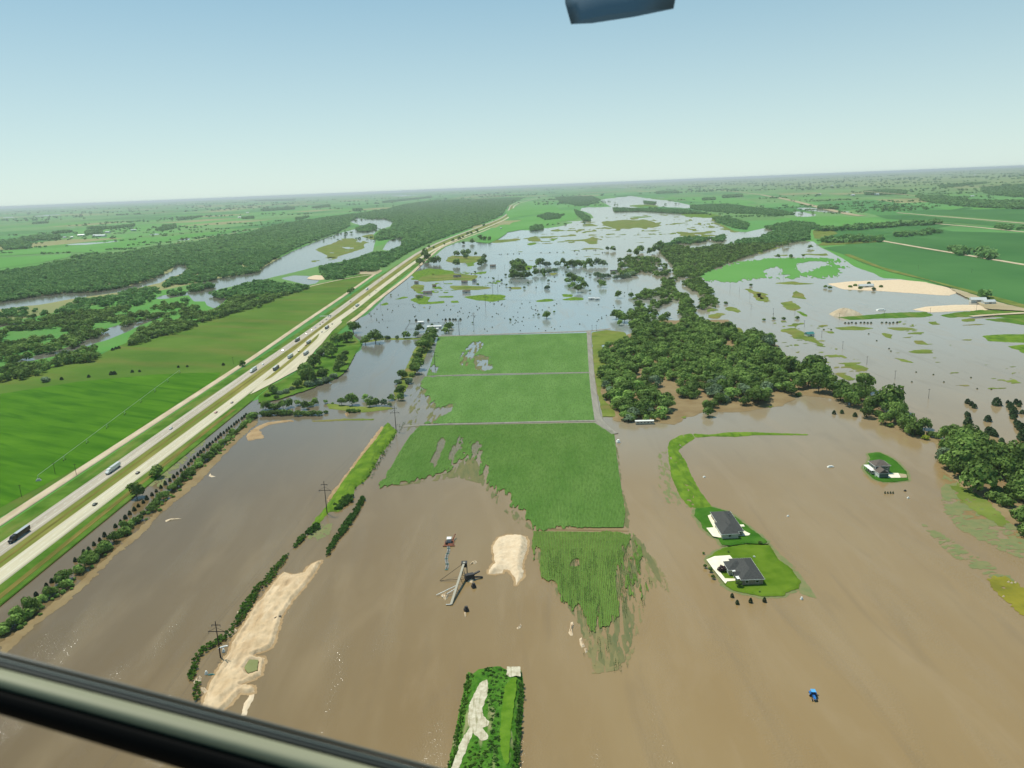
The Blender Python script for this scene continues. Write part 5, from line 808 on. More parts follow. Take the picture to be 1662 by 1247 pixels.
# countless small far clumps to the horizon
n = 1250; u = rng.uniform(-30, 1700, n); v = 5+rng.random(n)**1.4*75; X, Y = atv(u, yh(u)+v); k = (sdf(X, Y, FW) < 0) & (fbm(X/1800, Y/900, 12, 4) > .05-.25*(X > 3500)) & (np.hypot(X, Y) > 3400); X, Y = X[k], Y[k]
fk = hwy(X, Y) > 120; X, Y = X[fk], Y[fk]
for h in HW+[W(q_) for q_, _ in FLD]:
    kk_ = sdf(X, Y, h) < 0; X, Y = X[kk_], Y[kk_]
m_ = 8; X = np.repeat(X, m_); Y = np.repeat(Y, m_); D = np.hypot(X, Y); el = rng.normal(size=len(X)); X = X+el*np.clip(D/60, 15, 260); Y = Y+rng.normal(size=len(X))*10
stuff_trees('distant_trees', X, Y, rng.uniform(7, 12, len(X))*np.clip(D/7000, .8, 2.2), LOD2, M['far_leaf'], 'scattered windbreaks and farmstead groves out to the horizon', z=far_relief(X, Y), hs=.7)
# small dark cedars scattered through the flooded pasture
dots = [(560, 440, [(600, 392), (360, 427), (478, 428), (535, 443), (526, 462), (328, 478), (272, 480), (420, 493), (355, 538), (420, 543), (356, 554), (383, 577), (292, 505), (240, 632), (477, 632), (782, 512), (795, 503), (768, 400), (786, 410), (762, 378), (950, 418), (956, 401), (1037, 490), (1112, 440), (1141, 383), (1186, 433), (1304, 416), (1268, 463), (1285, 450), (1292, 458), (1327, 475), (1268, 505), (1480, 396), (1509, 414), (1490, 434), (1388, 509), (1398, 466), (1378, 526), (1455, 514), (1097, 543), (1568, 652), (1598, 675), (1445, 675), (1048, 578), (1655, 513), (1655, 630), (600, 268), (780, 215), (1630, 352), (1420, 30), (1438, 65), (1472, 60), (1520, 62), (1574, 75), (1605, 160), (1620, 125), (1636, 128), (1612, 70), (1655, 75)]),
 (800, 400, [(14, 647), (60, 615), (94, 657), (103, 646), (131, 671), (42, 753), (61, 762), (132, 808), (280, 740), (305, 692), (326, 644), (415, 628), (432, 680), (434, 698), (450, 707), (478, 713), (482, 665), (503, 723), (484, 755), (555, 715), (630, 685), (688, 664), (716, 645), (229, 791), (282, 797), (252, 827), (264, 835), (282, 850), (256, 857), (246, 866), (224, 882), (342, 797), (328, 842), (345, 888), (407, 807), (478, 900), (515, 926), (308, 947), (592, 947), (658, 910), (694, 928), (757, 899), (1063, 773), (1222, 795), (1188, 825), (1224, 812), (1172, 842), (1275, 776), (976, 873), (1058, 635), (1187, 655), (1355, 663), (1366, 684), (1436, 685), (487, 463), (300, 403), (443, 405), (480, 388), (210, 408), (125, 423), (75, 443), (692, 345), (790, 320), (868, 306), (924, 306), (1050, 307), (1046, 335), (1132, 308), (660, 392), (700, 394), (640, 68), (722, 66), (790, 60), (918, 52), (968, 52), (1050, 47), (1135, 42), (1155, 42), (1232, 70), (945, 86), (72, 90), (93, 90), (166, 86), (232, 84), (296, 82), (540, 70), (1258, 70), (1480, 520), (1478, 558)])]
for ox, oy, L_ in dots:
    for x, y in L_: ptree(ox+x/6.925, oy+y/6.925, random.uniform(1.5, 2.2), 'cedar', 'tiny dark cedar dotted in the flooded pasture above the corn', 'cedars in the flooded pasture', hs=.55, z=0)
for x, y in [(1130, 545), (1177, 543), (1215, 543), (1243, 543), (1296, 542), (935, 550), (799, 552)]: ptree(560+x/6.925, 440+y/6.925, 4, 'cedar', 'dark upright cedar in the fence row across calm flood water', 'cedars in the flooded fence row', hs=.7, z=0)
for x, y in [(395, 410), (152, 432), (143, 320), (352, 465), (97, 385), (625, 388), (822, 290), (1092, 322), (1092, 500), (195, 465), (8, 365)]: ptree(800+x/6.925, 400+y/6.925, 4.5, 'grey', 'small thin tree standing in open flood water left of the groves', 'thin trees in the open flood', z=0)
for x, y, w_ in [(1455, 105, 5), (1460, 10, 4), (1493, 150, 5), (830, 300, 7), (515, 270, 3), (725, 555, 3), (1432, 580, 3), (978, 605, 5), (1030, 616, 3)]: ptree(560+x/6.925, 440+y/6.925, w_, 'broad', 'small tree by a flooded farm building left of the open water', 'trees by the flooded farm buildings', z=0)
for x, y, w_ in [(1215, 537, 8), (1256, 517, 6), (1272, 517, 7), (1294, 516, 7), (1240, 519, 6), (1337, 535, 3), (1349, 535, 3), (1219, 463, 6), (1178, 492, 7), (1160, 465, 0)]:
    if w_: ptree(x, y, w_, 'shrub', 'low bush along the dyke left of the sand cone', 'bushes on the dyke by the sand cone')
for x in list(range(1371, 1395, 6))+list(range(1398, 1418, 5))+list(range(1432, 1462, 6)): ptree(x+random.uniform(-1, 1), 524+random.uniform(-.5, .5), 3.2, 'cedar', 'little bush in the row along the far side of the right flood', 'bush row across the right flood', hs=.6)
for x, y in [(1410, 542), (1423, 553), (1443, 566), (1446, 570), (1487, 604), (1515, 608), (1532, 620), (1576, 613), (1586, 631), (1609, 632), (1480, 620)]: ptree(x, y, 2.4, 'cedar', 'tiny dark bush alone in the open right hand flood', 'tiny bushes in the right flood', hs=.55)
for x, y in [(1340, 466), (1347, 468), (1380, 466), (1388, 464), (1396, 468), (1402, 465), (1410, 461), (1415, 464), (1418, 470), (1430, 466)]: ptree(x, y, 6.5, 'shrub', 'green bush growing on the pale sand pit', 'bushes on the sand pit', z=1.)
for x, y, w_ in [(1263, 415, 7), (1284, 416, 7), (1304, 415, 5), (1315, 400, 7), (1275, 395, 9)]: ptree(x, y, w_, 'broad', 'dark round tree in water above the half drowned green field', 'trees above the drowned field')
# ================================================================ OBJECTS
class MB:
    def __init__(s): s.v = []; s.f = []
    def add(s, V, F): k = len(s.v); s.v += [tuple(p) for p in V]; s.f += [tuple(k+i for i in f) for f in F]; return s
    def box(s, x0, x1, y0, y1, z0, z1, tx=0., ty=0.):
        """box, top optionally tapered by tx, ty on each side"""
        return s.add([(x0, y0, z0), (x1, y0, z0), (x1, y1, z0), (x0, y1, z0), (x0+tx, y0+ty, z1), (x1-tx, y0+ty, z1), (x1-tx, y1-ty, z1), (x0+tx, y1-ty, z1)], [(3, 2, 1, 0), (4, 5, 6, 7), (0, 1, 5, 4), (1, 2, 6, 5), (2, 3, 7, 6), (3, 0, 4, 7)])
    def prism(s, P, axis, a, b):
        """outline P in the plane across `axis`, extruded from a to b"""
        def p3(p, t): return (t, p[0], p[1]) if axis == 'x' else (p[0], t, p[1]) if axis == 'y' else (p[0], p[1], t)
        n = len(P); return s.add([p3(p, a) for p in P]+[p3(p, b) for p in P], [tuple(range(n)), tuple(range(2*n-1, n-1, -1))]+[(i, (i+1) % n, n+(i+1) % n, n+i) for i in range(n)])
    def tube(s, a, b, r, r2=None, n=8):
        a = Vector(a); b = Vector(b); d = (b-a).normalized(); u = d.orthogonal().normalized(); v = d.cross(u); r2 = r if r2 is None else r2
        V = [tuple(c+(u*math.cos(6.2832*i/n)+v*math.sin(6.2832*i/n))*q) for c, q in ((a, r), (b, r2)) for i in range(n)]
        return s.add(V, [tuple(range(n-1, -1, -1)), tuple(range(n, 2*n))]+[(i, (i+1) % n, n+(i+1) % n, n+i) for i in range(n)])
    def wheel(s, x, y, z, r, w_, n=14): return s.tube((x-w_/2, y, z), (x+w_/2, y, z), r, n=n)
    def build(s, name, m, parent=None, bevel=0.):
        me = bpy.data.meshes.new(name); me.from_pydata(s.v, [], s.f); me.materials.append(m)
        import bmesh
        bm = bmesh.new(); bm.from_mesh(me); bmesh.ops.recalc_face_normals(bm, faces=bm.faces)
        if bevel: bmesh.ops.bevel(bm, geom=bm.edges[:], offset=bevel, segments=2, affect='EDGES', clamp_overlap=True)
        bm.to_mesh(me); bm.free(); return link(name, me, parent)
def thing(name, loc, rz, label, cat, group=None, sc_=1.):
    o = link(name, None); o.location = loc; o.rotation_euler = (0, 0, rz); o.scale = (sc_,)*3; return tag(o, label, cat, group)
def dup(root, loc, rz, label, group=None, swap=None):
    r = root.copy(); col.objects.link(r); r.location = loc; r.rotation_euler = (0, 0, rz); r['label'] = label
    if group: r['group'] = group
    elif 'group' in r: del r['group']
    for ch in list(root.children):
        c = ch.copy(); col.objects.link(c); c.parent = r
        for g_ in ch.children: d = g_.copy(); col.objects.link(d); d.parent = c
        if swap and ch.name.split('.')[0] in swap:
            c.data = ch.data.copy(); c.data.materials[0] = swap[ch.name.split('.')[0]]
    return r
P_ = {k: plain(k, c, r, s_) for k, c, r, s_ in [('white_paint', (232, 232, 226), .4, .5), ('black_paint', (24, 24, 26), .35, .5), ('dark_glass', (22, 28, 34), .08, .8), ('rubber', (26, 26, 26), .8, .2), ('grey_paint', (120, 124, 126), .4, .5), ('red_paint', (140, 34, 28), .35, .5), ('blue_paint', (36, 78, 158), .35, .5),
    ('silver_paint', (176, 180, 182), .35, .6), ('green_paint', (34, 56, 40), .35, .5), ('pole_wood', (52, 44, 40), .85, .2), ('steel', (178, 178, 170), .45, .5), ('dark_steel', (54, 50, 48), .6, .4), ('rust', (140, 84, 60), .8, .3), ('chassis', (40, 40, 42), .6, .3), ('trailer_grey', (196, 198, 196), .4, .5), ('siding', (196, 188, 166), .7, .3), ('stone_wall', (150, 134, 112), .8, .2),
    ('green_siding', (104, 116, 104), .75, .2), ('trim', (240, 238, 228), .6, .3), ('tin_roof', (206, 208, 204), .4, .5), ('barn_wall', (226, 222, 210), .7, .3), ('wire', (60, 60, 60), .6, .3), ('teal_paint', (60, 130, 124), .5, .4), ('tractor_blue', (44, 116, 190), .35, .5), ('yellow_paint', (206, 170, 50), .5, .4)]}
M['shingle'] = overlay(mat('grey_shingles', (74, 74, 72), (92, 92, 88), scale=1.2, detail=8, rough=.9, stretch=(1, 1, 3)), (62, 62, 62), 3., .5, .7, .6)
M['shingle_brown'] = overlay(mat('brown_shingles', (100, 90, 82), (122, 112, 104), scale=1.2, detail=8, rough=.9), (84, 76, 70), 3., .5, .7, .6)
# ---- vehicles, nose towards +y, wheels on z=0
def make_semi(loc, rz, label, trailer='white_paint', side=None, cab='white_paint'):
    t = thing('semi_truck', loc, rz, label, 'truck', 'semi trucks on the highway')
    MB().prism([(4.2, 1.0), (10.1, 1.0), (10.2, 1.6), (9.9, 2.1), (8.4, 2.35), (7.9, 3.1), (7.0, 3.85), (4.2, 3.9)], 'x', -1.2, 1.2).build('cab', P_[cab], t, .08)
    MB().prism([(8.32, 2.42), (7.93, 3.02), (7.83, 2.98), (8.2, 2.38)], 'x', -1.05, 1.05).build('windshield', P_['dark_glass'], t)
    b_ = MB().box(-1.28, 1.28, -10.2, 3.6, 1.15, 4.1).build('trailer', P_[side or trailer], t, .04); MB().box(-1.24, 1.24, -10.15, 3.55, 4.105, 4.13).build('trailer_roof', P_['trailer_grey' if not side else 'silver_paint'], b_)
    MB().box(-.5, .5, -9.8, 9.4, .75, 1.05).build('chassis', P_['chassis'], t)
    for y in (9., 5.5, 4.4, -7.6, -8.8):
        for s in (-1, 1): MB().wheel(s*1.02, y, .52, .52, .45 if y < 9 else .3).build('wheel', P_['rubber'], t)
    for s in (-1, 1): MB().tube((s*1.1, 4.5, 1.5), (s*1.1, 4.5, 4.3), .1).build('exhaust_stack', P_['steel'], t); MB().box(s*.8-.18, s*.8+.18, 10.08, 10.2, 1.15, 1.45).build('headlight', P_['silver_paint'], t)
    return t
def make_car(loc, rz, label, paint='white_paint', kind='car'):
    t = thing('car' if kind == 'car' else 'pickup_truck', loc, rz, label, 'car' if kind == 'car' else 'pickup')
    if kind == 'car':
        MB().prism([(-2.3, .35), (2.3, .35), (2.35, .75), (1.3, 1.0), (.5, 1.45), (-1.1, 1.5), (-2.0, 1.1), (-2.35, 1.0)], 'x', -.9, .9).build('body', P_[paint], t, .06)
        MB().prism([(1.22, 1.02), (.5, 1.4), (-1.1, 1.44), (-1.9, 1.08)], 'x', -.925, .925).build('side_window', P_['dark_glass'], t)
        MB().prism([(1.32, 1.03), (.55, 1.48), (.48, 1.44), (1.25, .99)], 'x', -.75, .75).build('windshield', P_['dark_glass'], t)
    else:
        MB().prism([(-2.7, .45), (2.7, .45), (2.75, .95), (2.4, 1.15), (1.3, 1.2), (.6, 1.85), (-.8, 1.9), (-.95, 1.2), (-2.75, 1.2)], 'x', -.98, .98).build('body', P_[paint], t, .05)
        MB().prism([(1.15, 1.25), (.6, 1.78), (-.7, 1.82), (-.78, 1.25)], 'x', -1.0, 1.0).build('side_window', P_['dark_glass'], t); MB().box(-.8, .8, -2.65, -1.05, 1.21, 1.23).build('cargo_bed', P_['chassis'], t)
    for y in (1.45, -1.4):
        for s in (-1, 1): MB().wheel(s*.82, y, .36, .36, .26).build('wheel', P_['rubber'], t)
    for s in (-1, 1): MB().box(s*.62-.2, s*.62+.2, 2.28 if kind == 'car' else 2.7, 2.38 if kind == 'car' else 2.78, .62, .8).build('headlight', P_['silver_paint'], t)
    return t
ZW = ZL+.56
def onroad(px, py, h): x, y, _ = at(px, py, ZW+h); return (x, y, ZW)
def along(cen, px, py, h=1.5, off=0.):
    x, y, _ = onroad(px, py, h); P = smooth(cen); best = min(range(len(P)-1), key=lambda i: abs((P[i][1]+P[i+1][1])/2-y)); a, b = P[best], P[best+1]; d = (b-a)/np.linalg.norm(b-a); u = (y-a[1])/(b[1]-a[1]); cx = a[0]+u*(b[0]-a[0])
    return (cx+max(-1.85+0, min(1.85, x-cx)), y, ZW), -math.atan2(d[0], d[1])
def put(fn, cen, px, py, south, *a, **k):
    loc, rz = along(cen, px, py, k.pop('h', 1.5)); return fn(loc, rz+(math.pi if south else 0), *a, **k)
put(make_semi, cenW, 37, 866, 1, 'black semi truck on the left carriageway at the left edge of the frame', trailer='white_paint', side='black_paint', cab='black_paint', h=2.5)
semi = put(make_semi, cenW, 189, 759, 1, 'white semi truck on the left carriageway beside the hayfield', h=2.5)
def putdup(src, cen, px, py, south, label, group=None, swap=None, h=1.5):
    loc, rz = along(cen, px, py, h); return dup(src, loc, rz+(math.pi if south else 0), label, group, swap)
GS = 'semi trucks on the highway'; PK = {'cab': P_['grey_paint']}
putdup(semi, cenW, 414, 599.5, 1, 'white semi truck on the left carriageway level with the drowned hedge', GS, h=2.5)
putdup(semi, cenW, 488.6, 550.6, 1, 'dark semi truck on the left carriageway level with the rest area ramp', GS, {'trailer': P_['grey_paint'], 'cab': P_['green_paint']}, h=2.5)
putdup(semi, cenE, 450.5, 596, 0, 'semi truck with dark grey side, nearest on the right carriageway', GS, {'trailer': P_['grey_paint'], 'cab': P_['black_paint']}, h=2.5)
putdup(semi, cenE, 471.4, 577, 0, 'white semi truck following between two others on the right carriageway', GS, h=2.5)
putdup(semi, cenE, 506.4, 554, 0, 'grey semi truck beside the parking ramp on the right carriageway', GS, {'trailer': P_['silver_paint']}, h=2.5)
putdup(semi, cenE, 542.8, 530, 0, 'dark semi truck where the ramp rejoins the right carriageway', GS, {'trailer': P_['grey_paint'], 'cab': P_['red_paint']}, h=2.5)
x, y, _ = at(497, 573, 3); dup(semi, (x, y, ZL+.62), -.02, 'grey semi truck parked on the rest area ramp', GS, {'trailer': P_['silver_paint']})
putdup(semi, cenE, 579.4, 495, 0, 'white box truck far up the right carriageway', GS, h=2.5); putdup(semi, cenW, 598, 468.5, 1, 'white semi truck far up the left carriageway above the sign gantry', GS, h=2.5)
GC = 'cars on the highway'
car = put(make_car, cenW, 277, 694, 1, 'white car alone on the left carriageway', 'white_paint'); car['group'] = GC
cars = [(cenE, 154, 818, 0, 'dark green car on the right carriageway nearest the lone round trees', 'green_paint'), (cenE, 223.5, 767, 0, 'dark car on the right carriageway past the lone round trees', 'black_paint'), (cenE, 350.5, 669, 0, 'dark red car on the right carriageway beside the cedar row', 'red_paint'), (cenE, 376.5, 653, 0, 'dark car leading the red one on the right carriageway', 'black_paint'),
 (cenW, 428, 591, 1, 'white car behind the semi truck on the left carriageway', 'white_paint'), (cenW, 459.4, 569, 1, 'silver car midway between two semi trucks on the left carriageway', 'silver_paint'), (cenW, 500, 542, 1, 'dark car following the dark semi truck on the left carriageway', 'black_paint'), (cenW, 506.7, 536, 1, 'white car in the queue on the left carriageway', 'white_paint'), (cenW, 514, 531.7, 1, 'dark blue car in the queue on the left carriageway', 'blue_paint'), (cenW, 522.3, 526, 1, 'black car in the queue below the sign gantry', 'black_paint'), (cenW, 526.5, 523, 1, 'red car in the queue below the sign gantry', 'red_paint'), (cenW, 531.6, 518.5, 1, 'grey car just below the sign gantry', 'grey_paint'),
 (cenE, 487.4, 569.5, 0, 'dark car between semi trucks on the right carriageway', 'black_paint'), (cenE, 497.8, 560, 0, 'red car between semi trucks on the right carriageway', 'red_paint'), (cenE, 523.9, 538.6, 0, 'grey car at the ramp junction on the right carriageway', 'grey_paint'), (cenE, 551.3, 525.4, 0, 'black car ahead of the dark semi truck on the right carriageway', 'black_paint'), (cenE, 574, 500, 0, 'dark car below the far box truck', 'black_paint'), (cenE, 583.7, 494.8, 0, 'blue car above the far box truck', 'blue_paint'),
 (cenE, 600, 479, 0, 'dark car far up the right carriageway level with the two field trees', 'black_paint'), (cenW, 571, 489.5, 1, 'red car far up the left carriageway', 'red_paint'), (cenE, 610, 471.5, 0, 'grey car far up the right carriageway', 'grey_paint'), (cenE, 642, 447, 0, 'white car small in the distance on the right carriageway', 'white_paint'), (cenW, 620.6, 451.5, 1, 'dark car small in the distance on the left carriageway', 'black_paint'), (cenW, 615, 456, 1, 'white car small in the distance on the left carriageway', 'white_paint')]
for c_, px, py, s_, lb, pt in cars: putdup(car, c_, px, py, s_, lb, GC, {'body': P_[pt]}, h=.8)
pk = put(make_car, cenW, 536.4, 514, 1, 'white pickup truck beneath the sign gantry', 'white_paint', 'pickup')
# ---- overhead sign gantry
gx, gy, _ = at(519, 514.5, 6); g2, _, _ = at(541, 513, 6); t = thing('sign_gantry', (gx, gy, ZL), 0, 'white overhead truss reaching over the left carriageway', 'gantry'); Lg = 26.
for x in (0, Lg): MB().tube((x, 0, 0), (x, 0, 7), .22).build('post', P_['steel'], t)
b_ = MB()
for dz in (5.6, 6.9): b_.tube((0, -.4, dz), (Lg, -.4, dz), .12); b_.tube((0, .4, dz), (Lg, .4, dz), .12)
for i in range(13): b_.tube((i*2, -.4, 5.6), (i*2+2, -.4, 6.9), .06); b_.tube((i*2, .4, 6.9), (i*2+2, .4, 5.6), .06)
b_.build('truss', P_['white_paint'], t); MB().box(14, 20, .62, .72, 4.9, 7.6).build('sign_panel', P_['steel'], t)
# ---- transmission pylons and their wires
def make_pylon(x, y, h, label, rz=0.):
    t = thing('power_pole', (x, y, 0), rz, label, 'power pole', 'transmission poles')
    MB().tube((0, 0, -.5), (0, 0, h), .34, .18).build('pole', P_['pole_wood'], t)
    for z, w_ in ((h*.9, 2.2), (h*.72, 4.2)):
        c = MB().box(-w_, w_, -.12, .12, z-.14, z+.14).build('crossarm', P_['pole_wood'], t)
        for s in (-w_*.93, w_*.93): MB().tube((s, 0, z-.14), (s, 0, z-1.1), .11).build('insulator', P_['grey_paint'], c)
    b_ = MB()
    for s in (-1, 1): b_.tube((0, 0, h*.83), (s*4.0, 0, h*.72), .07)
    b_.build('brace', P_['pole_wood'], t); return t
PY = [((358, 1067), 19, 'leaning dark power pole by the sand track, nearest to the camera'), ((531, 834), 23.5, 'dark power pole at the low end of the sunny green dyke'), ((643, 700), 24, 'dark power pole where the pond meets the flooded corner of the corn'), ((706.5, 601), 24, 'dark power pole at the left edge of the upper corn field'), ((745.5, 545), 24, 'dark power pole at the top edge of the corn field'), ((769, 528), 21, 'dark power pole standing in calm water beyond the corn field'), ((788, 497), 24, 'thin power pole in the open flood below the grassy bar'), ((808, 472), 24, 'thin power pole in water right of the grassy bar'), ((800, 478), 24, 'thin power pole in water on the grassy bar')]
pts = []
for (px, py), h, lb in PY:
    x, y, _ = at(px, py); make_pylon(x, y, h, lb, -.08); pts.append((x, y, h))
def wire(a, b, name='power_line', label='', n=14, sag=3., r=.035, group='power lines'):
    b_ = MB(); a = Vector(a); b = Vector(b); p0 = a
    for i in range(1, n+1):
        u = i/n; p = a.lerp(b, u)-Vector((0, 0, sag*4*u*(1-u))); b_.tube(p0, p, r, n=3); p0 = p
    o = b_.build(name, P_['wire']); tag(o, label, 'power line', group); return o
seq = [(-155, 180, 19)]+pts[:5]+[pts[6]]
for i, (a, b) in enumerate(zip(seq[:-1], seq[1:])):
    for s in (-3.9, 0, 3.9): wire((a[0]+s, a[1], a[2]*(.67 if s else .98)), (b[0]+s, b[1], b[2]*(.67 if s else .98)), label='thin wire strung between the dark transmission poles')
def make_upole(x, y, h, label, group):
    t = thing('utility_pole', (x, y, 0), 0, label, 'utility pole', group); MB().tube((0, 0, -.3), (0, 0, h), .2, .13, 6).build('pole', P_['pole_wood'], t); MB().box(-1.3, 1.3, -.08, .08, h-.7, h-.5).build('crossarm', P_['pole_wood'], t); return t
UP = [(1367.6, 566.5), (1406.8, 592), (1452.5, 616), (1507, 647), (1333.6, 548.5), (1305.5, 531)]
up0 = make_upole(*at(*UP[0])[:2], 9.5, 'thin pole of the line marching through the right hand flood', 'poles through the right flood')
for p in UP[1:]: dup(up0, (*at(*p)[:2], 0), random.uniform(-.2, .2), 'thin pole of the line marching through the right hand flood', 'poles through the right flood')
for p in [(1362, 519), (1434.7, 516), (1509.5, 510), (1584.5, 505), (1255, 519), (1272, 452.5), (1490, 438), (1577, 444), (1290, 512)]: dup(up0, (*at(*p)[:2], .2), .1, 'pole beside the sand pits and dykes on the right', 'poles by the sand pits')
for p in [(35.4, 808), (124.4, 773), (90, 771), (379, 592)]: dup(up0, (*at(*p)[:2], ZL), .1, 'slender pole beside the pale gravel road on the left', 'poles by the gravel road')
for p in [(618, 498), (602, 512), (662, 466), (720, 460), (645, 452), (880, 467), (958, 455), (1019, 470), (1025, 477), (805, 462), (843, 432), (838, 408), (842, 408), (870, 472), (1068, 535), (1053, 529), (968, 538), (961, 538), (827, 433), (819, 436), (809, 453), (1185, 470), (1200, 474), (1217, 485), (1219, 503), (1255, 510)]: dup(up0, (*at(*p)[:2], 0), random.uniform(-.4, .4), 'thin utility pole standing in the mid distance flood', 'poles in the mid flood')
# ---- houses
def hip(b, x0, x1, y0, y1, z, h, ov=.6, t_=.18):
    x0 -= ov; x1 += ov; y0 -= ov; y1 += ov; w_ = x1-x0; d = y1-y0
    if w_ < d: r = w_/2; R1 = (x0+r, y0+r, z+h); R2 = (x0+r, y1-r, z+h)
    else: r = d/2; R1 = (x0+r, y0+r, z+h); R2 = (x1-r, y0+r, z+h)
    V = [(x0, y0, z), (x1, y0, z), (x1, y1, z), (x0, y1, z), R1, R2]
    F = [(0, 1, 4), (1, 2, 5, 4), (2, 3, 5), (3, 0, 4, 5)] if w_ < d else [(0, 1, 5, 4), (1, 2, 5), (2, 3, 4, 5), (3, 0, 4)]
    return b.add(V, F+[(3, 2, 1, 0)])
def gable(b, x0, x1, y0, y1, z, h, ov=.4, axis='y'):
    x0 -= ov; x1 += ov; y0 -= ov; y1 += ov
    if axis == 'y': c = (x0+x1)/2; V = [(x0, y0, z), (x1, y0, z), (x1, y1, z), (x0, y1, z), (c, y0, z+h), (c, y1, z+h)]; F = [(0, 4, 5, 3), (1, 2, 5, 4), (0, 1, 4), (2, 3, 5), (3, 2, 1, 0)]
    else: c = (y0+y1)/2; V = [(x0, y0, z), (x1, y0, z), (x1, y1, z), (x0, y1, z), (x0, c, z+h), (x1, c, z+h)]; F = [(0, 1, 5, 4), (2, 3, 4, 5), (1, 2, 5), (3, 0, 4), (3, 2, 1, 0)]
    return b.add(V, F)
def eave(b, x0, x1, y0, y1, z, ov): return b.box(x0-ov-.08, x1+ov+.08, y0-ov-.08, y1+ov+.08, z-.24, z-.01)
def windows(t, spec):
    for (x, y, z, w_, h_, face) in spec:
        if face in 'EW':
            s = 1 if face == 'E' else -1; f = MB().box(x-.06, x+.06, y-w_/2-.12, y+w_/2+.12, z-.12, z+h_+.12).build('window', P_['trim'], t); MB().box(x+s*.02, x+s*.09, y-w_/2, y+w_/2, z, z+h_).build('pane', P_['dark_glass'], f)
        else:
            s = 1 if face == 'N' else -1; f = MB().box(x-w_/2-.12, x+w_/2+.12, y-.06, y+.06, z-.12, z+h_+.12).build('window', P_['trim'], t); MB().box(x-w_/2, x+w_/2, min(y+s*.02, y+s*.09), max(y+s*.02, y+s*.09), z, z+h_).build('pane', P_['dark_glass'], f)
def house(name, label, blocks, wins, doors, roofm, wallm, z0=.95, vents=()):
    cx = sum(b[0]+b[1] for b in blocks)/2/len(blocks); cy = sum(b[2]+b[3] for b in blocks)/2/len(blocks); t = thing(name, (cx, cy, z0), 0, label, 'house')
    for i, (x0, x1, y0, y1, h, rh, kind, ax) in enumerate(blocks):
        x0 -= cx; x1 -= cx; y0 -= cy; y1 -= cy; MB().box(x0, x1, y0, y1, -.4, h).build('wall', P_[wallm[i]], t)
        rf = (hip(MB(), x0, x1, y0, y1, h, rh) if kind == 'hip' else gable(MB(), x0, x1, y0, y1, h, rh, axis=ax)).build('roof', M[roofm], t)
        eave(MB(), x0, x1, y0, y1, h, .6 if kind == 'hip' else .4).build('gutter', P_['trim'], rf)
    windows(t, [(x-cx, y-cy, z, w_, h_, f) for x, y, z, w_, h_, f in wins])
    for (x, y, w_, h_, f, k) in doors:
        x -= cx; y -= cy; b = MB().box(x-.07, x+.07, y-w_/2, y+w_/2, 0, h_) if f in 'EW' else MB().box(x-w_/2, x+w_/2, y-.07, y+.07, 0, h_)
        b.build(k, P_['trim'], t)
    for x, y, z in vents: MB().tube((x-cx, y-cy, z-.8), (x-cx, y-cy, z+.5), .2).build('roof_vent', P_['grey_paint'], t)
    return t, cx, cy
house('house', 'long single storey house with dark grey hip roof on the farther of the two lawns', [(123.6, 135.2, 428.0, 456.3, 3.0, 3.1, 'hip', 'y'), (121.9, 131.6, 424.6, 440.5, 2.97, 2.7, 'hip', 'y')],
      [(123.6, 453, 1, 1.6, 1.3, 'W'), (123.6, 445.5, 1, 1.6, 1.3, 'W'), (135.2, 433, 1, 2, 1.3, 'E'), (135.2, 440, 1, 2, 1.3, 'E'), (135.2, 449, 1, 2, 1.3, 'E'), (133.6, 428, 1, 1.3, 1.2, 'S'), (126.5, 424.6, 1, 1.6, 1.2, 'S'), (129.5, 456.3, 1, 2, 1.3, 'N')],
      [(123.6, 449, 1.1, 2.2, 'W', 'door'), (121.9, 428.5, 4.8, 2.4, 'W', 'garage_door'), (121.9, 435.5, 4.8, 2.4, 'W', 'garage_door'), (135.2, 444.5, 1.8, 2.2, 'E', 'door')], 'shingle', ['stone_wall', 'siding'], vents=[(131.8, 447, 5.4), (132.4, 444, 5.2)])
t_, cx_, cy_ = house('house', 'house with dark grey hip roof and white porch posts on the lawn nearest the camera', [(117.2, 128.6, 369.6, 392.6, 3.1, 3.3, 'hip', 'y'), (113.5, 122.6, 380.8, 389.8, 3.07, 2.9, 'hip', 'y')],
      [(117.2, 373.5, 1, 2.2, 1.5, 'W'), (128.6, 373, 1, 2, 1.3, 'E'), (128.6, 379, 1, 2, 1.5, 'E'), (128.6, 388, 1, 2, 1.3, 'E'), (120, 369.6, 1, 1.6, 1.3, 'S'), (125.5, 369.6, 1, 1.6, 1.3, 'S'), (120.5, 392.6, 1, 2, 1.3, 'N')],
      [(117.2, 377.6, 1.1, 2.2, 'W', 'door'), (113.5, 383.5, 3., 2.4, 'W', 'garage_door'), (113.5, 387.2, 3., 2.4, 'W', 'garage_door'), (128.6, 383.5, 2.2, 2.2, 'E', 'door')], 'shingle', ['stone_wall', 'siding'])
for y in (371.6, 374.4, 377.2, 380.): MB().box(115.2-cx_, 115.45-cx_, y-cy_-.12, y-cy_+.12, 0, 2.9).build('porch_post', P_['trim'], t_)
MB().box(115.0-cx_, 117.2-cx_, 370.6-cy_, 380.6-cy_, 2.78, 2.9).build('porch_beam', P_['trim'], t_); gable(MB(), 114.9-cx_, 117.6-cx_, 374-cy_, 378.2-cy_, 2.95, 1.5, .2, 'x').build('roof', M['shingle'], t_)
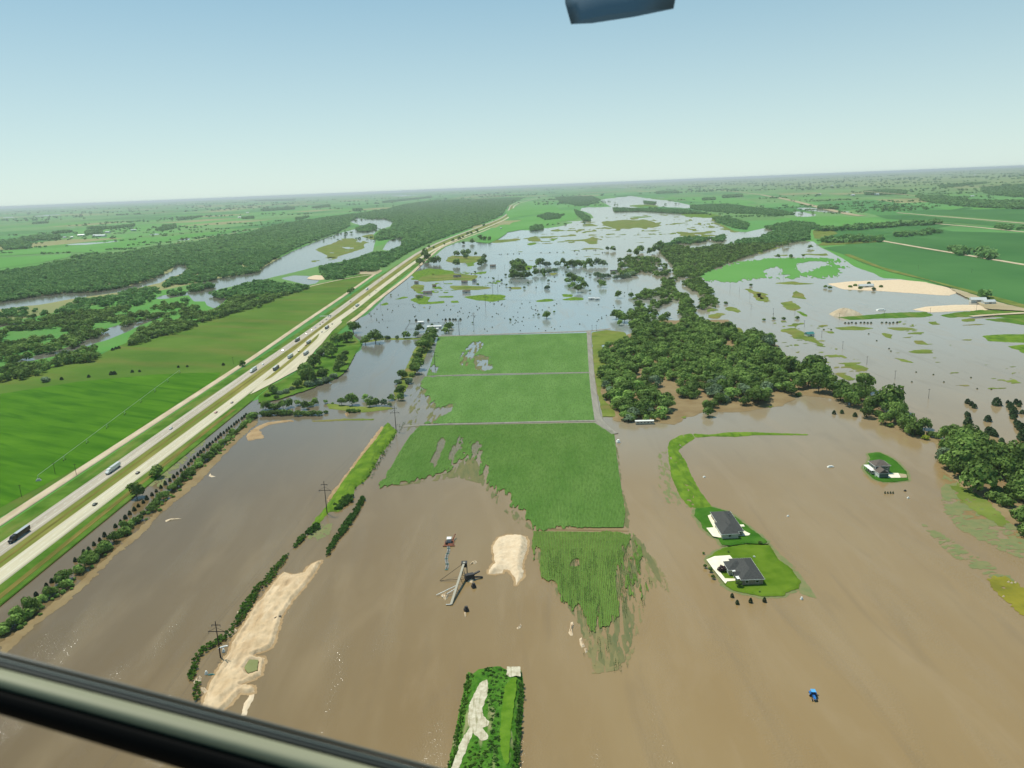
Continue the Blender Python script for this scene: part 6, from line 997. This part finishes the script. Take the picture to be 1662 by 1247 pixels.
t_, cx_, cy_ = house('house', 'two storey house with grey green gabled garage wing alone on its small lawn', [(256.6, 266.8, 517.4, 527.4, 5.9, 3.0, 'hip', 'y'), (256.0, 262.6, 510.0, 518.2, 3.1, 2.9, 'gable', 'y')],
      [(256.6, 520, 1, 1.2, 1.3, 'W'), (256.6, 525, 1, 1.2, 1.3, 'W'), (256.6, 520, 3.8, 1.2, 1.3, 'W'), (256.6, 525, 3.8, 1.2, 1.3, 'W'), (264.8, 517.4, 3.8, 1.2, 1.3, 'S'), (264.8, 517.4, 1, 1.2, 1.3, 'S'), (266.8, 521, 3.8, 1.2, 1.3, 'E'), (256., 514, 1, 1.1, 1.2, 'W')],
      [(262.6, 514, 4.6, 2.4, 'E', 'garage_door'), (266.8, 519, 1.1, 2.2, 'E', 'door')], 'shingle_brown', ['green_siding', 'green_siding'])
MB().prism([(256.-cx_, 3.1), (262.6-cx_, 3.1), (259.3-cx_, 5.7)], 'y', 510.-cy_-.02, 510.2-cy_).build('gable_wall', P_['green_siding'], t_)
for y in (516.5, 519.5, 522.5, 525.5, 528.): MB().box(253.2-cx_, 253.42-cx_, y-cy_-.11, y-cy_+.11, 0, 2.9).build('porch_post', P_['trim'], t_)
MB().box(253.-cx_, 256.6-cx_, 516.2-cy_, 528.3-cy_, 2.8, 2.95).build('porch_roof', P_['trim'], t_); MB().box(255.8-cx_, 256.05-cx_, 509.8-cy_, 518.-cy_, 0, 3.1).build('corner_board', P_['trim'], t_); MB().box(256.35-cx_, 256.75-cx_, 517.1-cy_, 517.5-cy_, 0, 5.8).build('corner_board', P_['trim'], t_)
for i, (px, py) in enumerate([(1413.5, 762), (1417, 769.5), (1420.5, 773.5)]):
    x, y, _ = at(px, py, 1.); t = thing('garden_chair', (x, y, .9), .5*i, ['white garden chair left of the lone house, farthest along its west side', 'white garden chair left of the lone house, in the middle', 'white garden chair left of the lone house, nearest its garage'][i], 'chair'); MB().box(-.4, .4, -.4, .4, .4, .48).build('seat', P_['trim'], t); MB().box(-.4, .4, .34, .42, .48, 1.1).build('backrest', P_['trim'], t)
    for sx_, sy_ in ((-.35, -.35), (.35, -.35), (-.35, .35), (.35, .35)): MB().tube((sx_, sy_, 0), (sx_, sy_, .4), .04).build('leg', P_['trim'], t)
# drowned fence bits by the lone house
for i, x in enumerate((1436.5, 1441, 1445.5, 1449.5)): ptree(x, 800, 2.4, 'cedar', 'tiny dark shrub in the short row in water below the lone house', 'four shrubs below the lone house', hs=1.2)
# ---- small farm buildings
def shed(px, py, w_, d, h, rz, label, wall='barn_wall', roof='tin_roof', cat='shed', z=.4, rh=None, name='farm_shed'):
    x, y, _ = at(px, py, z); 
    if z > 5: z = float(far_relief(np.array([x]), np.array([y]))[0])
    t = thing(name, (x, y, z), rz, label, cat); MB().box(-w_/2, w_/2, -d/2, d/2, -.5, h).build('wall', P_[wall], t); gable(MB(), -w_/2, w_/2, -d/2, d/2, h+.01, rh or min(w_, d)*.28, axis='x' if w_ > d else 'y').build('roof', P_[roof] if roof in P_ else M[roof], t)
    MB().box(-w_*.12, w_*.12, -d/2-.08, -d/2+.02, 0, h*.75).build('door', P_['grey_paint'], t); return t
FS = [(683, 524.5, 9, 5, 2, 0, 'short white roofed shed on the far rail of the drowned corral', 'barn_wall', 'tin_roof'), (705, 532, 22, 5, 2.2, 0, 'white roofed shed beside the small clump of trees above the corn', 'barn_wall', 'tin_roof'), (708, 536, 7, 4, 2.4, 0, 'small white shed just below the long roof above the corn', 'barn_wall', 'tin_roof'),
 (680.5, 483.5, 13, 10, 3.4, .3, 'dark roofed farmhouse on the grassy island beside the highway flood', 'siding', 'shingle_brown'), (694, 476, 18, 9, 2, 0, 'drowned brown roof left of the dark roofed farmhouse island', 'siding', 'shingle_brown'), (676, 460, 9, 8, 3, 0, 'small brown roofed house at the top left of the flooded farms', 'siding', 'shingle_brown'), (754, 459, 14, 9, 2.5, 0, 'brown roofed house with pale wall on the upper green bar', 'siding', 'shingle_brown'), (757, 475, 16, 9, 2.5, 0, 'brown roofed house with a white front standing in water', 'barn_wall', 'shingle_brown'), (742, 450, 18, 9, 2.5, 0, 'flat grey roofed house among shrubs on the upper green bar', 'siding', 'shingle'), (770, 457.5, 10, 8, 3, 0, 'small white walled house under a round tree in the flooded farms', 'barn_wall', 'shingle'), (800, 433, 16, 10, 3, 0, 'brown roofed building left of the block of flooded trees', 'siding', 'shingle_brown'), (705, 465, 8, 7, 2, 0, 'tiny brown shed in water between the flooded farms', 'rust', 'shingle_brown'),
 (929, 431, 16, 8, 2.4, 0, 'white fronted house among the chain of groves in mid flood', 'barn_wall', 'shingle'), (996, 442, 16, 9, 3, 0, 'grey roofed house under trees at the flooded farmstead', 'siding', 'shingle'), (960, 486, 11, 5, 2.4, 0, 'longer white shed on the spit in the open flood', 'barn_wall', 'tin_roof'), (969, 486.5, 9, 5, 2.4, 0, 'short white shed at the right end of the spit in the open flood', 'barn_wall', 'tin_roof'), (1071, 438, 11, 8, 3.5, .3, 'white roofed house among the flooded creek woods', 'barn_wall', 'tin_roof'), (1033, 522, 8, 6, 3, 0, 'white roofed shed half hidden in trees above the dense wood', 'barn_wall', 'tin_roof'), (1045, 685, 0, 0, 0, 0, '', '', ''),
 (521, 577, 9, 7, 3, .2, 'white roofed rest area shelter between grove trees', 'barn_wall', 'tin_roof'), (1313.5, 545, 10, 8, 3, .2, 'teal roofed shed on a grassy island in the right flood', 'barn_wall', 'teal_paint'), (1405, 467, 26, 10, 4, 0, 'pale building among bushes on the far sand pit', 'barn_wall', 'tin_roof'), (1587, 490, 22, 12, 4, -.3, 'white roofed shed left of two at the gravel yard', 'barn_wall', 'tin_roof'), (1604, 493.5, 18, 10, 4, 0, 'white roofed shed right of two at the gravel yard', 'barn_wall', 'tin_roof'), (1420, 390, 22, 14, 5, 0, 'white farm building at the end of the tan road', 'barn_wall', 'tin_roof')]
for q in FS:
    if q[2]: shed(*q[:7], wall=q[7], roof=q[8], z=.6)
for i, (px, py, w_, d, lb) in enumerate([(164, 384.5, 110, 40, 'long white barn on the far left farmland'), (155, 384, 50, 30, 'white barn just left of the long one on the far left farmland'), (175, 378.5, 60, 26, 'pale roofed barn above the long white barn'), (105, 386.5, 30, 20, 'small white farmhouse left of the long white barn'), (132, 383.5, 70, 26, 'low pale shed between farmhouse and long white barn'), (117, 386, 24, 18, 'small pale hut in the trees left of the long white barn'), (290.6, 335, 120, 60, 'white elevator building near the left horizon'), (389, 354, 50, 30, 'white barn beside the isolated windbreak on the left'), (102, 340, 120, 60, 'pale speck of a building close to the left horizon'), (530, 336, 50, 30, 'white barn at the end of a windbreak above the river woods'), (402, 346, 50, 30, 'pale silo shed above the isolated windbreak'), (364, 330, 140, 70, 'white plant on the horizon left of centre'),
    (1423, 317, 60, 40, 'white building at the foot of the eastern hills'), (1384, 318, 50, 40, 'white barn left of the one at the foot of the eastern hills'), (1281, 302, 80, 50, 'white farm building in the upper right plain'), (1275, 302.5, 50, 40, 'small white farm building beside its larger neighbour in the upper right plain'), (1297.5, 338.5, 40, 20, 'white shed beside the tan railway cutting'), (1350, 303, 60, 40, 'pale farm building between the road and the eastern hills'), (1582, 287, 70, 50, 'white house high on the eastern hills'), (1441, 281, 90, 60, 'white speck of a building at the top of the eastern hills'), (1578, 319, 40, 25, 'pale barn under the eastern hills by the track'), (1520, 320, 40, 25, 'pale farmhouse in the long eastern tree band'),
    (813, 371.5, 14, 10, 'white farm building on the green tongue beside the far highway'), (1330, 316.5, 50, 30, 'pale farmhouse among trees on the upper right plain')]):
    shed(px, py, w_*.6, d*.6, 8 if w_ > 40 else 5, random.uniform(-.3, .3), lb, z=6 if py < 350 else 1, cat='farm building', name='barn')
for i in range(4):
    x, y, _ = at(213.5+i*2.3, 375.3, 1); t = thing('grain_silo', (x, y, 1), 0, 'white grain silo in the row of four on the far left farmland', 'silo', 'four grain silos'); MB().tube((0, 0, -1), (0, 0, 11), 5.5, n=14).build('wall', P_['tin_roof'], t); MB().tube((0, 0, 11.02), (0, 0, 14), 5.7, .4, n=14).build('roof', P_['white_paint'], t)
# ---- white bus-like trailer at the wood's near edge, small floating things
x, y, _ = at(1046, 685.5, 1.5); t = thing('house_trailer', (x, y, 0), -.05, 'long white trailer with pale roof at the near edge of the dense wood', 'trailer'); MB().box(-8.2, 8.2, -1.7, 1.7, .2, 2.9).build('body', P_['siding'], t, .05); MB().box(-8.4, 8.4, -1.85, 1.85, 2.9, 3.1).build('roof', P_['trim'], t)
for q in range(5): MB().box(-6.5+q*3, -5.3+q*3, -1.75, -1.68, 1.3, 2.2).build('window', P_['dark_glass'], t)
def slab(px, py, w_, d, rz, label, m='trim', name='wreck_panel', cat='debris', h=.5, z=0.):
    x, y, _ = at(px, py, .2); t = thing(name, (x, y, z), rz, label, cat); MB().box(-w_/2, w_/2, -d/2, d/2, 0, h, w_*.08, d*.08).build('shell', P_[m], t, .05); MB().box(-w_*.3, w_*.3, -d*.28, d*.28, h, h*1.7, .05, .05).build('lid', P_[m], t); return t
slab(1348, 758, 5, 2., .1, 'small white boat shape adrift left of the lone house', name='boat', cat='boat', h=.7); slab(1003.5, 718, 3, 4, .1, 'white box beside the right edge of the corn field', h=1.4, name='tank', cat='tank'); slab(1143, 774.5, 2, 1.6, .3, 'small white float in the lagoon inside the grass dyke', name='buoy', cat='float'); slab(1279, 838, 1.4, 1.2, 0, 'tiny pale float in the water right of the farther hip roofed house', name='buoy', cat='float')
slab(362, 1050, 4.5, 1.0, .5, 'long pale plank lying in water beside the nearest power pole', name='plank', cat='plank', h=.3); slab(363, 1058, 1.4, 1.2, 0, 'pale drum in water right of the nearest power pole', name='drum', cat='drum', h=1.); slab(335, 1094, 1.3, 1.3, 0, 'white drum in water by the curved weedy bank', name='drum', cat='drum', h=1.); slab(343, 1095, 3, .8, .1, 'teal plank in water between curved bank and sand track', 'teal_paint', name='plank', cat='plank', h=.3)
slab(451, 1003, 4, .7, .6, 'dark board half buried on the edge of the sand track', 'dark_steel', name='plank', cat='plank', h=.3, z=.6); slab(426, 957, 1, 1, 0, 'dark stump on the upper sand track', 'dark_steel', name='stump', cat='stump', h=.7, z=.9); slab(1430, 503.5, 14, 6, 0, 'sunken white hulled dredge in the pond between the sand pits', name='dredge_hull', cat='dredge', h=1.2)
slab(1301, 972.5, 1.4, 1.2, .4, 'white drum in the water right of the nearest lawn', name='drum', cat='drum', h=.8); slab(1469, 797, 1.6, 1.3, .3, 'dark box adrift below the right side of the lone house', 'dark_steel', name='crate', cat='crate', h=.6); slab(1474, 808.5, 1.5, 1.2, .2, 'pale box adrift below the dark one near the lone house', name='crate', cat='crate', h=.6); slab(1224, 906, 1.4, .7, -.6, 'white bench on the lawn behind the nearest house', name='garden_bench', cat='bench', h=.4, z=.9)
x, y, _ = at(650, 477, 0); 
t = thing('corral_fence', (*at(658, 535)[:2], 0), 0, 'rectangle of drowned corral rails left of the sheds above the corn', 'fence'); cor = [np.array(at(*p)[:2])-np.array(at(658, 535)[:2]) for p in ((658, 535), (664, 526), (722, 524), (714, 534.5))]
for a, b in zip(cor, cor[1:]+cor[:1]):
    MB().tube((*a, .8), (*b, .8), .14, n=5).build('rail', P_['pole_wood'], t)
    n = int(np.linalg.norm(b-a)/8)
    for i in range(n): p = a+(b-a)*i/n; MB().tube((*p, -.3), (*p, 1.2), .15, n=5).build('post', P_['pole_wood'], t)
def fenceline(pa, pb, sp, label, h=1.1, name='fence'):
    a = np.array(at(*pa)[:2]); b = np.array(at(*pb)[:2]); t = thing(name, (*a, 0), 0, label, 'fence'); d = b-a; n = max(2, int(np.linalg.norm(d)/sp)); MB().tube((0, 0, h*.8), (*d, h*.8), .06, n=4).build('wire', P_['wire'], t)
    for i in range(min(n, 90)+1): p = d*i/n; MB().tube((*p, -.3), (*p, h), .09, n=4).build('post', P_['pole_wood'], t)
fenceline((596, 522.5), (640, 521), 8, 'post and wire fence line in calm water left of the drowned corral'); fenceline((613, 494.5), (672, 494), 9, 'fence line in water below the farmhouse island'); fenceline((804, 413.5), (905, 410), 14, 'far fence line crossing the upper flood', h=2); fenceline((800, 487), (885, 488.5), 9, 'low fence line beside the grassy bar in calm water')
fenceline((0, 979.5), (70, 921), 9, 'drowned fence posts between highway verge and cedar row, lower stretch') ; fenceline((90, 905), (200, 820), 9, 'drowned fence posts between highway verge and cedar row, upper stretch')
# ---- centre pivot irrigation
pv0 = np.array(at(63, 781)[:2]); pv1 = np.array(at(292, 607)[:2]); d = pv1-pv0; Lp = np.linalg.norm(d); t = thing('irrigation_pivot', (*pv0, ZL), 0, 'long thin irrigation pivot stretched across the bright hayfield', 'irrigation rig')
MB().tube((0, 0, 4), (*d, 4), .12, n=6).build('pipe', P_['steel'], t)
for i in range(9):
    p = d*(i/8.); nn_ = np.array([-d[1], d[0]])/Lp; b_ = MB()
    for s in (-2, 2): q = p+d/Lp*s; b_.tube((*p, 4), (*q, .5), .1, n=5)
    tw = b_.build('tower', P_['steel'], t)
    for s in (-2, 2): q = p+d/Lp*s; MB().tube((q[0]-nn_[0]*.15, q[1]-nn_[1]*.15, .55), (q[0]+nn_[0]*.15, q[1]+nn_[1]*.15, .55), .55, n=10).build('wheel', P_['rubber'], tw)
slab(63, 782, 4, 2, .3, 'pale pump platform at the near end of the irrigation pivot', 'steel', name='pump_station', cat='pump', h=1., z=ZL)
# ---- half drowned blue tractor
x, y, _ = at(1320, 1130, .5); t = thing('tractor', (x, y, -.35), math.radians(172), 'small blue tractor standing axle deep in open brown water', 'tractor')
MB().prism([(.2, 1.0), (2.9, 1.0), (3.0, 1.3), (2.9, 1.75), (.2, 1.95)], 'x', -.48, .48).build('hood', P_['tractor_blue'], t, .06); c_ = MB().box(-.85, .85, -1.5, .3, 1.2, 2.9, .1, .1).build('cab', P_['dark_glass'], t, .04); MB().box(-.95, .95, -1.65, .45, 2.9, 3.1).build('cab_roof', plain('cab_roof_blue', (92, 172, 226), .4), c_, .05)
for s in (-1, 1):
    r_ = MB().wheel(s*1.15, -1.1, .95, .95, .5, 18).build('rear_wheel', P_['rubber'], t); MB().wheel(s*1.15, -1.1, .95, .45, .54, 12).build('rim', P_['trim'], r_); f_ = MB().wheel(s*.95, 2.3, .62, .62, .36, 16).build('front_wheel', P_['rubber'], t); MB().wheel(s*.95, 2.3, .62, .3, .4, 12).build('rim', P_['trim'], f_)
    MB().prism([(-2.1, 1.5), (-1.8, 2.05), (-.5, 2.1), (-.1, 1.6), (-.1, 1.5), (-.5, 1.98), (-1.75, 1.95), (-2.0, 1.5)], 'x', min(s*.85, s*1.45), max(s*.85, s*1.45)).build('fender', P_['tractor_blue'], t)
    MB().box(s*.3-.12, s*.3+.12, 3.0, 3.06, 1.35, 1.55).build('headlight', P_['trim'], t)
MB().tube((.3, 1.8, 1.9), (.3, 1.8, 2.8), .06).build('exhaust_pipe', P_['dark_steel'], t); MB().tube((-.8, -1.9, .7), (-2.6, -1.2, .5), .12).build('hitch_arm', P_['dark_steel'], t)
# ---- gravel plant: dredge with pontoon line, conveyor with hopper
x, y, _ = at(729, 880, 1); t = thing('dredge', (x, y, 0), 0, 'small rusty dredge with pipes at the head of the floating pipeline', 'dredge')
MB().box(-2.8, 2.8, -3.2, 3.2, -.3, .8).build('hull', P_['rust'], t, .08); MB().box(-1.2, 1.4, -.6, 2.4, .8, 3.2).build('cabin', P_['silver_paint'], t, .05); MB().box(-1.4, 1.6, -.8, 2.6, 3.2, 3.35).build('cabin_roof', P_['trim'], t); MB().box(-2.2, -.9, -2.6, .4, .8, 2.0).build('engine', P_['dark_steel'], t, .05)
MB().tube((1.8, 3, .9), (3.4, 8, 2.4), .35).tube((2.4, 3, .9), (3.4, 8, 2.4), .15).build('suction_arm', P_['rust'], t); MB().tube((1.5, -1.5, .8), (1.5, -1.5, 5.2), .12).build('mast', P_['dark_steel'], t); MB().tube((1.5, -1.5, 5.2), (3.4, 8, 2.4), .05).build('cable', P_['wire'], t); MB().box(-3.6, 3.6, -4.2, -3.3, .2, .6).build('walkway', P_['rust'], t)
x0, y0, _ = at(727.5, 886, .5); x1, y1, _ = at(724, 924, .5); n = 19; t = thing('floating_pipeline', (x0, y0, 0), 0, 'line of pale pontoons carrying a pipe away from the rusty dredge', 'pipeline')
b_ = MB(); pp = None
for i in range(n):
    u = i/(n-1); p = ((x1-x0)*u+math.sin(u*9)*.5, (y1-y0)*u, .75)
    if pp: b_.tube(pp, p, .16, n=6)
    pp = p; MB().tube((p[0]-.9, p[1], .15), (p[0]+.9, p[1], .15), .38, n=8).build('pontoon', P_['teal_paint' if i % 4 == 2 else 'steel'], t)
b_.build('pipe', P_['dark_steel'], t)
hx, hy, _ = at(754, 921, 4); ex, ey, _ = at(732, 981, .6); t = thing('conveyor', (hx, hy, 0), 0, 'long white inclined conveyor rising to a dark hopper in the flooded gravel plant', 'conveyor'); dx, dy = ex-hx, ey-hy; Lc = math.hypot(dx, dy); nx_, ny_ = -dy/Lc, dx/Lc
b_ = MB(); w_ = .6; b_.add([(nx_*w_, ny_*w_, 7.4), (-nx_*w_, -ny_*w_, 7.4), (dx-nx_*w_, dy-ny_*w_, .7), (dx+nx_*w_, dy+ny_*w_, .7), (nx_*w_, ny_*w_, 6.8), (-nx_*w_, -ny_*w_, 6.8), (dx-nx_*w_, dy-ny_*w_, .1), (dx+nx_*w_, dy+ny_*w_, .1)], [(0, 1, 2, 3), (7, 6, 5, 4), (0, 4, 5, 1), (1, 5, 6, 2), (2, 6, 7, 3), (3, 7, 4, 0)]); b_.build('belt', plain('dusty_belt_cover', (176, 168, 148), .8), t)
for u in (.12, .35, .6):
    b_ = MB()
    for s in (-1.6, 1.6): b_.tube((dx*u, dy*u, 6.8-6.7*u), (dx*u+nx_*s, dy*u+ny_*s, -.3), .14, n=6)
    b_.build('trestle', P_['dark_steel'], t)
h_ = MB().box(-1.4, 1.4, -1.4, 1.4, 4.6, 7.2, -.25, -.25).build('hopper', P_['dark_steel'], t)
for sx_ in (-1.3, 1.3):
    for sy_ in (-1.3, 1.3): MB().tube((sx_, sy_, -.3), (sx_, sy_, 4.6), .16, n=6).build('leg', P_['dark_steel'], t)
MB().tube((dx*.55, dy*.55, 3.2), (dx*.55-11, dy*.55-5, .6), .22).build('side_pipe', P_['trim'], t); MB().tube((dx*.62, dy*.62, 2.8), (dx*.62-7.5, dy*.62-4.6, .4), .22).build('side_pipe', P_['trim'], t); MB().tube((dx-2.6, dy+.3, .3), (dx, dy, .5), .3).build('tail_drum', P_['steel'], t)
MB().tube((-1.5, .5, 5.5), (-13.5, -7.5, .5), .12).tube((-13.5, -7.5, .5), (0, -8, 1), .12).build('stay_boom', P_['pole_wood'], t)
px_, py_, _ = at(763, 938, 1); t = thing('crusher', (px_, py_, 0), .35, 'dark machine with sloping chutes standing right of the white conveyor', 'crusher'); MB().box(-3, 2.4, -1.6, 1.6, .6, 3.4, .3, .3).build('body', P_['dark_steel'], t, .06); MB().prism([(1.8, 2.2), (5.8, 3.6), (5.8, 4.1), (1.8, 3.0)], 'y', -.6, .6).build('chute', P_['dark_steel'], t); MB().prism([(1.8, 1.2), (7.0, .2), (7.0, .7), (1.8, 1.9)], 'y', -1.4, -.5).build('chute', P_['dark_steel'], t)
for sx_ in (-2.6, 2): MB().box(sx_-.2, sx_+.2, -1.5, 1.5, -.4, .6).build('leg', P_['dark_steel'], t)
for q, lb in (((769, 953), 'short dark tank below the machine right of the conveyor'), ((757, 991), 'dark pump block at the tip of a small sand heap below the conveyor')): slab(*q, 2.4, 2.4, .4, lb, 'dark_steel', name='tank', cat='tank', h=1.5)
# ---- sand heaps standing out of the water
def heap(pts_, label, h=1.2, m='heap', name='sand_heap', seed=0, z=0., rough=.25):
    P = W(pts_); c = P.mean(0); Q = []
    for a, b in zip(P, np.roll(P, -1, 0)):
        for u in np.linspace(0, 1, 6)[:-1]: Q.append(a*(1-u)+b*u)
    Q = np.array(Q); n = len(Q); r = np.random.default_rng(seed); V = []; F = []; K = 6
    for k in range(K):
        s = 1-k/K*.999; V += [(*(c+(q-c)*s-0*c), z+h*math.sin((1-s)*1.57)*(1+rough*r.normal())) if k else (*q, z-.15) for q in Q]
        if k: F += [((k-1)*n+i, (k-1)*n+(i+1) % n, k*n+(i+1) % n, k*n+i) for i in range(n)]
    V.append((*c, z+h)); F += [((K-1)*n+i, (K-1)*n+(i+1) % n, K*n) for i in range(n)]
    b_ = MB(); b_.add([(v[0]-c[0], v[1]-c[1], v[2]) for v in V], F); o = b_.build(name, M[m]); o.location = (*c, 0); tag(o, label, 'sand heap'); return o
heap([(926, 1010), (930, 1008.5), (932, 1014), (929, 1022), (930, 1032), (926, 1033), (922, 1028), (925, 1020)], 'upper of three chalk white heaps at the foot of the corn field', .9)
heap([(940, 1037), (944, 1034), (946, 1042), (950, 1050), (944, 1052), (941, 1046)], 'middle of three chalk white heaps at the foot of the corn field', .9); heap([(948, 1053), (952, 1052), (954, 1059), (950, 1061)], 'lowest and smallest of three chalk white heaps at the foot of the corn field', .8)
heap([(838, 1020), (842, 1017), (845, 1012), (847, 1015), (845, 1020), (840, 1022)], 'narrow pale sand spit between sand bar and island', .6); heap([(761, 918), (766, 912), (773, 910), (775, 913), (771, 916), (766, 915)], 'curved pale sand hook above the dark hopper', .7)
heap([(715, 967), (722, 963), (729, 965), (727, 972), (723, 975)], 'pale sand heap left of the white conveyor', 1.6); heap([(758, 944), (765, 938), (770, 942), (767, 947)], 'pale sand heap under the dark machine', .9); heap([(753, 994), (756, 993), (757, 999), (755, 1003)], 'small sand tail below the dark pump block', .5)
heap([(318, 1101), (325, 1097), (328, 1100), (326, 1108), (318, 1112), (313, 1108)], 'round pale heap on the curved weedy bank', 1.2); heap([(325, 1116), (332, 1116), (338, 1122), (333, 1127), (327, 1122)], 'pale heap beside the lower end of the curved bank', .8); heap([(366, 1031), (376, 1024), (382, 1020), (386, 1023), (378, 1031), (369, 1036)], 'long pale heap beside the weedy bank and the sand track', 1.); heap([(384, 994), (392, 988), (391, 994), (386, 996)], 'bright chalky lump left of the weeds beside the sand track', .7); heap([(372, 1016), (380, 1012), (379, 1016)], 'bright chalky sliver below the weeds beside the sand track', .5)
heap([(267, 845), (275, 842), (290, 841), (297, 842), (286, 843.5), (276, 845), (268, 848)], 'thin curved pale sand ridge alone in the left basin', .4); heap([(338, 773), (341, 768), (343, 773), (351, 774), (343, 775)], 'forked pale sand sliver in the upper left basin', .4); heap([(492, 868), (499, 865), (501, 869), (494, 871)], 'bright pale lump on the spit below the pylon', .5)
heap([(559, 672), (565, 668), (567, 673), (563, 677)], 'orange sand heap among the drowned hedge bushes', 1.2, 'wetsand')
o = heap([(1345, 510), (1352, 513), (1370, 514), (1390, 513.5), (1401, 511.5), (1390, 508), (1370, 505), (1352, 506)], 'tall cone of tan gravel beside the right hand dyke', 9, 'gravel', 'gravel_cone', rough=.04); o['category'] = 'gravel pile'
for i, (px, py) in enumerate([(1636, 945), (1641, 946.5), (1647, 946), (1628, 968.5)]): heap([(px-2, py+1), (px, py-1), (px+3, py-.5), (px+2.5, py+1.5)], ['pale driftwood heap, leftmost of three on the yellow grass at the right edge', 'pale driftwood heap, middle of three on the yellow grass at the right edge', 'pale driftwood heap, largest of three on the yellow grass at the right edge', 'pale driftwood heap lower on the yellow grass at the right edge'][i], .4, 'heap', 'driftwood_heap', z=.3)['category'] = 'driftwood'
# ================================================================ THE HELICOPTER the picture is taken from
def camp(px, py, d):
    v = cF*FPX+cR*(px-PW/2)-cU*(py-PH/2); v = v/FPX*d; return Vector((v[0], v[1], v[2]+CH))
heli = thing('helicopter', camp(600, 1500, .8), 0, 'dark and cream cabin window rail and rotor blade tip of the helicopter overhead', 'helicopter'); heli.rotation_euler = (0, 0, 0); inv = heli.location.copy()
def rail(name, knots, m, thick=.012):
    """bar running past the window: knots = (photo y at x=0, slope, distance) across its profile"""
    V = []; F = []; XS = [-260+i*130 for i in range(11)]; n = len(knots)
    back = [(knots[-1][0]-1, knots[-1][1], knots[-1][2]+thick), (knots[0][0]+1, knots[0][1], knots[0][2]+thick)]; K = list(knots)+back; m_ = len(K)
    for x in XS:
        for (y0_, sl_, d) in K: V.append(tuple(camp(x, y0_+sl_*x+x*x*8e-6, d)-inv))
    for i in range(len(XS)-1):
        for j in range(m_): F.append((i*m_+j, i*m_+(j+1) % m_, (i+1)*m_+(j+1) % m_, (i+1)*m_+j))
    F += [tuple(range(m_)), tuple(range(len(V)-1, len(V)-1-m_, -1))]
    b_ = MB(); b_.add(V, F); o = b_.build(name, m, heli)
    for p in o.data.polygons: p.use_smooth = len(p.vertices) == 4
    return o
rubber = plain('window_gasket', (38, 42, 36), .6, .4); cream = plain('cream_panel', (152, 150, 120), .6, .4); highlight = plain('gasket_highlight_grey', (96, 104, 98), .5, .4); black = plain('black_trim', (8, 8, 7), .8, .1)
rail('glass_edge', [(1058, .258, .60), (1061, .258, .598), (1066, .258, .600)], plain('smoky_glass_edge', (92, 96, 88), .3, .6), .004)
rail('window_gasket', [(1065.5, .259, .582), (1067, .259, .575), (1069.5, .259, .578)], rubber, .01); rail('gasket_highlight', [(1069, .259, .572), (1072, .259, .566), (1075.5, .259, .572)], highlight, .01)  # grey strip is the gasket's highlight, put in as a paler band
rail('window_gasket', [(1075, .259, .560), (1081, .260, .556), (1088, .2605, .560)], rubber, .02)
rail('window_rail', [(1085, .2605, .545), (1088, .261, .532), (1096, .264, .524), (1108, .269, .520), (1117, .273, .524), (1122, .276, .532), (1125, .277, .548)], cream, .02)
rail('lower_trim', [(1121, .276, .520), (1130, .28, .517), (1150, .293, .517), (1160, .2985, .520)], black, .03)
b_ = MB(); prof = [(-.17, 0), (-.13, .014), (-.06, .02), (.04, .018), (.17, .0), (.04, -.012), (-.1, -.012)]
A = camp(1010, 27, 1.3)-inv; ext = (camp(985, -700, 1.6)-inv-A); chord = (camp(1110, 12, 1.3)-camp(925, 40, 1.3)); cn = chord.normalized(); Lh = chord.length/.34; up = Vector((0, 0, 1)); V = []
for s in (0., .04, 1.): V += [tuple(A+ext*s+cn*(x*Lh*(.9 if s == 0 else 1.))+up*z*Lh*(.5 if s == 0 else 1)) for x, z in prof]
F = [tuple(range(7)), tuple(range(20, 13, -1))]+[(k*7+i, k*7+(i+1) % 7, k*7+7+(i+1) % 7, k*7+7+i) for k in range(2) for i in range(7)]
b_.add(V, F); bl = b_.build('rotor_blade', plain('blue_grey_blade', (96, 122, 138), .5, .4), heli)
for p in bl.data.polygons: p.use_smooth = len(p.vertices) == 4

# ---- of all the trees, those that show largest are single things; the rest are masses of woodland
DEFER.sort(key=lambda q: q[0]); KEEP = 272
for q in DEFER[:KEEP]: tree_now(*q[1:9], None, q[9])
rest = {}
for q in DEFER[KEEP:]: rest.setdefault((q[6], q[4]), []).append(q)
for (gname, key), L_ in rest.items():
    A = np.array([[q[1], q[2], q[3], q[7], q[8]] for q in L_]); stuff_trees('tree_mass', A[:, 0], A[:, 1], A[:, 2], LOD0, M[{'light': 'leaf_light', 'grey': 'leaf_grey'}.get(key, 'leaf')], 'more distant crowns: '+gname, z=A[:, 3])
